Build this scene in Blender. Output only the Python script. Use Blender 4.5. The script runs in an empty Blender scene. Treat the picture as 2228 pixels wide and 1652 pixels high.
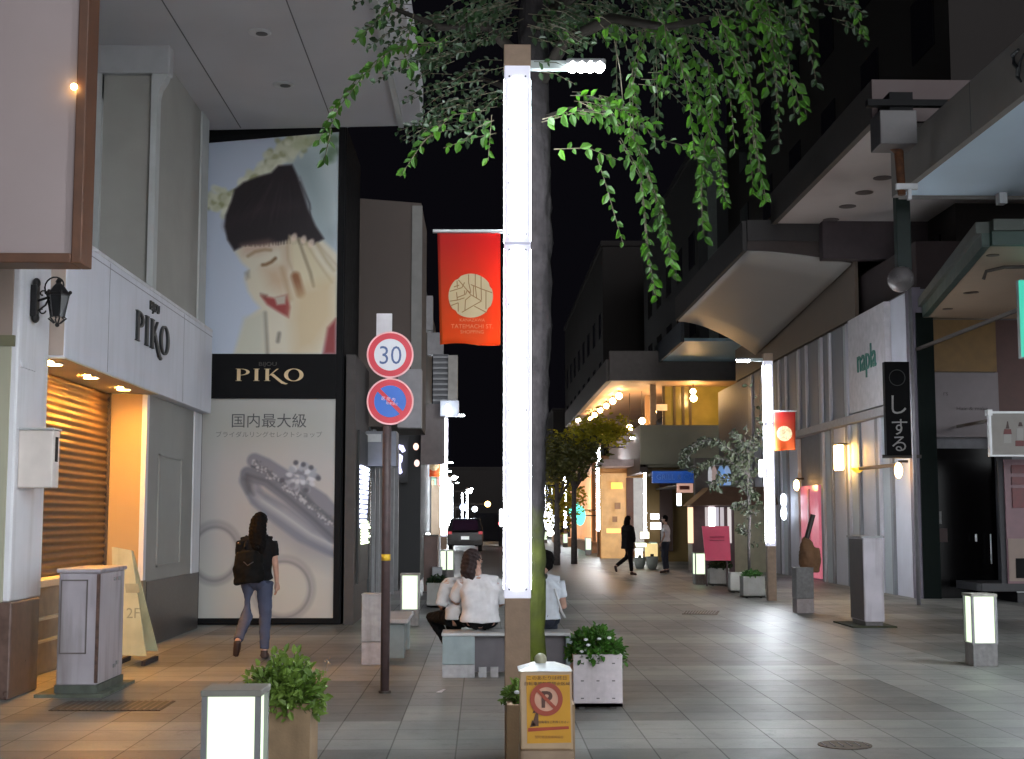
import bpy, math, random
import numpy as np
from mathutils import Vector, Matrix
random.seed(7); rng = np.random.default_rng(7)
C = bpy.context.scene.collection
SC = bpy.context.scene

# ---------------------------------------------------------------- camera, world, exposure
F = 3008.0                       # focal length in units of a 2228 px wide picture
TH = math.atan(304 / F); PS = math.radians(1.22); EYE = 1.6
cam = bpy.data.cameras.new('camera'); co = bpy.data.objects.new('camera', cam); C.objects.link(co)
cam.sensor_width = 36; cam.lens = 36 * F / 2228; cam.clip_end = 1500; cam.clip_start = .1
co.location = (0, 0, EYE); co.rotation_euler = (math.pi / 2 + TH, 0, -PS)
SC.camera = co
w = bpy.data.worlds.new('World'); SC.world = w; w.use_nodes = True
bg = w.node_tree.nodes['Background']
bg.inputs[0].default_value = (.0013, .0012, .0018, 1); bg.inputs[1].default_value = 1.0   # city night sky
SC.view_settings.view_transform = 'Standard'; SC.view_settings.look = 'None'
SC.view_settings.exposure = 1.0; SC.view_settings.gamma = 1.0
sun = bpy.data.lights.new('fill_sun', 'SUN'); so = bpy.data.objects.new('fill_sun', sun); C.objects.link(so)   # broad low fill light added behind the viewer to lift the night scene
sun.energy = 1.15; sun.angle = math.radians(55); sun.color = (.93, .965, 1.0)
so.rotation_euler = (math.radians(90 - 11), 0, math.radians(22))
SC.cycles.use_denoising = True
SC.cycles.max_bounces = 6; SC.cycles.diffuse_bounces = 4; SC.cycles.glossy_bounces = 3
SC.cycles.sample_clamp_indirect = 4.0
SC.cycles.caustics_reflective = False; SC.cycles.caustics_refractive = False

def ray(u, v):
    cx, cy = (u - 1114) / F, (826 - v) / F
    fw = math.cos(TH) - cy * math.sin(TH); up = math.sin(TH) + cy * math.cos(TH)
    return Vector((cx * math.cos(PS) + fw * math.sin(PS), fw * math.cos(PS) - cx * math.sin(PS), up))
def PY(u, v, y):                 # the point seen at u, v on the plane at distance y up the street
    r = ray(u, v); return Vector((0, 0, EYE)) + r * (y / r.y)
def PG(u, v, z=0):
    r = ray(u, v); return Vector((0, 0, EYE)) + r * ((z - EYE) / r.z)

# ---------------------------------------------------------------- materials
MATS = {}
def srgb(c):
    return tuple(((x / 255) / 12.92 if x / 255 <= .04045 else ((x / 255 + .055) / 1.055) ** 2.4) for x in c)
def mat(name, col, rough=.6, metal=0, var=.12, scale=6, bump=.0, bscale=60, emit=None, estr=0, spec=.5, trans=0, coat=0, dirt=0, sheen=0):
    if name in MATS: return MATS[name]
    m = bpy.data.materials.new(name); m.use_nodes = True; nt = m.node_tree; N = nt.nodes; L = nt.links
    b = N['Principled BSDF']; b.inputs['Roughness'].default_value = rough; b.inputs['Metallic'].default_value = metal
    b.inputs['Specular IOR Level'].default_value = spec
    if coat: b.inputs['Coat Weight'].default_value = coat; b.inputs['Coat Roughness'].default_value = .08
    b.inputs['Base Color'].default_value = (*col, 1)
    if var or bump:
        tc = N.new('ShaderNodeTexCoord'); 
    if var:
        n = N.new('ShaderNodeTexNoise'); n.inputs['Scale'].default_value = scale; n.inputs['Detail'].default_value = 6
        L.new(tc.outputs['Object'], n.inputs['Vector'])
        r = N.new('ShaderNodeMapRange'); r.inputs[1].default_value = .3; r.inputs[2].default_value = .7
        r.inputs[3].default_value = 1 - var; r.inputs[4].default_value = 1 + var
        L.new(n.outputs[0], r.inputs[0])
        mx = N.new('ShaderNodeMix'); mx.data_type = 'RGBA'; mx.blend_type = 'MULTIPLY'; mx.inputs[0].default_value = 1
        mx.inputs[6].default_value = (*col, 1); L.new(r.outputs[0], mx.inputs[7])
        out = mx.outputs[2]
        if dirt:
            mp = N.new('ShaderNodeMapping'); mp.inputs['Scale'].default_value = (3.2, 3.2, .35)
            L.new(tc.outputs['Object'], mp.inputs[0])
            n3 = N.new('ShaderNodeTexNoise'); n3.inputs['Scale'].default_value = 2.2; n3.inputs['Detail'].default_value = 8
            L.new(mp.outputs[0], n3.inputs['Vector'])
            r3 = N.new('ShaderNodeMapRange'); r3.inputs[1].default_value = .5; r3.inputs[2].default_value = .72
            r3.inputs[3].default_value = 0; r3.inputs[4].default_value = dirt; L.new(n3.outputs[0], r3.inputs[0])
            m3 = N.new('ShaderNodeMix'); m3.data_type = 'RGBA'; L.new(r3.outputs[0], m3.inputs[0])
            L.new(out, m3.inputs[6]); m3.inputs[7].default_value = (col[0] * .3, col[1] * .27, col[2] * .2, 1); out = m3.outputs[2]
        L.new(out, b.inputs['Base Color'])
        r2 = N.new('ShaderNodeMapRange'); r2.inputs[3].default_value = max(.03, rough - .08); r2.inputs[4].default_value = min(1, rough + .1)
        L.new(n.outputs[0], r2.inputs[0]); L.new(r2.outputs[0], b.inputs['Roughness'])
    if bump:
        n2 = N.new('ShaderNodeTexNoise'); n2.inputs['Scale'].default_value = bscale; n2.inputs['Detail'].default_value = 5
        L.new(tc.outputs['Object'], n2.inputs['Vector'])
        bp = N.new('ShaderNodeBump'); bp.inputs['Strength'].default_value = bump; bp.inputs['Distance'].default_value = .01
        L.new(n2.outputs[0], bp.inputs['Height']); L.new(bp.outputs[0], b.inputs['Normal'])
    if emit:
        b.inputs['Emission Color'].default_value = (*emit, 1); b.inputs['Emission Strength'].default_value = estr
    if trans: b.inputs['Transmission Weight'].default_value = trans
    MATS[name] = m; return m
def emat(name, col, s): return mat(name, (.05, .05, .05), .5, var=0, emit=col, estr=s)
def leafmat(name, a, b_, tr=.35):
    m = bpy.data.materials.new(name); m.use_nodes = True; nt = m.node_tree; N = nt.nodes; L = nt.links
    N.remove(N['Principled BSDF']); o = N['Material Output']
    tc = N.new('ShaderNodeTexCoord'); n = N.new('ShaderNodeTexNoise'); n.inputs['Scale'].default_value = 5
    L.new(tc.outputs['Object'], n.inputs['Vector'])
    cr = N.new('ShaderNodeValToRGB'); cr.color_ramp.elements[0].position = .35; cr.color_ramp.elements[1].position = .68
    cr.color_ramp.elements[0].color = (*a, 1); cr.color_ramp.elements[1].color = (*b_, 1); L.new(n.outputs[0], cr.inputs[0])
    p = N.new('ShaderNodeBsdfPrincipled'); p.inputs['Roughness'].default_value = .5; L.new(cr.outputs[0], p.inputs['Base Color'])
    t = N.new('ShaderNodeBsdfTranslucent'); L.new(cr.outputs[0], t.inputs[0])
    mx = N.new('ShaderNodeMixShader'); mx.inputs[0].default_value = tr
    L.new(p.outputs[0], mx.inputs[1]); L.new(t.outputs[0], mx.inputs[2]); L.new(mx.outputs[0], o.inputs[0])
    MATS[name] = m; return m

# ---------------------------------------------------------------- mesh helpers
class MB:
    def __init__(s): s.v = []; s.f = []
    def add(s, vs, fs):
        k = len(s.v); s.v += [tuple(p) for p in vs]; s.f += [tuple(i + k for i in f) for f in fs]; return s
    def box(s, x0, x1, y0, y1, z0, z1):
        if x0 > x1: x0, x1 = x1, x0
        return s.add([(x0, y0, z0), (x1, y0, z0), (x1, y1, z0), (x0, y1, z0), (x0, y0, z1), (x1, y0, z1), (x1, y1, z1), (x0, y1, z1)],
                     [(0, 3, 2, 1), (4, 5, 6, 7), (0, 1, 5, 4), (1, 2, 6, 5), (2, 3, 7, 6), (3, 0, 4, 7)])
    def cbox(s, c, d, rz=0, ry=0):
        R = Matrix.Rotation(rz, 3, 'Z') @ Matrix.Rotation(ry, 3, 'Y'); c = Vector(c)
        vs = [c + R @ Vector((a * d[0] / 2, b * d[1] / 2, e * d[2] / 2)) for e in (-1, 1) for a, b in ((-1, -1), (1, -1), (1, 1), (-1, 1))]
        return s.add(vs, [(0, 3, 2, 1), (4, 5, 6, 7), (0, 1, 5, 4), (1, 2, 6, 5), (2, 3, 7, 6), (3, 0, 4, 7)])
    def prism(s, pts, off):      # planar polygon pushed along the vector off
        n = len(pts); off = Vector(off); P = [Vector(p) for p in pts]
        return s.add(P + [p + off for p in P], [tuple(range(n))[::-1], tuple(range(n, 2 * n))] + [(i, (i + 1) % n, n + (i + 1) % n, n + i) for i in range(n)])
    def tube(s, pts, rad, n=10, cap=True):
        P = [Vector(p) for p in pts]
        if not hasattr(rad, '__len__'): rad = [rad] * len(P)
        vs = []; fs = []; up = Vector((.13, .21, .97)).normalized()
        for i, p in enumerate(P):
            d = (P[min(i + 1, len(P) - 1)] - P[max(i - 1, 0)]).normalized()
            a = d.cross(up)
            if a.length < .05: a = d.cross(Vector((1, 0, 0)))
            a.normalize(); b = d.cross(a)
            vs += [p + (a * math.cos(t) + b * math.sin(t)) * rad[i] for t in (2 * math.pi * k / n for k in range(n))]
        for i in range(len(P) - 1):
            fs += [(i * n + k, i * n + (k + 1) % n, (i + 1) * n + (k + 1) % n, (i + 1) * n + k) for k in range(n)]
        if cap: fs += [tuple(range(n))[::-1], tuple(range((len(P) - 1) * n, len(P) * n))]
        return s.add(vs, fs)
    def lathe(s, c, prof, n=20, axis='z'):   # prof: (radius, height)
        c = Vector(c); vs = []; fs = []
        for r, h in prof:
            for k in range(n):
                t = 2 * math.pi * k / n; a, b = r * math.cos(t), r * math.sin(t)
                vs.append(c + (Vector((a, b, h)) if axis == 'z' else Vector((a, -h, b)) if axis == 'y' else Vector((h, a, b))))
        for i in range(len(prof) - 1):
            fs += [(i * n + k, i * n + (k + 1) % n, (i + 1) * n + (k + 1) % n, (i + 1) * n + k) for k in range(n)]
        fs += [tuple(range(n))[::-1], tuple(range((len(prof) - 1) * n, len(prof) * n))]
        return s.add(vs, fs)
    def ball(s, c, r, n=14, m=9):
        if not hasattr(r, '__len__'): r = (r, r, r)
        c = Vector(c); vs = []; fs = []
        for i in range(1, m):
            a = math.pi * i / m
            vs += [c + Vector((r[0] * math.sin(a) * math.cos(t), r[1] * math.sin(a) * math.sin(t), r[2] * math.cos(a))) for t in (2 * math.pi * k / n for k in range(n))]
        for i in range(m - 2):
            fs += [(i * n + k, (i + 1) * n + k, (i + 1) * n + (k + 1) % n, i * n + (k + 1) % n) for k in range(n)]
        k0 = len(vs); vs += [c + Vector((0, 0, r[2])), c - Vector((0, 0, r[2]))]
        fs += [(k0, k, (k + 1) % n) for k in range(n)] + [(k0 + 1, (m - 2) * n + (k + 1) % n, (m - 2) * n + k) for k in range(n)]
        return s.add(vs, fs)
    def build(s, name, m, parent=None, smooth=False, bevel=0, label=None):
        me = bpy.data.meshes.new(name); me.from_pydata([tuple(p) for p in s.v], [], s.f); me.update()
        if smooth:
            me.polygons.foreach_set('use_smooth', [True] * len(me.polygons))
        o = bpy.data.objects.new(name, me); C.objects.link(o)
        if m: me.materials.append(m)
        if bevel:
            b = o.modifiers.new('bevel', 'BEVEL'); b.width = bevel; b.segments = 2; b.limit_method = 'ANGLE'; b.angle_limit = .6
        attach(o, parent)
        if label: o['label'] = label
        return o
def world_loc(o):
    v = Vector((0, 0, 0))
    while o: v += o.location; o = o.parent
    return v
def attach(o, parent):
    if parent:
        o.parent = parent; o.matrix_parent_inverse = Matrix.Translation(-Vector(parent['_w'])); o['_w'] = tuple(parent['_w']) if False else (0.0, 0.0, 0.0)
    else: o['_w'] = (0.0, 0.0, 0.0)
def tag(o, label=None, cat=None, group=None, kind=None):
    if label: o['label'] = label
    if cat: o['category'] = cat
    if group: o['group'] = group
    if kind: o['kind'] = kind
    return o
def thing(name, label, cat, loc=(0, 0, 0), group=None):
    o = bpy.data.objects.new(name, None); C.objects.link(o); o.location = loc; o.empty_display_size = .1
    o['_w'] = tuple(float(a) for a in loc)
    return tag(o, label, cat, group)
def structure(mb, name, m, **k):
    o = mb.build(name, m, **k); o['kind'] = 'structure'; return o
def dup(o, loc=None, rz=None, parent=None, label=None):
    c = o.copy(); C.objects.link(c)
    if parent: c.parent = parent
    if loc is not None: c.location = loc
    if rz is not None: c.rotation_euler = (0, 0, rz)
    if label: c['label'] = label
    for ch in list(o.children): dup(ch, parent=c)
    return c
def text(body, h, m, name, parent, origin, ux, uz, extrude=.002, align='CENTER', sx=1, bold=0):
    cu = bpy.data.curves.new(name, 'FONT'); cu.body = body; cu.size = 1; cu.align_x = align; cu.extrude = extrude / h; cu.resolution_u = 3; cu.offset = bold
    t = bpy.data.objects.new(name, cu); C.objects.link(t); bpy.context.view_layer.update()
    me = bpy.data.meshes.new_from_object(t.evaluated_get(bpy.context.evaluated_depsgraph_get()))
    bpy.data.objects.remove(t); bpy.data.curves.remove(cu)
    ux = Vector(ux).normalized(); uz = Vector(uz).normalized(); un = ux.cross(uz)
    M = Matrix(((ux.x, uz.x, un.x, origin[0]), (ux.y, uz.y, un.y, origin[1]), (ux.z, uz.z, un.z, origin[2]), (0, 0, 0, 1))) @ Matrix.Diagonal((h * sx, h, h, 1))
    me.transform(M); me.materials.clear(); me.materials.append(m)
    o = bpy.data.objects.new(name, me); C.objects.link(o); attach(o, parent); return o
def remesh(mb, name, m, parent, voxel=.01, smooth=4, noise=0, nf=9.0):
    o = mb.build(name, m); r = o.modifiers.new('r', 'REMESH'); r.mode = 'VOXEL'; r.voxel_size = voxel
    s = o.modifiers.new('s', 'SMOOTH'); s.iterations = smooth; s.factor = .5
    bpy.context.view_layer.update()
    me = bpy.data.meshes.new_from_object(o.evaluated_get(bpy.context.evaluated_depsgraph_get()))
    bpy.data.objects.remove(o)
    me.polygons.foreach_set('use_smooth', [True] * len(me.polygons))
    if noise:
        n = len(me.vertices); co_ = np.empty(n * 3); no = np.empty(n * 3)
        me.vertices.foreach_get('co', co_); me.vertices.foreach_get('normal', no); co_ = co_.reshape(-1, 3); no = no.reshape(-1, 3)
        q = co_ * nf
        d = np.sin(q[:, 0] * 2.1 + q[:, 2] * 3.3 + 1) * np.sin(q[:, 1] * 2.7 + q[:, 2] * 1.6) + .5 * np.sin(q[:, 0] * 5.2 - q[:, 2] * 6.1) * np.sin(q[:, 2] * 4.4 + q[:, 1] * 5)
        me.vertices.foreach_set('co', (co_ + no * (d * noise)[:, None]).ravel()); me.update()
    me.materials.clear(); me.materials.append(m)
    o = bpy.data.objects.new(name, me); C.objects.link(o); attach(o, parent); return o

# ---------------------------------------------------------------- ground
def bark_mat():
    m = mat('green_lit_bark', (.014, .0125, .013), .95, spec=.08, var=.4, scale=12, bump=.9, bscale=24); N = m.node_tree.nodes; L = m.node_tree.links
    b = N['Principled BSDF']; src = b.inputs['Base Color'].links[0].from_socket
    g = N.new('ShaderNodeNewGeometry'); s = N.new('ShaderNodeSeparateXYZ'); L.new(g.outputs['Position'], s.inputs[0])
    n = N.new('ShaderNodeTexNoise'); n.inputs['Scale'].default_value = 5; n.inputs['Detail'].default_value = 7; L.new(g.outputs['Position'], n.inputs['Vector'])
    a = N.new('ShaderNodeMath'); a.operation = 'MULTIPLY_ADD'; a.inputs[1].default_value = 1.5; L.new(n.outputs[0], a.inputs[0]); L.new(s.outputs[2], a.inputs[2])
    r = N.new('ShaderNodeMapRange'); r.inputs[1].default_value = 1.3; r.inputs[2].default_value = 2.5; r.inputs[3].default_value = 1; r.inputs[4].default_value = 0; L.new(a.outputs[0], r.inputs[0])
    x = N.new('ShaderNodeMix'); x.data_type = 'RGBA'; L.new(r.outputs[0], x.inputs[0]); L.new(src, x.inputs[6]); x.inputs[7].default_value = (.065, .080, .010, 1); L.new(x.outputs[2], b.inputs['Base Color'])  # yellow-green light on the lower trunk, painted into the bark colour by height
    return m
def ground_mat():
    m = bpy.data.materials.new('stone_paving'); m.use_nodes = True; nt = m.node_tree; N = nt.nodes; L = nt.links
    b = N['Principled BSDF']
    g = N.new('ShaderNodeNewGeometry'); sp = N.new('ShaderNodeSeparateXYZ'); L.new(g.outputs['Position'], sp.inputs[0])
    def M(op, a, b_=None, c=None):
        n = N.new('ShaderNodeMath'); n.operation = op
        for i, x in enumerate((a, b_, c)):
            if x is None: continue
            if isinstance(x, (int, float)): n.inputs[i].default_value = x
            else: L.new(x, n.inputs[i])
        return n.outputs[0]
    X, Y = sp.outputs[0], sp.outputs[1]
    tx = M('DIVIDE', M('ADD', X, 100.0), .46); ty0 = M('DIVIDE', M('ADD', Y, .25), .46)
    ty = ty0
    off = M('MULTIPLY', M('MODULO', M('FLOOR', ty), 2.0), .0)
    txo = M('ADD', tx, off)
    ix, iy = M('FLOOR', txo), M('FLOOR', ty)
    fx, fy = M('FRACT', txo), M('FRACT', ty)
    wn = N.new('ShaderNodeTexWhiteNoise'); wn.noise_dimensions = '2D'
    cb = N.new('ShaderNodeCombineXYZ'); L.new(ix, cb.inputs[0]); L.new(iy, cb.inputs[1]); L.new(cb.outputs[0], wn.inputs['Vector'])
    # lighter bands of tiles along and across the street
    bandx = M('LESS_THAN', M('FRACT', M('DIVIDE', M('ADD', ix, 4.0), 10.0)), .21)
    bandy = M('LESS_THAN', M('FRACT', M('DIVIDE', M('ADD', iy, 5.0), 9.0)), .23)
    band = M('MAXIMUM', bandx, bandy)
    jx = M('LESS_THAN', M('MINIMUM', fx, M('SUBTRACT', 1.0, fx)), .011)
    jy = M('LESS_THAN', M('MINIMUM', fy, M('SUBTRACT', 1.0, fy)), .013)
    joint = M('MAXIMUM', jx, jy)
    n1 = N.new('ShaderNodeTexNoise'); n1.inputs['Scale'].default_value = .8; n1.inputs['Detail'].default_value = 8; n1.inputs['Roughness'].default_value = .62
    n2 = N.new('ShaderNodeTexNoise'); n2.inputs['Scale'].default_value = 45; n2.inputs['Detail'].default_value = 4
    n3 = N.new('ShaderNodeTexNoise'); n3.inputs['Scale'].default_value = 4.5; n3.inputs['Detail'].default_value = 6; n3.inputs['Roughness'].default_value = .7
    for n in (n1, n2, n3): L.new(g.outputs['Position'], n.inputs['Vector'])
    val = M('ADD', .135, M('MULTIPLY', band, .085))
    val = M('ADD', val, M('MULTIPLY', M('SUBTRACT', wn.outputs[0], .5), .05))
    val = M('MULTIPLY', val, M('ADD', .30, M('MULTIPLY', n1.outputs[0], 1.35)))
    val = M('MULTIPLY', val, M('ADD', .62, M('MULTIPLY', n3.outputs[0], .74)))
    val = M('MULTIPLY', val, M('ADD', .8, M('MULTIPLY', n2.outputs[0], .4)))
    val = M('MULTIPLY', val, M('SUBTRACT', 1.0, M('MULTIPLY', joint, .34)))
    n4 = N.new('ShaderNodeTexNoise'); n4.inputs['Scale'].default_value = 2.1; n4.inputs['Detail'].default_value = 10; n4.inputs['Roughness'].default_value = .75; n4.inputs['Distortion'].default_value = .6
    L.new(g.outputs['Position'], n4.inputs['Vector'])
    st = N.new('ShaderNodeMapRange'); st.inputs[1].default_value = .56; st.inputs[2].default_value = .68; st.inputs[3].default_value = 1; st.inputs[4].default_value = .62; L.new(n4.outputs[0], st.inputs[0]); val = M('MULTIPLY', val, st.outputs[0])
    vo = N.new('ShaderNodeTexVoronoi'); vo.inputs['Scale'].default_value = 2.3; L.new(g.outputs['Position'], vo.inputs['Vector'])
    gum = M('LESS_THAN', vo.outputs['Distance'], .045); val = M('MULTIPLY', val, M('SUBTRACT', 1.0, M('MULTIPLY', gum, .4)))
    cc = N.new('ShaderNodeCombineColor')
    L.new(M('MULTIPLY', val, M('ADD', .86, M('MULTIPLY', n1.outputs[0], .28))), cc.inputs[0]); L.new(M('MULTIPLY', val, 1.02), cc.inputs[1]); L.new(M('MULTIPLY', val, .96), cc.inputs[2])
    L.new(cc.outputs[0], b.inputs['Base Color'])
    ro = M('ADD', .30, M('MULTIPLY', n3.outputs[0], .34)); ro = M('ADD', ro, M('MULTIPLY', joint, .3)); L.new(ro, b.inputs['Roughness'])
    bp = N.new('ShaderNodeBump'); bp.inputs['Strength'].default_value = .35; bp.inputs['Distance'].default_value = .006
    h = M('SUBTRACT', M('ADD', M('MULTIPLY', n2.outputs[0], .35), M('MULTIPLY', wn.outputs[0], .3)), M('MULTIPLY', joint, 1.0)); L.new(h, bp.inputs['Height']); L.new(bp.outputs[0], b.inputs['Normal'])
    return m
GM = ground_mat()
gr = MB(); gr.add([(-400, -60, 0), (400, -60, 0), (400, 900, 0), (-400, 900, 0)], [(0, 1, 2, 3)]); structure(gr, 'ground', GM)
rd = MB(); rd.add([(-2.3, 30, .004), (3.6, 30, .004), (3.6, 600, .004), (-2.3, 600, .004)], [(0, 1, 2, 3)])
structure(rd, 'road', mat('asphalt', (.085, .075, .07), .38, var=.3, scale=1.5, bump=.3, bscale=90))

# ---------------------------------------------------------------- common materials
white = mat('white_paint', (.66, .66, .70), .55, var=.06, scale=2, bump=.05, dirt=.18)
cream = mat('cream_paint', (.62, .56, .44), .6, var=.06, scale=2, bump=.05)
greyp = mat('grey_panel_paint', (.27, .265, .25), .6, var=.08, scale=2, bump=.08)
plinth = mat('brown_granite', (.105, .085, .08), .35, var=.25, scale=25, bump=.1)
darkpl = mat('dark_granite', (.05, .042, .042), .35, var=.25, scale=25, bump=.1)
blackm = mat('black_paint', (.006, .006, .007), .6, var=.2, spec=.12)
blackg = mat('black_glass', (.002, .002, .0025), .2, var=0, spec=.15)
brownm = mat('brown_metal', (.22, .10, .06), .5, var=.15)
dkbrown = mat('dark_bronze', (.045, .035, .03), .5, var=.15)
greym = mat('grey_metal', (.22, .22, .23), .45, metal=.3, var=.12)
steel = mat('pale_steel', (.55, .56, .58), .4, metal=.4, var=.08)
stone = mat('pale_granite', (.34, .33, .34), .6, var=.16, scale=14, bump=.25, bscale=80, dirt=.5)
stoneg = mat('grey_granite', (.17, .165, .165), .55, var=.2, scale=20, bump=.25, bscale=80, dirt=.4)
tile_br = mat('brown_tile', (.26, .17, .11), .5, var=.15, scale=10, bump=.2)
bark = mat('bark', (.075, .062, .060), .85, var=.35, scale=14, bump=.9, bscale=26)
skin = mat('skin', (.42, .25, .19), .5, var=.06, scale=20)
# ================================================================ LEFT: jewellery shop with shutter
XS = -4.24
shop = thing('shop_building', 'white jewellery shop with closed brown shutter and high pilastered upper wall on the left', 'building', (-5, 13, 0))
m = MB(); m.box(-9, -4.76, 13.1, 17.5, 0, 4.4); m.box(-9, -5.02, 13.1, 17.68, 4.4, 7.68); m.box(-9, XS - .004, 17.6, 20.8, 0, 7.68)
m.box(-9, XS, 17.5, 17.6, 0, 3.18); m.build('wall', mat('shop_wall', (.40, .39, .36), .6, var=.08, scale=2), shop)
# near pillar
m = MB(); m.box(-9, XS, 12.63, 13.52, .86, 4.9); p = m.build('pillar', white, shop, bevel=.02)
MB().box(-9, XS - .06, 12.612, 12.63, .86, 3.17).build('pillar_face', mat('pillar_cream', (.37, .36, .27), .6, var=.06, scale=2), p)
MB().box(-9, XS - .06, 12.612, 12.63, 3.27, 4.9).build('pillar_face', mat('pillar_pink', (.34, .26, .22), .6, var=.06, scale=2), p)
MB().box(-9, XS - .03, 12.59, 12.63, 3.17, 3.27).build('moulding', mat('olive_trim', (.18, .17, .10), .6), p)
MB().box(-9, XS + .03, 12.6, 13.4, 0, .86).build('plinth', mat('red_brown_granite', (.13, .08, .065), .3, var=.3, scale=9), shop, bevel=.015)
MB().box(XS - .02, XS + .015, 12.7, 13.1, 2.99, 3.05).build('moulding', white, p)
# shutter: rounded slats
m = MB(); z = .98; prof = []
while z < 3.18:
    for k in range(6):
        a = k / 6; prof.append((-4.72 + .022 * math.sin(math.pi * min(a * 1.25, 1)), z + .085 * a))
    z += .085
prof = [(x, zz) for x, zz in prof if zz < 3.18]
vs = [(x, y, zz) for x, zz in prof for y in (13.1, 17.5)]
m.add(vs, [(2 * i, 2 * i + 1, 2 * i + 3, 2 * i + 2) for i in range(len(prof) - 1)])
m.build('shutter', mat('bronze_shutter', (.09, .058, .030), .42, metal=.15, var=.1), shop, smooth=True)
MB().box(-4.74, -4.68, 17.44, 17.5, .98, 3.18).build('shutter_rail', dkbrown, shop)
MB().box(-4.76, -4.5, 13.12, 17.5, .9, .98).build('sill', cream, shop, bevel=.01)
m = MB(); m.box(-4.76, -4.58, 13.12, 17.5, 0, .9)
m.build('stall_riser', mat('riser_stone', (.32, .24, .17), .4, var=.2, scale=8), shop)
m = MB(); 
for z in (.33, .56): m.box(-4.58, -4.53, 13.12, 17.5, z, z + .03)
m.build('ledge_trim', cream, shop)
# fascia with soffit and lettering
fas = MB().box(-4.3, -4.10, 13.55, 20.9, 3.18, 4.42).build('fascia', mat('fascia_white', (.68, .69, .77), .45, var=.05, scale=1.5, dirt=.12, bump=.04), shop, bevel=.012)
MB().box(XS - .03, -4.11, 13.535, 13.55, 3.2, 4.4).build('fascia_end', mat('fascia_beige', (.42, .34, .29), .6, var=.05), fas)
MB().box(-4.76, -4.30, 13.1, 17.5, 3.18, 3.3).build('soffit', cream, shop)
MB().box(-4.3, -4.1, 13.56, 17.5, 3.168, 3.18).build('soffit', cream, shop)
MB().box(-4.76, -4.1, 13.1, 20.9, 4.42, 4.46).build('fascia_top', white, shop)
m = MB(); [m.box(-4.1005, -4.098, y, y + .012, 3.2, 4.40) for y in (15.1, 18.9)]; m.box(-4.1005, -4.098, 13.56, 20.88, 4.34, 4.35); m.build('fascia_seams', mat('seam_grey', (.30, .30, .34), .7), fas)
def serif(parent, m_, face, h, kind):   # P I K O in a thick-and-thin face; face(x, z, depth) -> world
    L_ = {'P': [[(.06, 0), (.22, 0), (.22, 1), (.06, 1)], [(.0, .97), (.28, .97), (.28, 1), (0, 1)], [(0, 0), (.28, 0), (.28, .03), (0, .03)]],
          'I': [[(.06, 0), (.22, 0), (.22, 1), (.06, 1)], [(0, .97), (.28, .97), (.28, 1), (0, 1)], [(0, 0), (.28, 0), (.28, .03), (0, .03)]],
          'K': [[(.06, 0), (.22, 0), (.22, 1), (.06, 1)], [(0, .97), (.28, .97), (.28, 1), (0, 1)], [(0, 0), (.28, 0), (.28, .03), (0, .03)],
                [(.22, .45), (.27, .45), (.66, 1), (.58, 1)], [(.28, .52), (.42, .60), (.82, .02), (1.0, -.16), (1.1, -.2), (1.0, -.28), (.80, -.2), (.62, .04)]]}
    def ring(cx, cy, rx, ry, ix, iy, a0, a1, n=22, sh=0):
        o = []; 
        for k in range(n):
            t0 = a0 + (a1 - a0) * k / n; t1 = a0 + (a1 - a0) * (k + 1) / n
            o.append([(cx + rx * math.cos(t0), cy + ry * math.sin(t0)), (cx + rx * math.cos(t1), cy + ry * math.sin(t1)), (cx + ix * math.cos(t1), cy + iy * math.sin(t1)), (cx + ix * math.cos(t0), cy + iy * math.sin(t0))])
        return o
    L_['P'] += ring(.22, .73, .42, .27, .27, .235, -math.pi / 2, math.pi / 2)
    L_['O'] = ring(.45, .5, .45, .52, .27, .47, 0, 2 * math.pi, 36)
    adv = {'P': .82, 'I': .5, 'K': .92, 'O': .9}; x = 0; tot = sum(adv.values()) + .1
    for ch in 'PIKO':
        m = MB()
        for poly in L_[ch]:
            pts = [face((x + a - tot / 2) * h * kind, b * h, 0) for a, b in poly]
            off = Vector(face(0, 0, 1)) - Vector(face(0, 0, 0)); m.prism(pts, off)
        m.build('letter', m_, parent, label='letter ' + ch)
        x += adv[ch]
lett = mat('dark_letter', (.02, .022, .025), .4, var=0)
serif(fas, lett, lambda x, z, d: (-4.095 + .03 * d, 17.1 + x, 3.70 + z), .36, 1.5)
text('BIJOU', .16, lett, 'small_lettering', fas, (-4.09, 17.15, 4.17), (0, 1, 0), (0, 0, 1), .012, sx=1.2)
for d in (13.98, 15.3, 16.7, 17.9):
    x = -4.33
    f = MB().lathe((x, d, 3.15 if d > 17.5 else 3.162), [(.075, 0), (.075, .018)], 18).build('downlight', emat('warm_lamp', (1, .42, .06), 640), shop)
    r = MB(); 
    for k in range(18):
        a, b = 2 * math.pi * k / 18, 2 * math.pi * (k + 1) / 18
        r.prism([(x + q * math.cos(t), d + q * math.sin(t), 3.150) for q, t in ((.078, a), (.095, a), (.095, b), (.078, b))], (0, 0, .02))
    r.build('trim_ring', steel, f)
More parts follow.
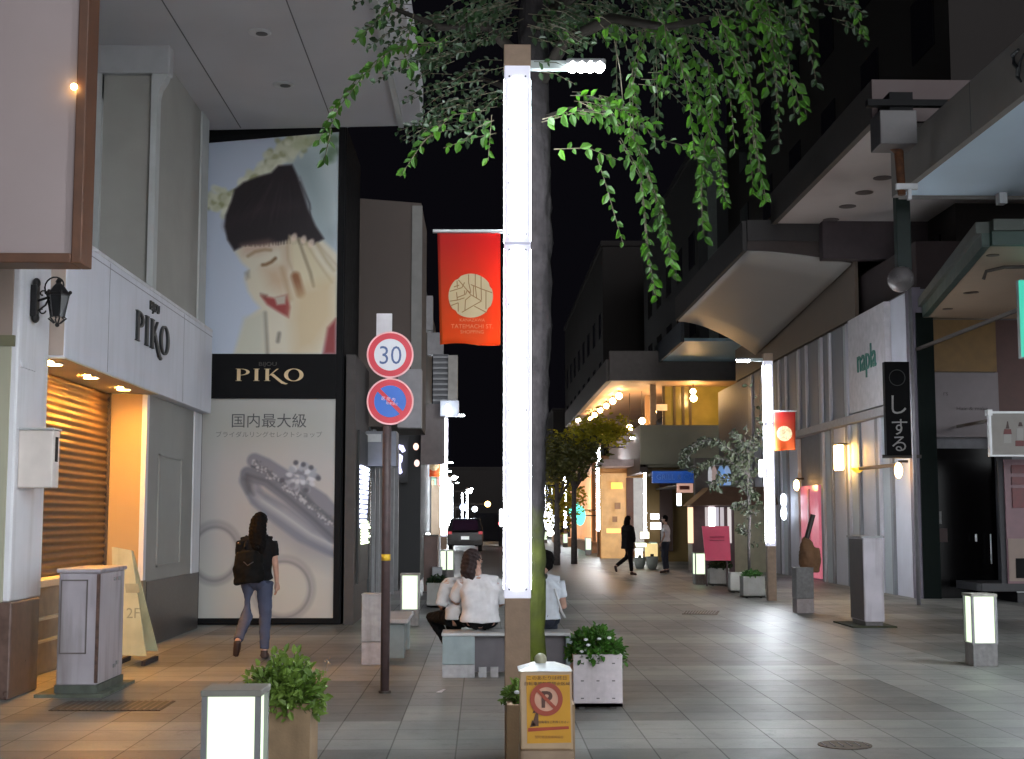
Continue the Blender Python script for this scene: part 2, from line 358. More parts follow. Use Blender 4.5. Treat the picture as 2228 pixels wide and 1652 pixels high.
# lit end wall, edge strip, side wall with raised panel
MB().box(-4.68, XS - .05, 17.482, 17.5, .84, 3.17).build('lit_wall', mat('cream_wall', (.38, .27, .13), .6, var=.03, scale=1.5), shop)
MB().box(XS - .05, XS + .012, 17.47, 17.6, .84, 3.17).build('edge_strip', white, shop)
MB().box(-4.7, XS + .02, 17.46, 17.62, 0, .84).build('plinth', mat('olive_stone', (.17, .14, .09), .4, var=.2, scale=9), shop)
sw = MB().box(XS, XS + .008, 17.62, 20.3, .82, 3.17).build('side_wall', greyp, shop)
m = MB(); y0, y1, z0, z1 = 18.15, 19.55, .98, 2.45
for a in ((y0, y1, z0, z0 + .03), (y0, y1, z1 - .03, z1), (y0, y0 + .05, z0, z1), (y1 - .05, y1, z0, z1)): m.box(XS + .008, XS + .028, *a)
m.build('panel_moulding', greyp, sw)
MB().box(XS, XS + .03, 17.62, 20.8, 0, .82).build('plinth', darkpl, shop)
MB().box(XS, XS + .03, 20.3, 20.8, .82, 3.17).build('edge_strip', white, shop)
# upper pilasters
ceilm0 = mat('cornice_grey', (.40, .40, .41), .6, var=.05)
beige = mat('upper_panel', (.33, .32, .295), .65, var=.07, scale=2)
trimw = mat('pilaster_trim', (.46, .475, .475), .55, var=.05)
MB().box(-4.90, XS - .03, 17.5, 17.6, 4.46, 7.68).build('pilaster', beige, shop)
MB().box(XS + .001, XS + .012, 17.66, 20.3, 4.46, 7.68).build('upper_wall', beige, shop)
for x0, x1 in ((-4.99, -4.90), (XS - .03, XS + .05)):
    q = MB().box(x0, x1, 17.42, 17.62, 4.46, 7.68).build('pilaster_edge', trimw, shop)
    c = (x0 + x1) / 2
    sg_ = -1 if x0 < -4.5 else 1; e0, e1 = (x0, x1) if sg_ > 0 else (x1, x0)
    MB().prism([(e0, 17.418, 6.98), (e1, 17.418, 6.98), (e1 + sg_ * .03, 17.418, 7.12), (e1 + sg_ * .10, 17.418, 7.24), (e1 + sg_ * .13, 17.418, 7.33), (e0, 17.418, 7.33)], (0, .18, 0)).build('capital', trimw, q)
MB().box(-5.1, XS + .2, 17.40, 17.62, 7.31, 7.69).build('cornice', ceilm0, shop, bevel=.02)
MB().box(XS, XS + .04, 20.3, 20.8, 4.46, 7.68).build('pilaster_edge', trimw, shop)
MB().box(-5.015, -5.005, 14.0, 17.45, 4.46, 7.68).build('upper_wall', mat('upper_side', (.16, .17, .15), .65), shop)
# ---- overhanging canopy above
can = thing('street_canopy', 'large pale ceiling-like canopy over the left pavement with two round fittings', 'canopy', (-4.5, 16, 7.2), 'canopies over the pavements')
ceilm = mat('canopy_white', (.50, .495, .53), .6, var=.06, scale=.8)
def zc(x): return 7.68 + (x + 4.2) * .03
m = MB()
for x0, x1, y0, y1 in ((-9, -.95, 9.5, 21.3),):
    m.add([(x0, y0, 7.68), (-4.2, y0, 7.68), (x1, y0, zc(x1)), (x1, y0, 8.4), (x0, y0, 8.4), (x0, y1, 7.68), (-4.2, y1, 7.68), (x1, y1, zc(x1)), (x1, y1, 8.4), (x0, y1, 8.4)],
          [(0, 1, 6, 5), (1, 2, 7, 6), (2, 3, 8, 7), (3, 4, 9, 8), (4, 0, 5, 9), (4, 3, 2, 1, 0), (5, 6, 7, 8, 9)])
cb = m.build('soffit', ceilm, can)
for x in (-3.80, -2.35):
    MB().prism([(x, 9.6, zc(x) - .004), (x + .016, 9.6, zc(x + .016) - .004), (x + .016, 21.2, zc(x + .016) - .004), (x, 21.2, zc(x) - .004)], (0, 0, .006)).build('panel_joint', mat('joint', (.12, .12, .13), .8), can)
MB().prism([(-1.33, 9.6, zc(-1.33) - .05), (-1.25, 9.6, zc(-1.25) - .05), (-1.25, 21.25, zc(-1.25) - .05), (-1.33, 21.25, zc(-1.33) - .05)], (0, 0, .055)).build('edge_rib', trimw, can)
for (x, y) in ((-2.83, 17.0), (-2.83, 19.1)):
    z = zc(x)
    f = MB().lathe((x, y, z - .02), [(.13, 0), (.15, .01), (.15, .03)], 22).build('ceiling_fitting', steel, can, smooth=False)
    MB().lathe((x + .03, y, z - .026), [(.075, 0), (.075, .01)], 18).build('lens', mat('dark_lens', (.08, .08, .09), .3), f)

# ---------------------------------------------------------------- poster wall
bb = thing('advertising_wall', 'tall black framed wall carrying bridal jewellery posters at the end of the shop', 'billboard', (-3.2, 21.5, 0))
YP = 21.4
MB().box(-9, -2.16, YP + .04, 23.9, 0, 7.8).build('wall', blackm, bb)
MB().box(-2.12, -1.97, YP + .02, 23.9, 0, 4.15).build('side_pier', mat('dark_brown_wall', (.05, .042, .04), .6, var=.2), bb)
def pz(zx, zy, base=(450, 300), sc=2.36):      # pixel of a zoomed view -> point on the poster plane
    u = (base[0] + zx / sc) * .8912; v = (base[1] + zy / sc) * .8912; return u, v
def at(u, v, d=0): q = PY(u, v, YP); return Vector((q.x, YP - d, q.z))
xl, xr = at(446, 700).x, at(733, 700).x
ztop_l, ztop_r = at(448, 312).z, at(735, 288).z
z1b, z1t = at(590, 868).z, at(590, 771).z
zb = at(590, 1345).z; zf = at(590, 1362).z
fr = MB()
fr.prism([(xl - .085, YP - .03, 4.6), (xl, YP - .03, 4.6), (xl, YP - .03, ztop_l - .06), (xl - .085, YP - .03, ztop_l - .13)], (0, .07, 0))
fr.prism([(xl - .085, YP - .031, ztop_l - .13), (xl, YP - .031, ztop_l - .06), (xl, YP - .031, ztop_l), (xr, YP - .031, ztop_r), (xr, YP - .031, ztop_r + .11), (xl, YP - .031, ztop_l + .09)], (0, .07, 0))
fr.box(xr, xr + .1, YP - .03, YP + .04, .02, ztop_r + .11)
fr.box(xl - .085, xl - .002, YP - .03, YP + .04, .02, 4.6); fr.box(xl, xr, YP - .03, YP + .04, .02, zb)
fr.build('frame', blackm, bb)
# painted prints: a small picture mesh whose cells carry the print's own colours
class Print:
    def __init__(s, W, H, bgcol): s.W, s.H = W, H; s.a = np.zeros((H, W, 3)) + np.array(bgcol, float); s.y, s.x = np.mgrid[0:H, 0:W] + .5
    def blend(s, al, c): al = al[..., None]; s.a = s.a * (1 - al) + np.array(c, float) * al
    def sdf(s, P):
        n = len(P); d = np.full(s.x.shape, 1e9); ins = np.zeros(s.x.shape, bool)
        for i in range(n):
            ax, ay = P[i]; bx, by = P[(i + 1) % n]; ex, ey = bx - ax, by - ay; px, py = s.x - ax, s.y - ay
            t = np.clip((px * ex + py * ey) / (ex * ex + ey * ey + 1e-9), 0, 1); d = np.minimum(d, np.hypot(px - t * ex, py - t * ey))
            ins ^= ((ay > s.y) != (by > s.y)) & (s.x < (bx - ax) * (s.y - ay) / (by - ay + 1e-9) + ax)
        return np.where(ins, -d, d)
    def poly(s, P, c, soft=1, op=1): s.blend(op * np.clip(.5 - s.sdf(P) / (2 * soft), 0, 1), c)
    def line(s, P, wd, c, soft=1, op=1):
        d = np.full(s.x.shape, 1e9)
        for (ax, ay), (bx, by) in zip(P, P[1:]):
            ex, ey = bx - ax, by - ay; px, py = s.x - ax, s.y - ay
            t = np.clip((px * ex + py * ey) / (ex * ex + ey * ey + 1e-9), 0, 1); d = np.minimum(d, np.hypot(px - t * ex, py - t * ey))
        s.blend(op * np.clip(.5 - (d - wd / 2) / (2 * soft), 0, 1), c)
    def ell(s, cx, cy, rx, ry, rot, c, soft=1, op=1, inner=0):
        co_, si = math.cos(rot), math.sin(rot); X = (s.x - cx) * co_ + (s.y - cy) * si; Y = -(s.x - cx) * si + (s.y - cy) * co_
        q = np.hypot(X / rx, Y / ry); d = (q - 1) * min(rx, ry)
        if inner: d = np.maximum(d, (inner - q) * min(rx, ry))
        s.blend(op * np.clip(.5 - d / (2 * soft), 0, 1), c)
    def build(s, name, corners, parent, rough=.35):     # corners: tl tr br bl
        tl, tr, br, bl = (Vector(c) for c in corners); vs = []; fs = []
        for j in range(s.H + 1):
            a = tl.lerp(bl, j / s.H); b = tr.lerp(br, j / s.H); vs += [a.lerp(b, i / s.W) for i in range(s.W + 1)]
        W1 = s.W + 1
        fs = [(j * W1 + i, (j + 1) * W1 + i, (j + 1) * W1 + i + 1, j * W1 + i + 1) for j in range(s.H) for i in range(s.W)]
        me = bpy.data.meshes.new(name); me.from_pydata([tuple(v) for v in vs], [], fs)
        ca = me.color_attributes.new('print', 'FLOAT_COLOR', 'CORNER')
        c = np.clip(s.a / 255, 0, 1); c = np.where(c <= .04045, c / 12.92, ((c + .055) / 1.055) ** 2.4)
        rgba = np.concatenate([c.reshape(-1, 3), np.ones((s.W * s.H, 1))], 1); ca.data.foreach_set('color', np.repeat(rgba, 4, 0).astype(np.float32).ravel())
        mm = bpy.data.materials.new('printed_' + name); mm.use_nodes = True; nt = mm.node_tree; b = nt.nodes['Principled BSDF']
        at_ = nt.nodes.new('ShaderNodeAttribute'); at_.attribute_name = 'print'; nt.links.new(at_.outputs[0], b.inputs[0]); b.inputs['Roughness'].default_value = rough
        me.materials.append(mm); o = bpy.data.objects.new(name, me); C.objects.link(o); attach(o, parent); return o
# portrait print: zoom coordinates 125..882 x 55..1330 of the reference view
S = 5.4
def pp(x, y): return ((x - 125) / S, (y - 55) / S)
def PP(*p): return [pp(*q) for q in p]
P = Print(140, 236, (198, 208, 226))
P.poly(PP((600, 60), (882, 50), (882, 1330), (560, 1330), (560, 700), (500, 300)), (176, 192, 196), 22, .9)
P.poly(PP((600, 200), (760, 180), (882, 400), (882, 700), (800, 680)), (140, 155, 158), 12, .6)
P.poly(PP((760, 60), (882, 60), (882, 520), (850, 560), (800, 330)), (205, 218, 216), 14, .7)
for _ in range(260):                                  # flower crown blossoms
    t = rng.random(); x = 150 + t * 560 + rng.normal(0, 26); y = 420 - t * 300 + 60 * math.sin(t * 6) + rng.normal(0, 34)
    g = rng.random(); c = np.array((206, 208, 180)) * (1 - g) + np.array((238, 238, 220)) * g if rng.random() < .8 else np.array((156, 158, 112))
    P.ell(*pp(x, y), 3 + rng.random() * 4, 2.5 + rng.random() * 3, rng.random() * 3, c, 1.4, .72)
for x, y in ((640, 110), (690, 95), (740, 90), (790, 80), (850, 95), (820, 200), (845, 160)): P.ell(*pp(x, y), 7, 5, .4, (176, 184, 140) if x < 800 else (70, 100, 60), 2.5, .6)
hair = PP((232, 500), (262, 420), (280, 350), (330, 310), (420, 280), (490, 265), (530, 225), (610, 225), (640, 290), (670, 380), (705, 490), (750, 590), (800, 668), (740, 700), (690, 700), (600, 665), (450, 690), (340, 690), (285, 716), (245, 650), (226, 570))
P.poly(PP((285, 716), (340, 680), (500, 660), (620, 640), (700, 660), (740, 690), (790, 672), (840, 720), (882, 760), (882, 1150), (850, 1180), (800, 1330), (300, 1330), (330, 1230), (360, 1130), (440, 1060), (400, 1010), (370, 960), (350, 880), (372, 830), (330, 790)), (222, 214, 194), 2.6)
P.poly(hair, (28, 18, 24), 1.8)
for _ in range(60):
    a = rng.random(); P.line(PP((250 + a * 480, 600 - 120 * rng.random()), (300 + a * 420, 420 + 60 * rng.random()), (420 + a * 240, 290 + 50 * rng.random())), 1.2, (66, 48, 56) if rng.random() < .5 else (12, 8, 12), 1.2, .22)
for k in range(26):
    x = 300 + k * 17; P.line(PP((x, 650), (x - 4 + 8 * rng.random(), 684 + 14 * rng.random())), 1.6, (28, 18, 24), 1.0, .8)
P.line(PP((260, 560), (420, 480), (640, 470)), 8, (58, 40, 46), 8, .5)
P.poly(PP((330, 690), (480, 670), (540, 700), (420, 740), (340, 740)), (206, 170, 150), 6, .7)
P.line(PP((365, 752), (405, 728), (460, 718), (495, 722)), 2.4, (140, 106, 66), 2, .7)      # brow
P.line(PP((450, 808), (470, 806), (500, 792), (522, 772)), 3.0, (104, 66, 30), 1.6, .9)    # closed eye
P.poly(PP((450, 830), (540, 820), (600, 900), (560, 970), (480, 930)), (202, 160, 122), 8, .55)
P.poly(PP((350, 850), (372, 838), (376, 880), (360, 890)), (120, 116, 104), 2.5, .6)
P.poly(PP((370, 900), (450, 860), (470, 940), (420, 990)), (226, 214, 188), 8, .6)
P.poly(PP((442, 988), (520, 1004), (596, 985), (612, 1060), (604, 1118), (540, 1080), (480, 1040)), (160, 66, 62), 2.0)    # mouth
P.poly(PP((520, 1000), (588, 988), (584, 1040), (536, 1044)), (196, 184, 168), 1.6)
P.poly(PP((440, 975), (480, 985), (470, 1010)), (120, 70, 58), 2, .7)
P.poly(PP((600, 640), (655, 660), (690, 760), (745, 930), (700, 960), (640, 880), (600, 760)), (224, 212, 180), 2.5, .9)   # fingers
P.poly(PP((660, 660), (720, 680), (760, 780), (860, 900), (820, 960), (750, 950), (690, 760)), (218, 206, 172), 2.5, .9)
P.line(PP((655, 670), (690, 770), (725, 860), (745, 940)), 2.2, (138, 122, 96), 1.8, .9)
for q in ([(602, 650), (590, 700), (596, 780), (640, 890)], [(700, 690), (740, 760), (800, 850), (850, 920)], [(760, 690), (820, 760), (880, 830)], [(690, 760), (740, 930)]): P.line(PP(*q), 2.0, (184, 164, 132), 1.8, .6)
for q in ((628, 652), (682, 668), (728, 690)): P.ell(*pp(*q), 3.2, 4.6, .3, (236, 214, 196), 1.2, .8)
P.poly(PP((560, 700), (600, 680), (610, 820), (580, 860)), (196, 158, 124), 5, .5)
P.line(PP((640, 880), (655, 930), (672, 980)), 9, (142, 84, 48), 2.5, .85)
P.line(PP((560, 830), (590, 930), (612, 1010)), 4, (186, 150, 112), 3, .7)
P.line(PP((760, 700), (820, 800), (860, 850)), 2.5, (178, 160, 122), 2.5, .8)
P.poly(PP((640, 960), (860, 900), (870, 1120), (760, 1300), (640, 1330), (620, 1130)), (212, 188, 146), 9, .75)
P.line(PP((468, 1090), (478, 1220), (486, 1330)), 3, (110, 104, 92), 2.2, .75)
P.line(PP((552, 1210), (545, 1255)), 3, (104, 96, 88), 2, .8)
P.poly(PP((350, 1120), (460, 1080), (470, 1330), (300, 1330)), (206, 206, 190), 4, .85)
P.poly(PP((830, 1180), (875, 1130), (878, 1328), (806, 1328)), (142, 42, 44), 2.5)
P.a = P.a * .97
P.build('portrait_poster', [(xl, YP - .012, ztop_l), (xr, YP - .012, ztop_r), (xr, YP - .012, z1t), (xl, YP - .012, z1t)], bb)
np_ = MB().box(xl, xr, YP - .05, YP + .04, z1b, z1t).build('name_panel', blackm, bb)
gold = mat('gold_letter', (.70, .52, .30), .4, metal=.2, var=0)
k = .42 / .38
cx = at(590, 830).x; zz = at(590, 830).z
serif(np_, gold, lambda x, z, d: (cx + x, YP - .052 - .012 * d, zz + z), .19, 1.75)
text('BIJOU', .085, mat('dim_gold', (.05, .045, .04), .5, var=0), 'small_lettering', np_, (cx - .05, YP - .058, at(590, 797).z), (1, 0, 0), (0, 0, 1), .004, sx=1.3)
# ring print: zoom 5 view (450,950) scale 2.2026 ; 95..808 x 58..1235
S2 = 5.1
def qq(x, y): return ((x - 95) / S2, (y - 58) / S2)
def QQ(*p): return [qq(*q) for q in p]
Q = Print(140, 231, (196, 192, 190))
Q.poly(QQ((95, 58), (808, 58), (808, 320), (95, 320)), (186, 186, 178), 20, .9)
Q.poly(QQ((95, 950), (808, 950), (808, 1235), (95, 1235)), (208, 210, 198), 26, .6)
Q.poly(QQ((420, 600), (808, 860), (808, 960), (620, 900), (440, 720)), (142, 146, 156), 14, .7)
Q.line(QQ((345, 500), (400, 600), (520, 700), (640, 790), (808, 870)), 17, (128, 134, 148), 2)        # lower band
Q.line(QQ((352, 520), (430, 610), (560, 700), (690, 790), (808, 850)), 7, (206, 208, 214), 4, .8)
Q.line(QQ((400, 560), (560, 650), (700, 760), (808, 812)), 6, (116, 124, 140), 4, .8)
Q.line(QQ((345, 465), (450, 500), (560, 580), (690, 690), (808, 800)), 15, (116, 120, 134), 1.6)
Q.line(QQ((340, 470), (450, 505), (560, 590), (690, 700), (808, 812)), 3, (84, 90, 102), 1.6, .8)
Q.line(QQ((380, 395), (440, 420), (520, 470), (640, 545), (740, 610), (808, 690)), 16, (132, 134, 146), 1.6)
Q.line(QQ((372, 425), (440, 448), (520, 505), (650, 590), (808, 735)), 3.2, (70, 76, 88), 1.6, .9)
Q.poly(QQ((320, 490), (345, 470), (372, 520), (380, 580), (345, 570), (325, 530)), (84, 88, 98), 3, .85)
for _ in range(260):
    t = rng.random(); x, y = 370 + t * 430, 400 + t * 330 + rng.normal(0, 12); Q.ell(*qq(x, y), 1.1, 1.1, 0, (200, 202, 210) if rng.random() < .5 else (108, 110, 120), .8, .7)
for _ in range(70):
    a = rng.random() * 6.28; r = 70 * math.sqrt(rng.random()); x, y = 632 + r * math.cos(a) * 1.15, 485 + r * math.sin(a)
    Q.ell(*qq(x, y), 3.4, 2.4, a, [(222, 224, 232), (120, 122, 134), (168, 172, 184)][int(rng.integers(3))], 1.0, .85)
for x, y in ((600, 405), (640, 415), (682, 432), (722, 490), (655, 555), (530, 500)): Q.ell(*qq(x, y), 2.6, 2.6, 0, (78, 80, 92), 1.1, .9)
Q.line(QQ((640, 560), (700, 640), (808, 720)), 4, (90, 96, 106), 2, .8)
for cx_, cy_, rx, ry, col in ((185, 890, 118, 142, (140, 136, 138)), (545, 1080, 140, 148, (150, 148, 150))):
    Q.ell(*qq(cx_, cy_), (rx + 26) / S2, (ry + 26) / S2, 0, col, 3, .9, inner=.80); Q.ell(*qq(cx_, cy_), (rx + 20) / S2, (ry + 20) / S2, 0, (190, 188, 186), 1.5, .6, inner=.9)
    Q.ell(*qq(cx_, cy_ + 6), (rx + 4) / S2, (ry + 4) / S2, 0, (96, 96, 102), 1.4, .5, inner=.965)
Q.a = Q.a * .90
rp = Q.build('ring_poster', [(xl, YP - .012, z1b), (xr, YP - .012, z1b), (xr, YP - .012, zb), (xl - .04, YP - .012, zb)], bb)
dk = mat('print_ink', (.07, .07, .075), .5, var=0)
text('国内最大級', .235, dk, 'headline', rp, (at(585, 925).x, YP - .016, at(585, 928).z), (1, 0, 0), (0, 0, 1), .001, sx=1.0)
text('ブライダルリングセレクトショップ', .098, mat('print_grey', (.16, .16, .165), .5, var=0), 'subtitle', rp, (at(585, 950).x, YP - .016, at(585, 951).z), (1, 0, 0), (0, 0, 1), .001, sx=1.05)

# ---------------------------------------------------------------- big projecting sign top left
sg = thing('projecting_sign', 'large pinkish glossy projecting sign with copper brown frame, cut off by the top left corner', 'sign', (-4.2, 11, 3.7))
Y0 = 11.0; x1 = PY(165, 300, Y0).x; xo = PY(187, 300, Y0).x; zb_ = PY(100, 552, Y0).z; zo = PY(100, 573, Y0).z
MB().box(-5.6, x1, Y0, Y0 + .25, zb_, 7.2).build('panel', mat('pink_panel', (.33, .27, .27), .22, var=.05, scale=1), sg)
m = MB(); m.box(x1, xo, Y0 - .03, Y0 + .28, zo, 7.25); m.box(-5.65, x1, Y0 - .03, Y0 + .28, zo, zb_); m.box(-5.7, -5.6, Y0 - .03, Y0 + .28, zb_, 7.25); m.box(-5.6, x1, Y0 - .03, Y0 + .28, 7.2, 7.25)
m.build('frame', mat('copper_frame', (.10, .042, .022), .5, var=.2), sg, bevel=.008)
m = MB(); m.box(-4.6, XS - .02, Y0 + .1, 12.7, 4.6, 4.7)
m.build('bracket', dkbrown, sg)
MB().ball((x1 - .01, Y0 - .06, PY(161, 194, Y0).z), .028).build('indicator_lamp', emat('amber_bulb', (1, .6, .2), 14), sg)

# ---------------------------------------------------------------- lantern on the pillar
lt = thing('wall_lantern', 'ornate black wrought iron wall lantern, unlit, on the white shop pillar', 'lantern', (XS, 12.95, 3.6))
iron = mat('wrought_iron', (.012, .011, .012), .45, metal=.3, var=.3)
c = PY(126, 660, 12.95); cx, cz = c.x, c.z; k = 12.95 / F
m = MB(); m.cbox((XS + .03, 12.95, cz + .02), (.06, .1, .30)); m.ball((XS + .04, 12.95, cz + .19), (.035, .05, .05)); m.ball((XS + .04, 12.95, cz - .14), (.035, .05, .05)); m.build('back_plate', iron, lt, bevel=.01)
def scroll(c0, r0, r1, a0, a1, n=20): return [(c0[0] + (r0 + (r1 - r0) * i / n) * math.cos(a0 + (a1 - a0) * i / n), 12.95, c0[1] + (r0 + (r1 - r0) * i / n) * math.sin(a0 + (a1 - a0) * i / n)) for i in range(n + 1)]
m = MB(); m.tube(scroll((cx - .02, cz + .16), .115, .035, math.pi * 1.25, -math.pi * .9), .008, 8)
m.tube(scroll((XS + .10, cz + .09), .035, .012, 0, 5), .007, 6); m.tube(scroll((XS + .10, cz - .07), .035, .012, 0, -5), .007, 6)
m.tube([(XS + .05, 12.95, cz + .02), (XS + .14, 12.95, cz + .05), (cx - .05, 12.95, cz + .08)], .012, 8); m.tube([(XS + .05, 12.95, cz - .08), (XS + .13, 12.95, cz - .02), (cx - .08, 12.95, cz + .06)], .008, 8)
m.build('scroll_arm', iron, lt, smooth=True)
m = MB(); m.lathe((cx, 12.95, cz), [(.012, .235), (.03, .21), (.022, .19), (.05, .165), (.07, .14), (.10, .10), (.118, .085), (.11, .07)], 6)
for a in range(6): m.ball((cx + .112 * math.cos(a * math.pi / 3), 12.95 + .112 * math.sin(a * math.pi / 3), cz + .10), .018, 8, 6)
m.build('lantern_roof', iron, lt)
MB().lathe((cx, 12.95, cz), [(.10, .07), (.058, -.13)], 6).build('glass', mat('smoked_glass', (.02, .02, .022), .2, var=0), lt)
m = MB()
for a in range(6):
    t = a * math.pi / 3; m.tube([(cx + .102 * math.cos(t), 12.95 + .102 * math.sin(t), cz + .07), (cx + .062 * math.cos(t), 12.95 + .062 * math.sin(t), cz - .14)], .006, 6)
    m.tube([(cx + .06 * math.cos(t), 12.95 + .06 * math.sin(t), cz - .13), (cx + .085 * math.cos(t), 12.95 + .085 * math.sin(t), cz - .145), (cx + .03 * math.cos(t), 12.95 + .03 * math.sin(t), cz - .19)], .008, 6)
m.ball((cx, 12.95, cz - .205), .022, 8, 6); m.build('cage', iron, lt)
# meter box on the pillar
mb_ = thing('intercom_box', 'white wall box with dark display slot on the side of the shop pillar', 'intercom', (XS, 12.9, 2))
zt, zb2 = PY(100, 937, 12.8).z, PY(100, 1062, 12.8).z; xr_ = PY(117, 1000, 12.75).x
b_ = MB().box(XS, xr_, 12.72, 12.92, zb2, zt).build('housing', mat('aged_plastic', (.62, .56, .52), .5, var=.06), mb_, bevel=.012)
MB().box(XS, xr_ + .012, 12.70, 12.94, zt, zt + .02).build('rain_lid', steel, mb_, bevel=.005)
MB().box(xr_, xr_ + .003, 12.78, 12.86, zb2 + .24, zt - .06).build('display', blackg, mb_)
# utility cabinet
uc = thing('utility_cabinet', 'lilac grey street utility cabinet with stained sides beside the shop shutter', 'cabinet', (-3.8, 13.3, 0))
cabm = mat('cabinet_paint', (.34, .31, .34), .5, var=.1, scale=3, dirt=.55)
x0, x1_ = PG(121, 1490).x * 12.85 / PG(121, 1490).y, PY(212, 1400, 12.85).x
cb_ = MB().box(x0, x1_, 12.85, 13.75, .10, 1.11).build('body', cabm, uc, bevel=.012)
MB().box(x0 - .02, x1_ + .02, 12.83, 13.77, 1.11, 1.15).build('lid', cabm, uc, bevel=.012)
m = MB(); a, b_, c_, d_ = x0 + .02, x1_ - .1, .38, 1.05
for q in ((a, b_, c_, c_ + .012), (a, b_, d_ - .012, d_), (b_ - .012, b_, c_, d_), (a, a + .012, c_, d_)): m.box(q[0], q[1], 12.842, 12.85, q[2], q[3])
m.build('door_seam', mat('seam', (.12, .10, .10), .7), cb_)
MB().box(x1_ - .02, x1_ + .006, 12.842, 12.87, .12, 1.1).build('rusty_edge', mat('rust', (.09, .05, .04), .8, var=.4, scale=20), cb_)
for y, z in ((13.35, 1.02), (13.50, 1.02), (13.4, .2), (13.5, .22)): MB().box(x1_, x1_ + .012, y, y + .07, z, z + .035).build('hinge', greym, cb_)
MB().box(x0 - .01, x1_ + .01, 12.84, 13.76, .0, .10).build('base', mat('mossy_concrete', (.07, .08, .065), .8, var=.3, scale=8), uc)
MB().box(x0 - .16, x1_ + .09, 12.74, 13.9, .0, .03).build('slab', mat('mossy_slab', (.09, .10, .075), .85, var=.35, scale=8), uc)
# floor drain and access covers
g = thing('floor_grating', 'long dark rectangular cover set in the paving in front of the utility cabinet', 'grating', (-3.6, 12.3, 0), )
q = [PG(105, 1548), PG(348, 1548), PG(382, 1527), PG(150, 1527)]
MB().prism([(p.x, p.y, .003) for p in q], (0, 0, .006)).build('cover', mat('drain_cover', (.06, .045, .03), .6, var=.3, scale=12), g)
m = MB(); 
for i in range(16):
    t = (i + .5) / 16; a = q[0].lerp(q[1], t); b = q[3].lerp(q[2], t); m.prism([(a.x - .008, a.y, .009), (a.x + .008, a.y, .009), (b.x + .008, b.y, .009), (b.x - .008, b.y, .009)], (0, 0, .004))
m.build('bars', mat('drain_bar', (.09, .07, .05), .5), g)
# A-frame board
ab = thing('pavement_board', 'cream A-frame pavement board with cut-away foot half hidden by the utility cabinet', 'sign', (-3.9, 15.5, 0))
bm = mat('board_cream', (.50, .48, .30), .55, var=.12, scale=5, dirt=.35)
def P15(u, v, y=15.5): q = PY(u, v, y); return Vector((q.x, y, q.z))
m = MB(); m.prism([P15(243, 1190), P15(286, 1198), P15(312, 1385), P15(318, 1428), P15(250, 1425)], (0, .03, 0)); f_ = m.build('front_panel', bm, ab)
m = MB(); a = P15(245, 1192); m.prism([P15(243, 1192) + Vector((0, .05, 0)), P15(286, 1200) + Vector((0, .05, 0)), P15(318, 1428) + Vector((0, .55, 0)), P15(250, 1425) + Vector((0, .55, 0))], (0, .03, 0)); m.build('rear_panel', bm, ab)
m = MB()
for x in (P15(252, 1400).x, P15(314, 1400).x): m.box(x - .02, x + .02, 15.47, 16.1, 0, .05)
m.build('foot', mat('dark_rubber', (.03, .02, .02), .8), ab)
ink = mat('faint_ink', (.30, .29, .19), .6, var=.2)
text('2F', .16, ink, 'lettering', f_, (P15(288, 1400).x, 15.495, P15(288, 1345).z), (1, 0, 0), (0, 0, 1), .002)
MB().prism([P15(272, 1270) - Vector((0, .004, 0)), P15(302, 1270) - Vector((0, .004, 0)), P15(304, 1290) - Vector((0, .004, 0)), P15(274, 1290) - Vector((0, .004, 0))], (0, .003, 0)).build('printed_band', ink, f_)
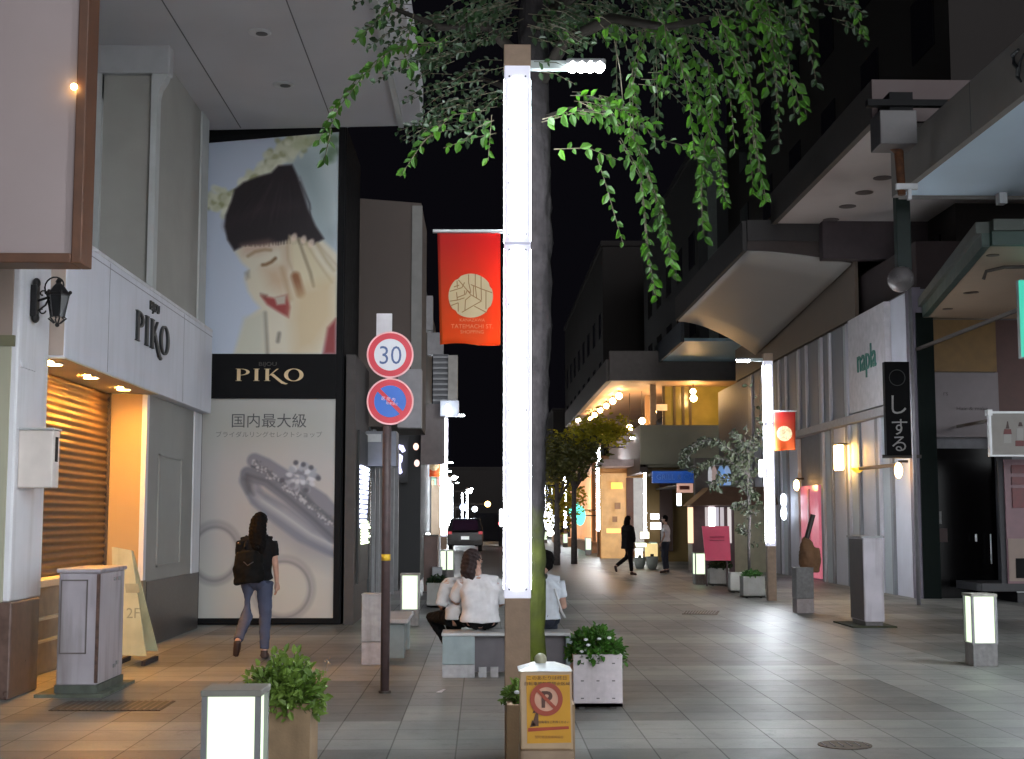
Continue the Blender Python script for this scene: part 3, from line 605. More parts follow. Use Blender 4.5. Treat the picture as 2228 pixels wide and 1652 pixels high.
# ================================================================ STREET LAMPS
lampc = emat('lamp_core', (.88, .94, 1.0), 36)
lampd = mat('lamp_diffuser', (.5, .5, .55), .35, var=0, emit=(.80, .80, 1.0), estr=.28)
screwm = mat('screw', (.12, .12, .15), .5, metal=.5, var=0)
ledm = emat('led_head', (.92, 1.0, 1.0), 60)
GL = 'column lamps with lit panels along the street'
def make_lamp(label, head_em):
    t = thing('street_lamp', label, 'street lamp', (0, 0, 0), GL)
    w2 = .09
    MB().box(-w2 + .005, w2 - .005, -w2 + .005, w2 - .005, 0, 1.07).build('base_column', tile_br, t, bevel=.004)
    b = MB().box(-w2, w2, -w2, w2, 1.07, 4.76).build('light_panel', lampd, t, bevel=.006)
    for z0, z1 in ((1.13, 3.465), (3.525, 4.675)):
        m = MB()
        for a in range(4):
            R = Matrix.Rotation(a * math.pi / 2, 3, 'Z'); n = 6
            pts = [R @ Vector((x, -w2 - .003, z)) for x, z in [(-.052, z0 + .02), (-.04, z0), (.04, z0), (.052, z0 + .02), (.052, z1 - .03), (.035, z1), (-.035, z1), (-.052, z1 - .03)]]
            m.prism(pts, R @ Vector((0, .004, 0)))
        m.build('light_core', lampc, b)
    m = MB()
    for z in (4.68, 4.30, 3.92, 3.56, 3.45, 3.07, 2.70, 2.34, 1.98, 1.62, 1.13):
        for x in (-.056, .056): m.lathe((x, -w2 - .003, z), [(.007, -.002), (.007, .003), (.004, .005)], 8, 'y')
    m.build('screws', screwm, b)
    m = MB(); m.box(-w2 - .002, w2 + .002, -w2 - .005, -w2 + .01, 3.487, 3.503); m.build('joint_strip', mat('joint_grey', (.35, .35, .42), .6, var=0, emit=(.5, .5, .7), estr=.25), b)
    MB().box(-w2 - .004, w2 + .004, -w2 - .004, w2 + .004, 4.76, 4.91).build('cap', tile_br, t, bevel=.004)
    MB().box(w2, .38, -.028, .028, 4.755, 4.82).build('arm', mat('arm_grey', (.34, .38, .38), .5), t, bevel=.006)
    m = MB(); m.cbox((.485, 0, 4.805), (.28, .13, .045)); h = m.build('lamp_head', greym, t, bevel=.015)
    m = MB()
    for k in range(4): m.ball((.39 + .063 * k, -.01, 4.785), (.042, .06, .046), 12, 8)
    m.build('led_cluster', head_em, h)
    return t
lamp = make_lamp('tall column lamp with glowing white panel in the middle foreground, beside the orange banner', ledm)
def place_lamp(x, y, flip, label, z=0):
    return dup(lamp, (x, y, z), math.pi if flip else 0, label=label)
lamp_spots = [(5.72, 27.5, 1, 'column lamp with glowing panel by the white slatted building on the right'),
              (-1.17, 42.4, 0, 'column lamp with glowing panel left of the street, just right of the round road signs'),
              (5.0, 59.5, 1, 'column lamp with glowing panel in front of the cafe with globe lights'),
              (-2.3, 78, 0, 'first smaller distant column lamp directly behind the left one'),
              (-2.5, 105, 0, 'distant column lamp above the dark parked car, left of centre'),
              (-1.6, 145, 0, 'farthest distant column lamp above the dark car on the left row'),
              (6.4, 54.0, 1, 'column lamp glowing between shops under the blue banner sign'),
              (4.9, 110, 1, 'faint distant column lamp just right of the big foreground lamp')]
for x, y, f, l in lamp_spots: place_lamp(x, y, f, l)
# unseen copies of the lamp, added beside and behind the viewer as fill light
place_lamp(6.5, 14.6, 1, 'unseen column lamp added outside the right edge to light the near canopy')
place_lamp(-.6, -7.5, 0, 'unseen column lamp added behind the viewer as fill light')
place_lamp(6.6, -3.5, 1, 'unseen column lamp added behind the viewer on the right as fill light')
lamp.location = (.238, 9.49, 0)
for o in list(bpy.data.objects):       # speaker boxes fixed to two of the lamps
    pass
for lx, ly, zz_, lab in ((.235, 9.4, 1.61, 'small white box fixed to the left side of the foreground lamp column'), (5.72, 27.5, 2.5, 'small glowing box fixed to the left side of the right lamp column')):
    s = thing('lamp_box', lab, 'light box', (lx, ly, zz_))
    d = .02 if ly < 10 else .1
    MB().box(lx - .1 - d, lx - .096, ly - .06, ly + .06, zz_ - .06, zz_ + (.06 if ly < 10 else .28)).build('lens', emat('box_light', (.95, .97, 1), 2.5), s, bevel=.01)
    MB().box(lx - .096, lx - .091, ly - .07, ly + .07, zz_ - .07, zz_ + .1).build('mount', greym, s)

# ---------------------------------------------------------------- banners
def banner_mat():
    m = bpy.data.materials.new('banner_cloth'); m.use_nodes = True; N = m.node_tree.nodes; L = m.node_tree.links; b = N['Principled BSDF']
    g = N.new('ShaderNodeTexCoord'); s = N.new('ShaderNodeSeparateXYZ'); L.new(g.outputs['Object'], s.inputs[0])
    r = N.new('ShaderNodeMapRange'); r.inputs[1].default_value = 2.8; r.inputs[2].default_value = 3.5; L.new(s.outputs[2], r.inputs[0])
    c = N.new('ShaderNodeValToRGB'); c.color_ramp.elements[0].color = (.80, .13, .015, 1); c.color_ramp.elements[1].color = (.62, .025, .02, 1); L.new(r.outputs[0], c.inputs[0])
    L.new(c.outputs[0], b.inputs['Base Color']); b.inputs['Roughness'].default_value = .75
    t = N.new('ShaderNodeBsdfTranslucent'); L.new(c.outputs[0], t.inputs[0]); mx = N.new('ShaderNodeMixShader'); mx.inputs[0].default_value = .35
    L.new(b.outputs[0], mx.inputs[1]); L.new(t.outputs[0], mx.inputs[2]); L.new(mx.outputs[0], N['Material Output'].inputs[0]); return m
bmat = banner_mat()
def make_banner(label):
    t = thing('street_banner', label, 'banner', (0, 0, 0), 'orange banners on the lamp columns')
    X0, X1, Z0, Z1 = -.55, -.115, 2.79, 3.585; n = 18; vs = []; fs = []
    for j in range(n + 1):
        for i in range(n + 1):
            a, b = i / n, j / n
            x = X0 + (X1 - X0) * a + .022 * b * (1 - a); vs.append((x, -.02 + .012 * math.sin(a * 7 + b * 2) * b + .02 * (1 - a) * b, Z1 - (Z1 - Z0) * b + .008 * math.sin(a * 6) * b))
    fs = [(j * (n + 1) + i, (j + 1) * (n + 1) + i, (j + 1) * (n + 1) + i + 1, j * (n + 1) + i + 1) for j in range(n) for i in range(n)]
    c = MB().add(vs, fs).build('cloth', bmat, t, smooth=True)
    sm = c.modifiers.new('s', 'SOLIDIFY'); sm.thickness = .002
    MB().tube([(-.58, -.02, Z1 - .012), (-.09, -.02, Z1 - .012)], .013, 12).build('rail', steel, t)
    # round emblem: pale disc divided by dark lines
    def py(x, z): b = (Z1 - z) / (Z1 - Z0); a = (x - X0) / (X1 - X0); return -.02 + .012 * math.sin(a * 7 + b * 2) * b + .02 * (1 - a) * b
    cx, cz, R = -.318, 3.125, .153
    em = mat('emblem_gold', (.78, .62, .36), .6, var=.05); el = mat('emblem_line', (.42, .20, .07), .6, var=0)
    for sgn in (-1, 1):
        m = MB(); n2 = 40; vs = [(cx, py(cx, cz) + sgn * .004, cz)]; 
        for k in range(n2):
            a = 2 * math.pi * k / n2; r = R * (1 - .05 * (1 if k % 11 == 3 else 0)); x, z = cx + r * math.cos(a), cz + r * math.sin(a); vs.append((x, py(x, z) + sgn * .004, z))
        m.add(vs, [(0, 1 + k, 1 + (k + 1) % n2) for k in range(n2)]); e = m.build('emblem', em, c)
        m = MB()
        def ln(pts):
            for (x0, y0), (x1, y1) in zip(pts, pts[1:]):
                A = Vector((cx + (x0 - .5) * 2 * R, 0, cz + (.5 - y0) * 2 * R)); B = Vector((cx + (x1 - .5) * 2 * R, 0, cz + (.5 - y1) * 2 * R))
                k = 5
                for q in range(k):
                    P_, Q_ = A.lerp(B, q / k), A.lerp(B, (q + 1) / k); d = (Q_ - P_).normalized() * .0028; nn = Vector((-d.z, 0, d.x))
                    y = lambda p: py(p.x, p.z) + sgn * .0055
                    m.add([(p.x, y(p), p.z) for p in (P_ + nn, Q_ + nn, Q_ - nn, P_ - nn)], [(0, 1, 2, 3)])
        for l in ([(.22, .14), (.42, .38), (.50, .48)], [(.45, .02), (.45, .2), (.5, .42)], [(.6, .01), (.6, .28), (.63, .55)], [(.73, .06), (.73, .3), (.74, .6)], [(.5, .25), (.72, .34), (.98, .43)],
                  [(.84, .38), (.84, .8)], [(.5, .48), (.74, .62), (.3, .88)], [(.58, .74), (.86, .88)], [(.38, .6), (.5, .5)], [(.38, .6), (.37, .84)], [(.03, .4), (.3, .32), (.36, .2)], [(.19, .16), (.2, .32)],
                  [(.18, .42), (.2, .6), (.36, .55)], [(.03, .62), (.2, .6)], [(.06, .72), (.22, .66), (.22, .86)], [(.36, .38), (.36, .48), (.2, .54)], [(.12, .3), (.24, .26)], [(.56, .28), (.56, .52)], [(.5, .44), (.42, .38), (.38, .48)]): ln(l)
        m.build('emblem_lines', el, e)
    lm = mat('banner_print', (.85, .36, .14), .7, var=0)
    for s_, h, z in (('KANAZAWA', .03, 2.945), ('TATEMACHI ST.', .041, 2.898), ('SHOPPING', .034, 2.862)):
        text(s_, h, lm, 'lettering', c, (cx + .01, -.032, z), (1, 0, 0), (0, 0, 1), .001)
    return t
ban = make_banner('orange banner with round gold emblem hanging from the foreground lamp column')
dup(ban, (5.72, 27.5, .18), math.pi, label='red banner on the right lamp column in front of the slatted facade')
dup(ban, (-1.17, 42.4, .1), 0, label='small orange banner beside the left lamp column in the distance')
dup(ban, (5.0, 59.5, 0), math.pi, label='small red banner behind the lamp in front of the orange lit shop')
ban.location = (.235, 9.4, 0)

# ---------------------------------------------------------------- glowing bollards
GB = 'lantern bollards on the paving'
glowm = emat('bollard_glow', (.79, 1.0, .68), .70)
def make_bollard():
    t = thing('bollard_light', '', 'bollard light', (0, 0, 0), GB); a = .14
    MB().box(-a + .005, a - .005, -a + .005, a - .005, 0, .245).build('stone_base', stoneg, t, bevel=.006)
    l = MB().box(-a + .022, a - .022, -a + .022, a - .022, .25, .755).build('lit_box', glowm, t)
    f = MB()
    for sx in (-1, 1):
        for sy in (-1, 1): f.box(sx * a, sx * (a - .026), min(sy * a, sy * (a - .026)), max(sy * a, sy * (a - .026)), .245, .755)
    f.box(-a, a, -a, a, .24, .252); f.build('frame', greym, t)
    MB().box(-a - .006, a + .006, -a - .006, a + .006, .755, .785).build('top_plate', mat('bollard_top', (.24, .23, .20), .5), t, bevel=.004)
    return t
bol = make_bollard()
spots = [(5.50, 15.35, 0, 'glowing square bollard alone on open paving near the right edge'),
         (-1.09, 21.2, .0, 'glowing square bollard left of the bench, behind the sign pole'),
         (5.38, 34.5, .12, 'glowing square bollard in front of the magenta board'),
         (-.95, 37.5, .75, 'narrow glowing bollard behind the seated woman, turned on its corner'),
         (4.72, 62, 0, 'nearest of three distant bollard lights along the orange lit pavement'),
         (4.77, 80, 0, 'middle one of three distant bollard lights along the orange lit pavement'),
         (4.2, 93, 0, 'farthest of three distant bollard lights, beside the tree trunk'),
         (6.15, 50, 0, 'small glowing bollard between the two pedestrians')]
for x, y, r, l in spots: dup(bol, (x, y, 0), r, label=l)
bol.location = (-1.20, 6.9, 0); bol['label'] = 'large glowing square bollard in the left foreground in front of a leafy planter'

# unlit stone posts
def stone_post(x, y, w, h, d, label, mm=stone):
    t = thing('stone_post', label, 'stone post', (x, y, 0), 'plain stone posts on the paving')
    MB().box(x - w / 2, x + w / 2, y, y + d, .25, h).build('shaft', mm, t, bevel=.008)
    MB().box(x - w / 2 + .003, x + w / 2 - .003, y + .003, y + d - .003, 0, .246).build('foot', mat('pinkish_granite', (.36, .31, .31), .6, var=.15, scale=20, dirt=.3), t, bevel=.006)
    MB().box(x - w / 2 - .006, x + w / 2 + .006, y - .006, y + d + .006, h, h + .015).build('cap', mm, t, bevel=.004)
    return t
q = PG(815, 1447); stone_post(q.x, q.y, .30, .76, .3, 'pale stone post half hidden by the sign pole')
q = PG(1753, 1335); stone_post(q.x, q.y, .30, .76, .35, 'grey stone post under the folded brown parasol', stoneg)
# cabinet on the right
q = PG(1882, 1365); t = thing('utility_cabinet', 'tall narrow pale cabinet with dark side on the right pavement', 'cabinet', (q.x, q.y, 0))
b_ = MB().box(q.x, q.x + .30, q.y, q.y + .8, .08, 1.32).build('body', mat('pale_cabinet', (.42, .39, .43), .5, var=.1, scale=3, dirt=.5), t, bevel=.01)
MB().box(q.x - .004, q.x, q.y + .03, q.y + .77, .1, 1.3).build('side_panel', mat('brown_side', (.10, .075, .065), .6, var=.2), b_)
MB().box(q.x - .03, q.x + .32, q.y - .02, q.y + .82, 1.32, 1.35).build('lid', greym, t)
MB().box(q.x + .02, q.x + .28, q.y + .02, q.y + .78, 0, .08).build('base', darkpl, t)
MB().box(q.x - .22, q.x + .45, q.y - .12, q.y + 1, 0, .02).build('stained_slab', mat('dark_moss', (.035, .04, .02), .9, var=.4), t)

# ---------------------------------------------------------------- road sign pole
sp = thing('road_sign_pole', 'dark pole with a 30 speed limit sign above a no parking sign', 'road sign', (0, 12.7, 0))
q = PG(837, 1508); X, Y = q.x, q.y; sp.location = (X, Y, 0); sp['_w'] = (X, Y, 0.0)
pr = 9.5 * Y / F
zt = PY(837, 684, Y).z
MB().tube([(X, Y, 0), (X, Y, zt - .02)], pr, 16).build('pole', mat('dark_pole', (.07, .045, .045), .5, var=.25, scale=12), sp, smooth=True)
z = PY(837, 1213, Y).z; MB().tube([(X, Y, z - .03), (X, Y, z + .03)], pr * 1.06, 16).build('yellow_band', mat('yellow_tape', (.75, .45, .03), .5), sp, smooth=True)
MB().lathe((X, Y, 0), [(pr * 1.4, 0), (pr * 1.4, .02)], 16).build('base_ring', dkbrown, sp)
MB().box(PY(820, 700, Y).x, PY(854, 700, Y).x, Y - pr - .012, Y - pr, PY(837, 735, Y).z, zt).build('back_plate', mat('plate_white', (.52, .50, .52), .5), sp, bevel=.004)
red = mat('sign_red', (.55, .015, .035), .35, var=.05); blue = mat('sign_blue', (.012, .12, .50), .35, var=.05); sw_ = mat('sign_white', (.62, .62, .66), .35, var=.04); pinkr = mat('sign_rim', (.80, .42, .42), .5)
def disc(c, r, y0, y1, m_, name, par, n=48):
    return MB().lathe((c[0], 0, c[1]), [(r, -y0), (r, -y1)] if y0 > y1 else [(r, -y1), (r, -y0)], n, 'y').build(name, m_, par)
def annulus(cx, cz, r0, r1, y, th, m_, name, par, n=56):
    m = MB()
    for k in range(n):
        a, b = 2 * math.pi * k / n, 2 * math.pi * (k + 1) / n
        m.prism([(cx + r * math.cos(t), y, cz + r * math.sin(t)) for r, t in ((r0, a), (r1, a), (r1, b), (r0, b))], (0, th, 0))
    return m.build(name, m_, par)
for (u, v, kind) in ((850, 774, 30), (850, 875, 0)):
    p = PY(u, v, Y); cx, cz, R = p.x, p.z, 51 * Y / F; y = Y - pr - .03
    pl = MB().lathe((cx, y, cz), [(R, -.006), (R, .0)], 56, 'y').build('speed_sign' if kind else 'no_parking_sign', pinkr if kind else pinkr, sp)
    MB().box(cx - .02, cx + .02, y + .0, Y - pr * .5, cz - .12, cz + .12).build('bracket', greym, pl)
    annulus(cx, cz, R * .68, R * .93, y - .004, .003, red, 'red_ring', pl)
    MB().lathe((cx, y - .001, cz), [(R * .69, -.001), (R * .69, .002)], 56, 'y').build('face', sw_ if kind else blue, pl)
    if kind:
        text('30', R * 1.12, mat('sign_digit', (.05, .09, .22), .4, var=0), 'number', pl, (cx, y - .005, cz - R * .40), (1, 0, 0), (0, 0, 1), .001, sx=.92, bold=-.004)
    else:
        a = math.radians(-45); dx, dz = math.cos(a), math.sin(a); nx, nz = -dz, dx; Lh = R * .75; wd = R * .085
        MB().prism([(cx + dx * s1 * Lh + nx * s2 * wd, y - .0055, cz + dz * s1 * Lh + nz * s2 * wd) for s1, s2 in ((-1, -1), (1, -1), (1, 1), (-1, 1))], (0, .002, 0)).build('slash', red, pl)
        text('区 間 内', R * .17, mat('sticker', (.75, .5, .6), .5, var=0), 'sticker_print', pl, (cx - R * .08, y - .008, cz + R * .04), (1, 0, -.12), (0.12, 0, 1), .001)
        text('駐車禁止', R * .13, mat('sticker', (.75, .5, .6), .5, var=0), 'sticker_print', pl, (cx + R * .08, y - .008, cz - R * .14), (1, 0, -.12), (0.12, 0, 1), .001)

# ---------------------------------------------------------------- no parking cone stand
st = thing('parking_notice_stand', 'yellow no parking notice on a square stand with round knob in front of the planter', 'sign', (.28, 8.0, 0))
YS = 8.0
def S_(u, v, d=0): q = PY(u, v, YS); return Vector((q.x, YS - d, q.z))
standm = mat('stand_beige', (.46, .32, .20), .5, var=.1, scale=6)
a, b, c, d = S_(1130, 1461), S_(1244, 1461), S_(1247, 1632), S_(1133, 1632)
top = [a, b, b + Vector((0, .26, 0)), a + Vector((0, .26, 0))]; zb0 = d.z
m = MB(); m.add([a, b, b + Vector((-.01, .28, 0)), a + Vector((.01, .28, 0)), d + Vector((-.0, 0, 0)), c, c + Vector((0, .3, 0)), d + Vector((0, .3, 0))], [(0, 1, 5, 4)[::-1], (1, 2, 6, 5)[::-1], (2, 3, 7, 6)[::-1], (3, 0, 4, 7)[::-1], (0, 1, 2, 3), (4, 7, 6, 5)])
m.build('body', standm, st, bevel=.01)
MB().box(d.x - .005, c.x + .005, YS - .015, YS + .32, 0, zb0).build('pedestal', mat('stand_foot', (.30, .21, .14), .6, var=.2, scale=6), st, bevel=.02)
m = MB(); hx = (a.x + b.x) / 2; vs = [(a.x - .008, YS - .012, a.z), (b.x + .008, YS - .012, a.z), (b.x + .008, YS + .28, a.z), (a.x - .008, YS + .28, a.z), (hx - .06, YS + .08, a.z + .036), (hx + .06, YS + .08, a.z + .036), (hx + .06, YS + .19, a.z + .036), (hx - .06, YS + .19, a.z + .036)]
m.add(vs, [(0, 1, 5, 4), (1, 2, 6, 5), (2, 3, 7, 6), (3, 0, 4, 7), (4, 5, 6, 7), (0, 3, 2, 1)]); m.build('lid', mat('lid_white', (.62, .66, .66), .35, var=.05), st, bevel=.004)
MB().ball((S_(1178, 1443).x, YS + .12, S_(1178, 1441).z + .004), .036, 20, 14).build('knob', mat('knob_beige', (.42, .40, .28), .45), st, smooth=True)
nt_ = MB().prism([S_(1145, 1470, .004), S_(1239, 1468, .004), S_(1243, 1616, .002), S_(1147, 1618, .002)], (0, .003, 0)).build('notice', mat('notice_yellow', (.62, .30, .012), .45, var=.05), st)
pc = S_(1188.5, 1521); cr = mat('notice_red', (.36, .055, .025), .5, var=.05)
rr = 35 * YS / F
MB().lathe((pc.x, YS - .010, pc.z), [(rr * .8, -.002), (rr * .8, .001)], 40, 'y').build('disc', mat('notice_pink', (.66, .36, .25), .5), nt_)
annulus(pc.x, pc.z, rr * .72, rr, YS - .014, .003, cr, 'ring', nt_)
text('P', rr * 1.35, mat('notice_p', (.09, .03, .02), .5, var=0), 'letter_p', nt_, (pc.x, YS - .015, pc.z - rr * .47), (1, 0, 0), (0, 0, 1), .001, bold=.03)
MB().prism([(pc.x + x * rr, YS - .018, pc.z + z * rr) for x, z in ((-.66, .52), (-.52, .66), (.66, -.52), (.52, -.66))], (0, .002, 0)).build('slash', cr, nt_)
nk = mat('notice_ink', (.10, .04, .02), .5, var=0)
text('このあたりは終日', .025, nk, 'lettering', nt_, (S_(1190, 1478).x, YS - .008, S_(1190, 1477).z - .004), (1, 0, 0), (0, 0, 1), .0006, sx=1.15)
text('自転車等放置禁止区域', .022, nk, 'lettering', nt_, (S_(1190, 1490).x, YS - .008, S_(1190, 1489).z - .004), (1, 0, 0), (0, 0, 1), .0006, sx=1.2)
text('駐輪場をご利用ください', .016, nk, 'lettering', nt_, (S_(1205, 1573).x, YS - .008, S_(1205, 1573).z), (1, 0, 0), (0, 0, 1), .0006)
text('竪町商店街振興組合', .018, mat('notice_faint', (.40, .17, .03), .5, var=0), 'lettering', nt_, (S_(1195, 1608).x, YS - .008, S_(1195, 1606).z), (1, 0, 0), (0, 0, 1), .0006)
MB().prism([S_(1149, 1584, .007), S_(1237, 1580, .007), S_(1238, 1586, .007), S_(1149, 1592, .007)], (0, .002, 0)).build('red_bar', mat('bar_red', (.40, .05, .015), .5), nt_)
m = MB(); 
for q in ([(1157, 1578), (1166, 1550), (1171, 1551), (1172, 1580)], [(1158, 1552), (1163, 1543), (1170, 1550)], [(1153, 1582), (1158, 1566), (1166, 1580)]): m.prism([S_(u, v, .0075) for u, v in q], (0, .002, 0))
m.build('pictogram', nk, nt_)

# ---------------------------------------------------------------- benches
def bench(label, xl_, xr_, y, h=.45, blk=.33):
    t = thing('stone_bench', label, 'bench', (xl_, y, 0))
    MB().box(xl_ - .01, xr_ + .01, y - .01, y + .46, h - .035, h).build('seat', mat('bench_seat', (.40, .40, .41), .45, var=.1, scale=8), t, bevel=.012)
    for x0, x1 in ((xl_, xl_ + blk), (xr_ - .06, xr_)):
        b = MB().box(x0, x1, y, y + .45, .13, h - .035).build('end_block', mat('bench_teal', (.24, .29, .30), .5, var=.12, scale=6, dirt=.25), t, bevel=.006)
        MB().box(x0, x1, y + .003, y + .45, 0, .128).build('foot_block', stone, b, bevel=.004)
    MB().box(xl_ + blk, xr_ - .06, y + .08, y + .40, .05, h - .035).build('front_panel', mat('bench_slate', (.095, .085, .095), .6, var=.15, scale=6), t)
    for x in (xl_ + blk + .08, xl_ + blk + .2): MB().box(x - .04, x + .04, y + .03, y + .12, 0, .1).build('inner_foot', stone, t)
    return t
q = PG(962, 1475)
bench('pale stone bench with slate front that the people in white sit on', q.x, PG(1245, 1475).x, q.y)
q = PG(842, 1440, 0); 
t = thing('stone_bench', 'small stone bench seen end-on behind the pale post by the sign pole', 'bench', (q.x, q.y, 0))
MB().box(-1.28, -.86, 16.2, 17.6, .40, .45).build('seat', mat('bench_seat', (1, 1, 1)), t, bevel=.01)
for y in (16.25, 17.3): MB().box(-1.24, -.90, y, y + .25, 0, .40).build('end_block', mat('bench_teal', (1, 1, 1)), t, bevel=.006)
# access covers
for i, (pts, lab) in enumerate((([(1798, 1624), (1840, 1632), (1878, 1620), (1835, 1611)], 'round stained iron cover near the bottom edge, right of the planter'),
                   ([(1484, 1337), (1560, 1338), (1566, 1330), (1490, 1330)], 'dark oblong grating in the paving right of centre'))):
    g = [PG(u, v) for u, v in pts]
    t = thing('access_cover', lab, 'manhole cover', (g[0].x, g[0].y, 0))
    if i == 0:
        c = (g[0] + g[2]) / 2; MB().lathe((c.x, c.y, 0), [(.19, .0), (.19, .006)], 28).build('cover', mat('rusty_iron', (.10, .075, .055), .7, var=.4, scale=14), t)
        m = MB(); [m.tube([(c.x - .15 + .06 * k, c.y - .08, .006), (c.x - .15 + .06 * k, c.y + .08, .006)], .006, 6) for k in range(6)]; m.build('ribs', darkpl, t)
    else:
        MB().prism([(p.x, p.y, .001) for p in g], (0, 0, .006)).build('cover', mat('drain_cover', (1, 1, 1)), t)
        m = MB(); [m.prism([(g[0].lerp(g[1], k / 12).x, g[0].y, .008), (g[0].lerp(g[1], k / 12).x + .02, g[0].y, .008), (g[3].lerp(g[2], k / 12).x + .02, g[3].y, .008), (g[3].lerp(g[2], k / 12).x, g[3].y, .008)], (0, 0, .004)) for k in range(12)]; m.build('bars', darkpl, t)
# dropped leaflet
q = PG(957, 1505); tag(MB().prism([(q.x - .03, q.y - .1, .004), (q.x + .02, q.y - .1, .004), (q.x + .05, q.y + .12, .004), (q.x + .03, q.y + .12, .004)], (0, 0, .004)).build('paper_slip', mat('paper', (.7, .7, .75), .7), None), 'thin white paper slip lying on the paving in front of the bench', 'litter')
# ================================================================ RIGHT: canopies
GC = 'canopies over the pavements'
pal = mat('canopy_pale', (.68, .82, .95), .5, var=.04, scale=.6)
facg = mat('canopy_fascia', (.22, .20, .185), .6, var=.08, scale=2)
redp = mat('fascia_red', (.065, .038, .038), .6, var=.08, scale=2)
taup = mat('canopy_taupe', (.52, .46, .44), .6, var=.06, scale=1)
# near canopy
X1 = 7.5; D1 = 24.7
t = thing('street_canopy', 'nearest right canopy with pale blue lit underside and grey fascia with black script', 'canopy', (X1, 20, 7.5), GC)
MB().box(X1 + .12, 16, 8, D1, 7.5, 7.6).build('soffit', pal, t)
f = MB().box(X1, X1 + .12, 8, D1 + .05, 7.47, 8.32).build('fascia', facg, t)
for y in (11.5, 14.5, 17.5, 20.6): MB().box(X1 - .004, X1, y, y + .02, 7.48, 8.31).build('joint', mat('joint', (1, 1, 1)), f)
MB().box(X1 + .12, 16, 8, D1, 8.2, 8.3).build('roof', blackm, t)
MB().box(X1 + .12, 16, D1 - .02, D1 + .05, 7.44, 8.2).build('end_beam', facg, t)
m = MB()
def yz(u, v): 
    r = ray(u, v); k = (X1 - .03) / r.x; return (X1 - .03, r.y * k, EYE + r.z * k)
m.tube([yz(*p) for p in ((2216, 108), (2204, 120), (2206, 140), (2216, 150), (2214, 168), (2222, 178))], [.02, .035, .03, .035, .03, .015], 8)
m.tube([yz(*p) for p in ((2228, 118), (2219, 135), (2217, 160))], .018, 8)
m.build('script_lettering', lett, f)
m = MB()
for u in (2170,): p = PY(u, 436, D1); m.box(p.x - .07, p.x + .07, D1 - .3, D1 - .1, 7.3, 7.5)
m.build('down_bracket', steel, t)
# middle canopy
X2, D2a, D2b, Z2 = 6.85, 23.6, 32.2, 8.6
t = thing('street_canopy', 'second right canopy, taupe underside with a row of dark round fittings', 'canopy', (X2, 28, 8.6), GC)
MB().box(X2 + .12, 14, D2a + .12, D2b, Z2, Z2 + .1).build('soffit', taup, t)
MB().box(X2, X2 + .12, D2a + .12, D2b, Z2 - .03, Z2 + .72).build('fascia', mat('fascia_brown', (.07, .062, .056), .6, var=.1), t)
MB().box(X2, 14, D2a, D2a + .12, Z2 - .03, Z2 + .72).build('end_fascia', redp, t)
for k, (u, v) in enumerate(((1920, 387), (1880, 419), (1844, 449), (1808, 478))):
    p = PG(u, v, Z2 - .01) if False else None
    r = ray(u, v); kk = (Z2 - EYE) / r.z; P_ = Vector((0, 0, EYE)) + r * kk
    MB().lathe((P_.x, P_.y, Z2 - .012), [(.19, 0), (.19, .012)], 20).build('ceiling_fitting', mat('fitting_dark', (.10, .08, .078), .6, var=0), t)
MB().box(8.0, 14, 31.9, 32.25, 7.7, Z2 - .002).build('end_wall', mat('dark_purple_wall', (.06, .045, .05), .7), t)
# curved canopy
t = thing('street_canopy', 'third right canopy whose taupe underside curves down to the slatted facade', 'canopy', (6.3, 38, 8), GC)
n = 12; nj = 6; vs = []; fs = []; y0, y1 = 32.4, 44.0
for j in range(nj + 1):
    for i in range(n + 1):
        a, b = i / n, j / nj; x = 6.3 + 2.5 * a; vs.append((x, y0 + (y1 - y0) * b, 8.0 - a ** 1.7 * (.30 + .80 * b)))
for j in range(nj):
    for i in range(n): k = j * (n + 1) + i; fs.append((k, k + n + 1, k + n + 2, k + 1))
o = MB().add(vs, fs).build('soffit', mat('soffit_satin', (.34, .325, .31), .5, var=.05, scale=1, metal=.1), t, smooth=True)
sm = o.modifiers.new('s', 'SOLIDIFY'); sm.thickness = .06; sm.offset = 1
MB().box(8.86, 8.95, y0, y1 + 4, 6.4, 8.2).build('upper_wall', mat('taupe_wall', (.15, .115, .09), .6, var=.1, scale=1), t)
MB().prism([(6.3 + 2.5 * k / 8, y0 - .06, 8.0 - (k / 8) ** 1.7 * .30 - .02) for k in range(9)] + [(8.8, y0 - .06, 8.2), (6.3, y0 - .06, 8.2)], (0, .05, 0)).build('end_trim', mat('trim_brown', (.06, .045, .042), .7), t)
MB().box(6.2, 6.3, y0, y1, 7.97, 8.7).build('fascia', mat('fascia_dark', (.045, .04, .04), .7), t)
MB().box(6.3, 12, y0 - .12, y0 - .06, 8.2, 8.7).build('end_fascia', mat('fascia_dark', (1, 1, 1)), t)
MB().box(6.3, 12, y0, y1, 8.62, 8.7).build('roof', blackm, t)
# far blue-lit canopy
t = thing('street_canopy', 'small far canopy with steel blue underside above the right lamp head', 'canopy', (6.7, 49, 7.5), GC)
MB().box(6.7, 12, 45.5, 52.2, 7.5, 7.6).build('soffit', mat('steel_blue', (.32, .52, .64), .5, var=.05), t)
MB().box(6.6, 6.7, 45.5, 52.2, 7.47, 8.2).build('fascia', mat('fascia_slate', (.05, .06, .075), .7), t)
MB().box(6.6, 12, 52.2, 52.4, 7.0, 8.2).build('end_beam', mat('fascia_dark', (1, 1, 1)), t)

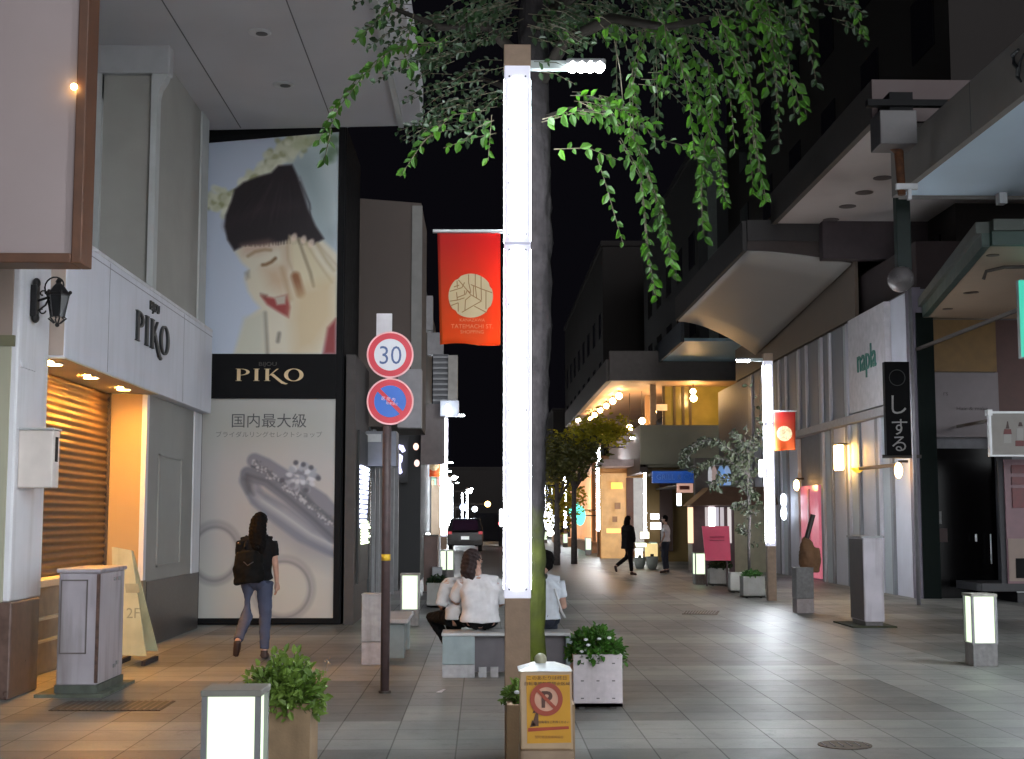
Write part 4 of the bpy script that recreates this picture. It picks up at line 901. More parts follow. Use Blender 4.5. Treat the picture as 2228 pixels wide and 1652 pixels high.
# ---------------------------------------------------------------- white slatted facade
t = thing('shop_building', 'white two-storey shop front of tall vertical slats on the right', 'building', (9, 36, 0))
slw = mat('slat_white', (.60, .60, .67), .5, var=.06, scale=2); slg = mat('slat_grey', (.24, .25, .28), .5, var=.06); slb = mat('slat_blue', (.46, .50, .53), .5, var=.05)
XF = 8.82
MB().box(XF + .1, 16, 28.32, 52, 0, 6.38).build('wall', mat('slat_backing', (.17, .17, .19), .6), t)
y = 28.4; k = 0
while y < 45:
    wd = [1.05, .14, .62, .14, .34][k % 5]; m_ = (slw, slg, slb, slw, slg)[k % 5]; pr_ = (.0, .05, .01, .05, .0)[k % 5]
    if not (36.2 < y + wd / 2 < 38.3) and not (y < 38.3 < y + wd) and not (y < 36.2 < y + wd):
        MB().box(XF - pr_, XF + .1, y, y + wd, 0, 3.84).build('slat', m_, t)
    if not (29.2 < y + wd / 2 < 32.8): MB().box(XF - pr_, XF + .1, y, y + wd, 4.06, 6.3).build('slat', (slg, slw, slg, slw, slb)[k % 5] if y > 33 else m_, t)
    y += wd + .05; k += 1
MB().box(XF - .14, XF + .1, 28.32, 45, 3.86, 4.04).build('band', mat('band_lilac', (.36, .35, .37), .5), t)
MB().box(XF - .02, 9.05, 28.1, 28.32, 0, 6.38).build('corner_strip', mat('corner_lilac', (.15, .13, .17), .5), t)
sgn = MB().box(XF - .12, XF + .1, 29.5, 32.5, 4.08, 6.3).build('sign_panel', mat('sign_white_panel', (.60, .57, .60), .5), t)
text('napla', .80, mat('teal_ink', (.03, .17, .14), .5, var=0), 'lettering', sgn, (XF - .125, 30.95, 4.98), (0, -1, 0), (0, 0, 1), .02, sx=.95)
MB().box(XF - .02, XF + .1, 36.2, 38.2, .05, 2.5).build('pink_door', mat('pink_glass', (.35, .12, .15), .2, emit=(.85, .22, .30), estr=.28), t)
MB().box(XF - .06, XF - .02, 37.1, 37.25, .2, 2.4).build('door_rail', mat('pink_rail', (.6, .3, .35), .3), t)
# shop entrance block at the right: black front under a green banded canopy
t = thing('shop_building', 'black fronted shop at the right edge with ochre panel above its dark entrance', 'building', (11, 30, 0))
MB().box(9.06, 17, 28.34, 36, 0, 7.4).build('wall', mat('maroon_wall', (.035, .022, .024), .8), t)
MB().box(9.06, 10.6, 28.28, 28.34, 0, 3.05).build('entrance', blackg, t)
e = MB().box(PY(2022, 800, 28.3).x, PY(2165, 800, 28.3).x, 28.2, 28.34, PY(2060, 810, 28.3).z, PY(2060, 697, 28.3).z).build('ochre_panel', mat('ochre', (.19, .11, .035), .6, var=.1), t)
MB().box(PY(2162, 800, 28.3).x, 12, 28.24, 28.34, 3.4, PY(2060, 697, 28.3).z).build('rust_panel', mat('rust_panel', (.10, .05, .045), .6, var=.1), t)
lp = MB().box(PY(2024, 800, 28.3).x, PY(2166, 800, 28.3).x, 28.18, 28.34, PY(2060, 952, 28.3).z, PY(2060, 812, 28.3).z).build('lilac_sign', mat('lilac_sign', (.17, .145, .155), .5, var=.05), t)
text('Hair & make', .1, mat('sign_ink2', (.07, .055, .06), .6, var=0), 'lettering', lp, (PY(2118, 890, 28.1).x, 28.17, PY(2100, 892, 28.1).z), (1, 0, 0), (0, 0, 1), .001, sx=1.3)
text('rs', .14, mat('sign_ink2', (1, 1, 1)), 'lettering', lp, (PY(2060, 858, 28.1).x, 28.17, PY(2060, 860, 28.1).z), (1, 0, 0), (0, 0, 1), .001)
pn = MB().box(PY(2032, 1120, 28.2).x, PY(2050, 1120, 28.2).x, 28.24, 28.28, PY(2040, 1140, 28.2).z, PY(2040, 1113, 28.2).z).build('notice', mat('notice_grey', (.22, .22, .22), .6), t)
MB().box(PY(2032, 1120, 28.2).x, PY(2062, 1120, 28.2).x, 28.25, 28.28, PY(2040, 1180, 28.2).z, PY(2040, 1150, 28.2).z).build('notice', mat('notice_brown', (.06, .035, .035), .6), t)
MB().box(PY(2163, 900, 28.2).x, PY(2194, 900, 28.2).x, 28.1, 28.3, 0, 3.3).build('pier', mat('pier_slate', (.035, .035, .042), .6), t)
m = MB(); x = PY(2160, 1300, 28.1).x; m.tube([(x, 28.1, .7), (x, 28.1, 1.3)], .014, 8); m.tube([(x - .3, 28.1, 1.15), (x - .3, 28.1, 1.3)], .02, 8); m.build('door_handle', steel, t)
MB().box(10.35, 17, 26.8, 28.1, 0, .22).build('step', mat('step_black', (.02, .02, .024), .5), t)
MB().box(10.33, 17, 26.78, 26.8, .19, .225).build('step_nosing', steel, t)
# green-banded canopy with chamfered corner
t = thing('entrance_canopy', 'chamfered entrance canopy with dark green band and beige underside at the right edge', 'canopy', (9, 24, 5.7))
Zc = 5.74; A_ = PG(2020, 687, Zc) if False else None
def onz(u, v, z): r = ray(u, v); k = (z - EYE) / r.z; return Vector((0, 0, EYE)) + r * k
a = onz(2020, 686, Zc); b = onz(2154, 531, Zc); b2 = Vector((14, b.y - .3, Zc)); a2 = Vector((14, 28.2, Zc)); a.y = min(a.y, 28.2); a1 = Vector((a.x + .0, 28.2, Zc))
MB().prism([a, b, b2, a2, a1], (0, 0, .1)).build('soffit', mat('soffit_beige', (.34, .25, .18), .6, var=.06), t)
gm = mat('green_band', (.016, .038, .030), .5, var=.12, scale=3)
def band(p, q, z0, z1, th, m_, nm):
    d = (q - p).normalized(); nn = Vector((-d.y, d.x, 0)) * th
    if nn.x > 0: nn = -nn
    MB().prism([Vector((p.x, p.y, z0)), Vector((q.x, q.y, z0)), Vector((q.x, q.y, z1)), Vector((p.x, p.y, z1))], nn).build(nm, m_, t)
band(a, b, Zc - .04, Zc + .17, .12, gm, 'green_band'); band(b, b2, Zc - .04, Zc + .17, .12, gm, 'green_band')
g2 = mat('green_band_pale', (.040, .048, .040), .5, var=.12, scale=3)
band(a, b, Zc + .17, Zc + .34, .2, g2, 'upper_band'); band(b, b2, Zc + .17, Zc + .34, .2, g2, 'upper_band')
MB().box(a.x - .15, a.x + .2, 28.05, 28.2, 0, Zc + .1).build('corner_post', mat('post_black_green', (.006, .010, .009), .7, spec=.1), t)
for u, v in ((2108, 637), (2160, 555), (2062, 672), (2117, 636)):
    p = onz(u, v, Zc); MB().lathe((p.x, p.y, Zc - .012), [(.10, 0), (.10, .012)], 18).build('ceiling_fitting', mat('fitting_brown', (.10, .07, .055), .6, var=0), t)
p = onz(2185, 575, Zc); MB().tube([(p.x - .35, p.y, Zc - .25), (p.x - .3, p.y, Zc - .12), (p.x, p.y, Zc - .05), (p.x + .6, p.y, Zc - .04)], .03, 8).build('hook_arm', dkbrown, t)
# signs at the right edge
x0 = PY(2221, 700, 22).x
t = thing('neon_sign', 'teal green lit box sign cut by the right edge', 'sign', (x0, 22, 4))
MB().box(x0, x0 + .9, 22, 22.04, PY(2222, 776, 22).z, PY(2222, 610, 22).z).build('lit_face', emat('teal_glow', (.02, .40, .28), .75), t)
MB().box(x0 + .02, x0 + .92, 22.04, 22.2, PY(2222, 776, 22).z - .02, PY(2222, 610, 22).z + .02).build('casing', greym, t)
MB().box(x0 + .2, x0 + .26, 22.2, 28.2, 5.05, 5.11).build('bracket', dkbrown, t)
Y = 25.5; xa, xb = PY(2155, 900, Y).x, 11.2; za, zb_ = PY(2155, 990, Y).z, PY(2155, 900, Y).z
t = thing('hanging_sign', 'white board sign picturing two perfume bottles, hung by the right edge', 'sign', (xa, Y, za))
bd = MB().box(xa, xb, Y, Y + .06, za, zb_).build('board', mat('board_pale', (.30, .28, .26), .5, var=.05), t)
m = MB(); m.box(xa - .04, xa, Y - .03, Y + .08, za, zb_ + .04); m.box(xa - .04, xb, Y - .03, Y + .08, zb_, zb_ + .04); m.box(xa - .04, xb, Y - .03, Y + .08, za - .03, za); m.box(xa - .07, xa + .02, Y - .05, Y + .1, zb_ - .04, zb_ + .07); m.build('frame', steel, t)
def bt(u, v, d=.008): p = PY(u, v, Y); return (p.x, Y - d, p.z)
bk, rdm, wh_ = mat('bottle_ink', (.05, .02, .02), .5, var=0), mat('bottle_red', (.16, .03, .03), .5, var=0), mat('bottle_white', (.38, .36, .35), .5, var=0)
MB().prism([bt(*p) for p in ((2184, 964), (2200, 964), (2200, 938), (2184, 938))], (0, .004, 0)).build('bottle_print', wh_, bd)
MB().prism([bt(*p, .012) for p in ((2183, 945), (2201, 945), (2199, 934), (2185, 934))], (0, .004, 0)).build('bottle_print', rdm, bd)
MB().prism([bt(*p) for p in ((2188, 933), (2196, 933), (2194, 924), (2193, 917), (2191, 917), (2190, 924))], (0, .004, 0)).build('bottle_print', bk, bd)
MB().prism([bt(*p) for p in ((2209, 971), (2228, 971), (2228, 959), (2209, 959))], (0, .004, 0)).build('bottle_print', rdm, bd)
MB().prism([bt(*p) for p in ((2212, 958), (2226, 958), (2226, 932), (2212, 932))], (0, .004, 0)).build('bottle_print', wh_, bd)
MB().prism([bt(*p, .012) for p in ((2215, 928), (2225, 928), (2222, 919), (2217, 919))], (0, .004, 0)).build('bottle_print', bk, bd)
MB().box(xa + .25, xa + .31, Y + .06, 28.1, zb_ - .1, zb_ - .04).build('arm', dkbrown, t)
Y = 26.6; xa = PY(2188, 1100, Y).x
t = thing('shop_window', 'lilac framed shop window with dark red posters at the right edge', 'window', (xa, Y, .6))
wn = MB().box(xa, xa + 1.2, Y, Y + .1, PY(2190, 1270, Y).z, PY(2190, 1000, Y).z).build('panel', mat('window_mauve', (.20, .105, .125), .4, var=.08), t)
MB().box(xa + .02, xa + 1.2, Y - .02, Y, PY(2190, 1265, Y).z, PY(2190, 1172, Y).z).build('lower_panel', mat('window_beige', (.27, .20, .17), .5, var=.05), wn)
for v0, v1 in ((1012, 1030), (1038, 1055), (1062, 1105)): MB().box(xa + .13, xa + 1.2, Y - .03, Y, PY(2190, v1, Y).z, PY(2190, v0, Y).z).build('poster', mat('dark_red_print', (.13, .014, .018), .4, var=.3, scale=6), wn)
MB().box(xa + .15, xa + 1.2, Y - .035, Y, PY(2190, 1258, Y).z, PY(2190, 1215, Y).z).build('dark_opening', blackm, wn)
MB().box(xa - .5, xa + 1.2, Y + .02, 28.1, .22, PY(2190, 1270, Y).z).build('base', mat('step_black', (1, 1, 1)), t)
MB().box(xa - .1, xa, Y + .05, Y + .1, .22, 3.2).build('side_post', mat('pier_slate', (1, 1, 1)), t)
# vertical black sign and pole
Y = 27.3; p, q = PY(1924, 787, Y), PY(1984, 991, Y)
t = thing('vertical_sign', 'tall black projecting sign with white hiragana lettering beside the pole', 'sign', (p.x, Y, q.z))
bd = MB().box(p.x, q.x, Y, Y + .16, q.z, p.z).build('board', mat('sign_black', (.004, .004, .005), .6, var=0, spec=.1), t, bevel=.01)
wm = mat('sign_offwhite', (.40, .38, .38), .6, var=0)
for ch, v in (('し', 896), ('す', 942), ('る', 978)): 
    c = PY(1955, v, Y); text(ch, .44 if ch == 'し' else .37, wm, 'letter', bd, (c.x - (.02 if ch == 'し' else -.02), Y - .004, c.z - .02), (1, 0, 0), (0, 0, 1), .003)
c = PY(1952, 822, Y); annulus(c.x, c.z, .15, .165, Y - .004, .003, mat('sign_dim', (.03, .03, .032), .6, var=0), 'ring_mark', bd)
MB().box(p.x - .03, XF - .05, Y + .16, Y + .22, q.z - .05, q.z + .02).build('lower_arm', dkbrown, t)
MB().box(q.x - .1, q.x - .04, Y + .05, Y + 1.05, p.z - .3, p.z - .24).build('wall_arm', dkbrown, t)
Y = 26.0
t = thing('sign_pole', 'slim pole with dark green upper section, grey box and opaque globe under the canopies', 'pole', (8.0, Y, 0))
x = PY(1981, 700, Y).x
MB().tube([(x, Y, 0), (x, Y, PY(1975, 520, Y).z)], .04, 12).build('pole', mat('pole_grey', (.30, .29, .31), .4, metal=.4), t, smooth=True)
p = PY(1960, 500, Y); MB().box(p.x - .11, x + .03, Y - .1, Y + .1, PY(1960, 590, Y).z, PY(1960, 418, Y).z).build('green_casing', mat('casing_green', (.014, .028, .025), .5, var=.15), t, bevel=.01)
c = PY(1950, 614, Y); MB().ball((c.x, Y - .3, c.z), .25, 24, 16).build('globe', mat('globe_grey', (.20, .18, .18), .25, var=.05), t, smooth=True)
MB().box(c.x - .03, c.x + .2, Y - .2, Y, c.z + .1, c.z + .25).build('globe_arm', dkbrown, t)
Y = 23.2
m = MB(); q = PY(1958, 415, Y); m.box(q.x - .12, q.x + .25, Y - .2, Y - .12, q.z - .02, q.z + .08); m.box(q.x + .08, q.x + .14, Y - .2, Y - .12, q.z - .2, q.z); m.build('white_bracket', steel, t)
m = MB(); m.tube([(q.x, Y - .1, q.z - .1), (q.x - .03, Y - .1, PY(1950, 335, Y).z), (q.x - .2, Y - .15, PY(1940, 315, Y).z)], [.07, .08, .1], 10); m.build('rusty_pipe', mat('rust_brown', (.10, .035, .012), .8, var=.4, scale=9), t)
p = PY(1898, 330, Y); q2 = PY(1975, 258, Y); MB().box(p.x, q2.x, Y - .5, Y + .1, p.z, q2.z).build('junction_box', mat('box_lilac', (.085, .078, .082), .5, var=.12), t, bevel=.015)
p = PY(1876, 236, Y); MB().box(p.x, p.x + 1.7, Y - .35, Y - .2, p.z - .05, p.z + .06).build('cross_bar', blackm, t)
MB().box(PY(1925, 250, Y).x, PY(1925, 250, Y).x + .4, Y - .3, Y + .5, PY(1925, 258, Y).z - .02, p.z + .2).build('clamp', blackm, t)
# wall lamps
wl = mat('amber_glow', (1, .50, .10), 1.0) if False else emat('amber_glow', (1, .55, .16), 16)
for u, v, hh, nm, pair in ((1825, 996, .30, 'pair of tall amber wall lights high on the slatted facade', 1), (1955, 1024, .16, 'amber wall light at the end of the bracket, near the black vertical sign', 0), (1733, 1056, .15, 'small amber wall light near the right lamp column', 0)):
    r = ray(u, v); kk = (XF - .3) / r.x; y, z = r.y * kk, EYE + r.z * kk
    t = thing('wall_light', nm, 'wall light', (XF - .1, y, z), 'amber lights on the slatted facade')
    if pair:
        for dy in (-.13, .13): MB().lathe((XF - .3, y + dy, z), [(.07, -hh), (.085, -hh + .03), (.085, hh - .03), (.07, hh)], 14).build('shade', wl, t, smooth=True)
        MB().box(XF - .36, XF - .1, y - .2, y + .2, z + hh, z + hh + .03).build('cap', dkbrown, t)
    else:
        MB().ball((XF - .3, y, z), (.08, .08, hh), 14, 10).build('shade', wl, t, smooth=True)
    MB().box(XF - .3, XF - .1, y - .03, y + .03, z + hh, z + hh + .05).build('mount', dkbrown, t)
r = ray(1868, 1022); kk = (XF - .28) / r.x; y, z = r.y * kk, EYE + r.z * kk; r2 = ray(1950, 1012); k2 = (XF - .28) / r2.x
t = thing('rail_light', 'brass bowl uplighter on a rail along the slatted facade', 'wall light', (XF - .1, y, z))
MB().lathe((XF - .3, y, z), [(.05, -.07), (.14, 0), (.16, .04)], 18).build('bowl', mat('brass', (.5, .30, .03), .35, metal=.3, emit=(1, .6, .05), estr=.6), t, smooth=True)
MB().tube([(XF - .28, y, z + .02), (XF - .28, r2.y * k2, EYE + r2.z * k2)], .04, 8).build('rail', mat('rail_brown', (.22, .13, .07), .5), t)
MB().box(XF - .28, XF - .1, y - .3, y - .25, z, z + .04).build('mount', dkbrown, t)
r = ray(1708, 1103); kk = (XF - .16) / r.x
t = thing('tube_light', 'short upright white tube light beside the right lamp column', 'wall light', (XF - .1, r.y * kk, EYE + r.z * kk))
for s in (-1, 1): MB().ball((XF - .2, r.y * kk, EYE + r.z * kk + s * .19), (.09, .1, .19), 12, 8).build('tube', emat('white_tube', (.75, .85, 1), 6), t, smooth=True)
MB().box(XF - .13, XF - .1, r.y * kk - .05, r.y * kk + .05, EYE + r.z * kk - .38, EYE + r.z * kk + .38).build('mount', greym, t)
# small yellow lit stand
p = PG(1783, 1250)
t = thing('lit_stand_sign', 'small yellow glowing stand sign by the pink door', 'sign', (p.x, p.y, 0))
MB().ball((p.x, p.y, .42), (.16, .13, .34), 12, 9).build('lit_body', mat('yellow_glow', (.5, .35, .02), .5, emit=(1, .75, .06), estr=1.2, var=.4, scale=9), t, smooth=True)
MB().box(p.x - .15, p.x + .15, p.y - .12, p.y + .12, 0, .1).build('base', mat('red_base', (.14, .03, .015), .6), t)
# folded brown parasol / cover
p = PG(1760, 1335); Y = p.y + .55
t = thing('folded_parasol', 'folded brown fabric parasol with dark pole leaning behind the grey stone post', 'parasol', (p.x, Y, 0))
def pf(u, v): q = PY(u, v, Y); return (q.x, Y, q.z)
a, b = pf(1750, 1190), pf(1769, 1120)
MB().tube([a, b], .045, 10).build('pole', mat('pole_darkbrown', (.03, .018, .015), .5), t)
MB().tube([pf(1757, 1335), pf(1757, 1240)], .03, 8).build('lower_pole', mat('pole_darkbrown', (1, 1, 1)), t)
remesh(MB().tube([pf(1760, 1246), pf(1759, 1225), pf(1757, 1200), pf(1754, 1180), pf(1750, 1168)], [.12, .17, .15, .10, .03], 16).tube([pf(1770, 1244), pf(1775, 1215), pf(1778, 1192)], [.10, .10, .04], 12), 'canopy_cloth', mat('brown_cloth', (.17, .085, .04), .8, var=.2), t, .018, 2, .006, 18)

# ---------------------------------------------------------------- mid right: balcony cafe
t = thing('cafe_building', 'cafe building with grey concrete balcony and warm orange lit upper terrace', 'building', (8, 52, 0))
Y = 52.0
def B(u, v, y=Y): return PY(u, v, y)
xb0 = B(1394, 1000).x; zt, zb_ = B(1400, 925).z, B(1400, 1010).z
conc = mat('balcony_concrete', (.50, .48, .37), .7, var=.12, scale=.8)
m = MB(); m.box(xb0, 13, Y, Y + .25, zb_, zt); m.build('balcony_parapet', conc, t)
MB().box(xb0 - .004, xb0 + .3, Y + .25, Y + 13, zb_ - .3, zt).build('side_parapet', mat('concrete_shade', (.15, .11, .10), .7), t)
MB().box(xb0, 13, Y + .25, Y + 14, zb_ - .1, zb_ + .1).build('balcony_floor', conc, t)
MB().box(xb0 + .3, 13, Y + .8, Y + .9, 0, zb_ - .1).build('ground_wall', mat('ochre_plaster', (.26, .17, .06), .6, var=.12, scale=1), t)
warmw = mat('terrace_plaster', (.42, .27, .16), .6, var=.08, scale=1)
MB().box(xb0 + .9, B(1428, 900).x + .6, Y + 6, Y + 6.2, zb_, B(1400, 822).z + 1).build('terrace_wall', warmw, t)
zr = B(1400, 830).z
MB().box(xb0 - 1.1, 13, Y - .3, Y + 26, zr, zr + .2).build('terrace_ceiling', warmw, t)
MB().box(xb0 - 1.2, 13, Y - .6, Y - .3, zr - .02, B(1400, 768).z).build('roof_fascia', mat('roof_grey', (.10, .085, .08), .7, var=.1), t)
MB().box(xb0 - 1.3, xb0 - 1.1, Y - .3, Y + 26, zr - .02, zr + .8).build('roof_fascia', mat('roof_grey', (1, 1, 1)), t)
MB().box(B(1440, 900).x + .3, 13, Y + 2.0, Y + 2.05, zb_, zr).build('terrace_glass', mat('amber_glass', (.12, .08, .02), .2, emit=(.55, .33, .04), estr=.16, var=.6, scale=1.2), t)
for u in (1432, 1456, 1480, 1500, 1516): MB().box(B(u, 900).x, B(u, 900).x + .1, Y + 1.9, Y + 2.0, zb_, zr).build('mullion', mat('mullion_dark', (.05, .035, .02), .6), t)
MB().box(B(1424, 900).x, B(1424, 900).x + .22, Y + 1.2, Y + 1.4, zb_, zr).build('post', mat('post_grey', (.20, .17, .15), .6), t)
MB().box(B(1432, 880).x, B(1464, 880).x, Y + 1.6, Y + 1.7, B(1432, 886).z, B(1432, 872).z).build('menu_lamp', mat('cream_lit', (.5, .4, .3), .6, emit=(.8, .45, .2), estr=.5), t)
bulb = emat('globe_bulb', (1, .58, .22), 50)
gp = [(1347, 862), (1333, 873), (1319, 883.5), (1306, 893), (1294, 903), (1285, 911)]
for i, (u, v) in enumerate(gp):
    zz = zr - .25; p = onz(u, v, zz)
    l = thing('globe_light', ['nearest, highest globe bulb of the diagonal row under the cafe terrace ceiling', 'second globe bulb from the top of the diagonal cafe row', 'third globe bulb from the top of the diagonal cafe row', 'fourth globe bulb from the top of the diagonal cafe row', 'fifth globe bulb from the top of the diagonal cafe row', 'last, lowest globe bulb of the diagonal cafe row'][i], 'globe light', tuple(p), 'globe bulbs on the cafe terrace')
    MB().ball(p, .13 if i < 2 else .115, 14, 10).build('bulb', bulb, l, smooth=True); MB().tube([(p.x, p.y, zz + .1), (p.x, p.y, zr)], .02, 6).build('stem', dkbrown, l)
for i, (u, v, y, s, lab) in enumerate(((1508, 852, Y + .8, .11, 'upper one of two bulbs at the right end of the cafe terrace'), (1509, 867, Y + .8, .13, 'lower one of two bulbs at the right end of the cafe terrace'), (1397, 916, Y + 4, .13, 'bulb just above the left part of the balcony parapet'), (1422, 897, Y + 4, .12, 'bulb beside the grey post of the cafe terrace'), (1370, 931, Y + 5, .13, 'oblong bulb low on the left of the cafe terrace'))):
    p = PY(u, v, y); l = thing('globe_light', lab, 'globe light', tuple(p), 'globe bulbs on the cafe terrace')
    MB().ball(p, s, 12, 8).build('bulb', bulb, l, smooth=True); MB().tube([(p.x, p.y, p.z + .08), (p.x, p.y, zr)], .012, 6).build('cord', dkbrown, l)
# lower floor of the cafe: awning, doors, lit windows
p, q = PY(1308, 1010, 55), PY(1440, 1022, 55)
t2 = thing('shop_awning', 'pale pinkish flat awning below the concrete balcony', 'awning', (6, 54, 3.6))
MB().box(p.x, q.x + 1.5, 54.3, 57, p.z - .1, p.z + .16).build('slab', mat('awning_pink', (.40, .31, .30), .6, var=.08), t2)
MB().box(p.x + .1, q.x + 1.5, 57, 57.1, 0, p.z - .1).build('back_wall', mat('orange_wall', (.50, .24, .07), .6, var=.1, scale=1), t2)
p, q = PY(1420, 1025, 49), PY(1526, 1051, 49)
t2 = thing('banner_sign', 'long blue shop sign below the concrete balcony', 'sign', (p.x, 49, q.z))
bd = MB().box(p.x, q.x, 49, 49.3, q.z, p.z).build('board', mat('sign_blue2', (.015, .075, .30), .45, var=.2, scale=2, emit=(.02, .09, .40), estr=.25), t2, bevel=.02)
text('GRILL & CAFE', .26, mat('blue_print', (.18, .30, .62), .5, var=0), 'lettering', bd, ((p.x + q.x) / 2 + .05, 48.99, q.z + .12), (1, 0, 0), (0, 0, 1), .004)
MB().box(p.x + .2, q.x - .2, 49.3, 52.8, p.z - .1, p.z).build('bracket', dkbrown, t2)
def lit(u0, v0, u1, v1, y, col, s, name, label, cat='window', d=.1, base=None, par=None):
    a, b = PY(u0, v1, y), PY(u1, v0, y)
    m_ = MATS.get('lit%s%.2f' % (tuple(col), s)) or mat('lit%s%.2f' % (tuple(col), s), tuple(c * .5 for c in col), .6, var=.25, scale=3, emit=col, estr=s)
    o = MB().box(a.x, b.x, y, y + d, a.z, b.z).build(name, m_, par)
    if label: tag(o, label, cat)
    return o
ts = thing('lit_shop', 'lit ground floor shop under the balcony, orange on the left, grey in the middle', 'shop', (7, 57, 0))
for a in ((1308, 1030, 1363, 1215, 56.9, (.75, .42, .17), .30, 'orange_wall'), (1364, 1040, 1378, 1215, 56.7, (.10, .03, .01), .2, 'dark_pier'), (1379, 1040, 1401, 1200, 56.9, (.42, .40, .38), .35, 'grey_window'),
          (1402, 1052, 1438, 1200, 56.6, (.35, .30, .26), .3, 'grey_window'), (1403, 1062, 1436, 1076, 56.4, (.16, .08, .05), .2, 'brown_sign'), (1437, 1050, 1463, 1200, 52.5, (.045, .025, .02), .1, 'dark_pier'),
          (1330, 1050, 1354, 1064, 56.5, (1, .55, .08), .9, 'amber_window'), (1338, 1094, 1350, 1108, 56.6, (.3, .14, .06), .3, 'small_panel'), (1333, 1124, 1343, 1136, 56.6, (.3, .14, .06), .3, 'small_panel')):
    lit(*a[:7], a[7], None, par=ts)
for a in ((1413, 1082, 1425, 1092, 56, (.55, .65, 1), 1.6, 'window_lamp', 'small bluish lit display high in the grey shop window'), (1416, 1118, 1434, 1130, 52, (.85, .92, 1), 2.6, 'window_lamp', 'upper white lit display near the white shirted man'), (1416, 1137, 1438, 1152, 52, (1, .92, .95), 2.6, 'window_lamp', 'lower white lit display near the white shirted man'),
          (1394, 1158, 1412, 1172, 50, (1, 1, .75), 2.6, 'box_lamp', 'square cream lit box between the two pedestrians'), (1383, 1182, 1406, 1190, 46, (.85, 1, .7), 2.2, 'stand_lamp', 'small greenish lit tray on the pavement between the pedestrians'), (1383, 1194, 1398, 1213, 46, (.95, 1, .8), 3, 'stand_lamp', 'small white lit stand on the pavement near the dark pedestrian'),
          (1404, 1183, 1431, 1212, 46.5, (.75, .55, .25), .55, 'display_rack', 'yellowish goods display beside the white shirted man'), (1320, 1150, 1360, 1160, 52, (1, .5, .15), 1.1, 'wall_lamp', 'orange glow on the wall beside the dark pedestrian')):
    lit(*a, cat='lit display')
for i, (u0, v0, u1, v1, y) in enumerate(((1410, 1211, 1428, 1236, 45), (1384, 1213, 1400, 1232, 45.5))): 
    a, b = PY(u0, v1, y), PY(u1, v0, y); t2 = thing('flower_pot', ('pale round pot in front of the goods display', 'grey pot under the white lit stand')[i], 'pot', (a.x, y, 0)); c = (a.x + b.x) / 2
    MB().lathe((c, y, 0), [(.12, 0), (.18, .15), (.2, max(.3, b.z)), (.17, max(.3, b.z))], 14).build('pot', mat('pot_grey', (.34, .36, .33), .6), t2, smooth=True)
    MB().tube([(c, y, .28), (c, y, max(.35, b.z) + .08)], .06, 8).build('stem', dkbrown, t2)
# hut with brown awning + signs at u 1490-1660
Y = 42.0
t = thing('kiosk', 'small kiosk with brown sloping roof and lit vertical strips behind the slender tree', 'kiosk', (7, Y, 0))
p, q = PY(1492, 1100, Y), PY(1655, 1060, Y)
MB().prism([(p.x, Y - .8, p.z - .02), (PY(1545, 1062, Y).x, Y - .2, q.z), (q.x + .6, Y - .2, q.z), (q.x + .8, Y - .8, p.z + .02)], (0, 1.6, 0)).build('roof', mat('kiosk_roof', (.15, .09, .06), .6, var=.15), t)
MB().box(PY(1600, 1200, Y).x, q.x + .6, Y + .1, Y + 1, 0, p.z + .05).build('pale_wall', mat('kiosk_cream', (.42, .41, .29), .6, var=.08), t)
MB().box(PY(1508, 1200, Y).x, PY(1600, 1200, Y).x, Y + .1, Y + 1, 0, p.z + .05).build('dark_wall', mat('kiosk_dark', (.09, .05, .055), .5, var=.2), t)
for u, wd, c_, s_ in ((1503, 5, (.8, .5, .3), 1.0), (1539, 3, (.5, .45, .45), .5), (1549, 6, (.95, .97, 1), 5), (1561, 3, (.45, .42, .5), .5), (1572, 3, (.5, .45, .48), .5), (1588, 3, (.55, .5, .5), .6)):
    a, b = PY(u - wd, 1182 if u != 1549 else 1146, Y), PY(u + wd, 1104, Y); MB().box(a.x, b.x, Y + .02, Y + .1, a.z, b.z).build('light_strip', MATS.get('ks%s' % str(c_)) or mat('ks%s' % str(c_), (.3, .3, .3), .6, var=0, emit=c_, estr=s_), t)
p, q = PY(1473, 1052, 47), PY(1508, 1072, 47)
t = thing('menu_sign', 'pale sign with red lettering over a white tube light below the blue sign', 'sign', (p.x, 47, q.z))
bd = MB().box(p.x, q.x, 47, 47.12, q.z, p.z).build('board', mat('menu_pink', (.5, .3, .24), .6, emit=(.8, .45, .35), estr=.3), t)
MB().box(p.x + .08, q.x - .12, 46.98, 47, q.z + .1, p.z - .08).build('red_band', mat('menu_red', (.25, .05, .03), .6), bd)
a, b = PY(1474, 1100, 47), PY(1482, 1074, 47); MB().box(a.x, b.x, 47.02, 47.1, a.z, b.z).build('tube', emat('white_tube', (1, 1, 1), 6), t)
MB().box(p.x, q.x, 47.12, 52.8, p.z - .1, p.z - .04).build('bracket', dkbrown, t)
p, q = PY(1535, 1052, 44), PY(1600, 1020, 44)
t = thing('clothes_rail', 'white and light blue garments hanging in a lit upper opening behind the slender tree', 'clothes rail', (p.x, 44, p.z))
MB().box(p.x - .3, q.x + .2, 44.2, 44.5, p.z - .9, q.z + .35).build('backdrop', mat('rail_backdrop', (.11, .095, .085), .7), t)
MB().tube([(p.x, 44, q.z + .1), (q.x, 44, q.z + .1)], .02, 6).build('rail', steel, t)
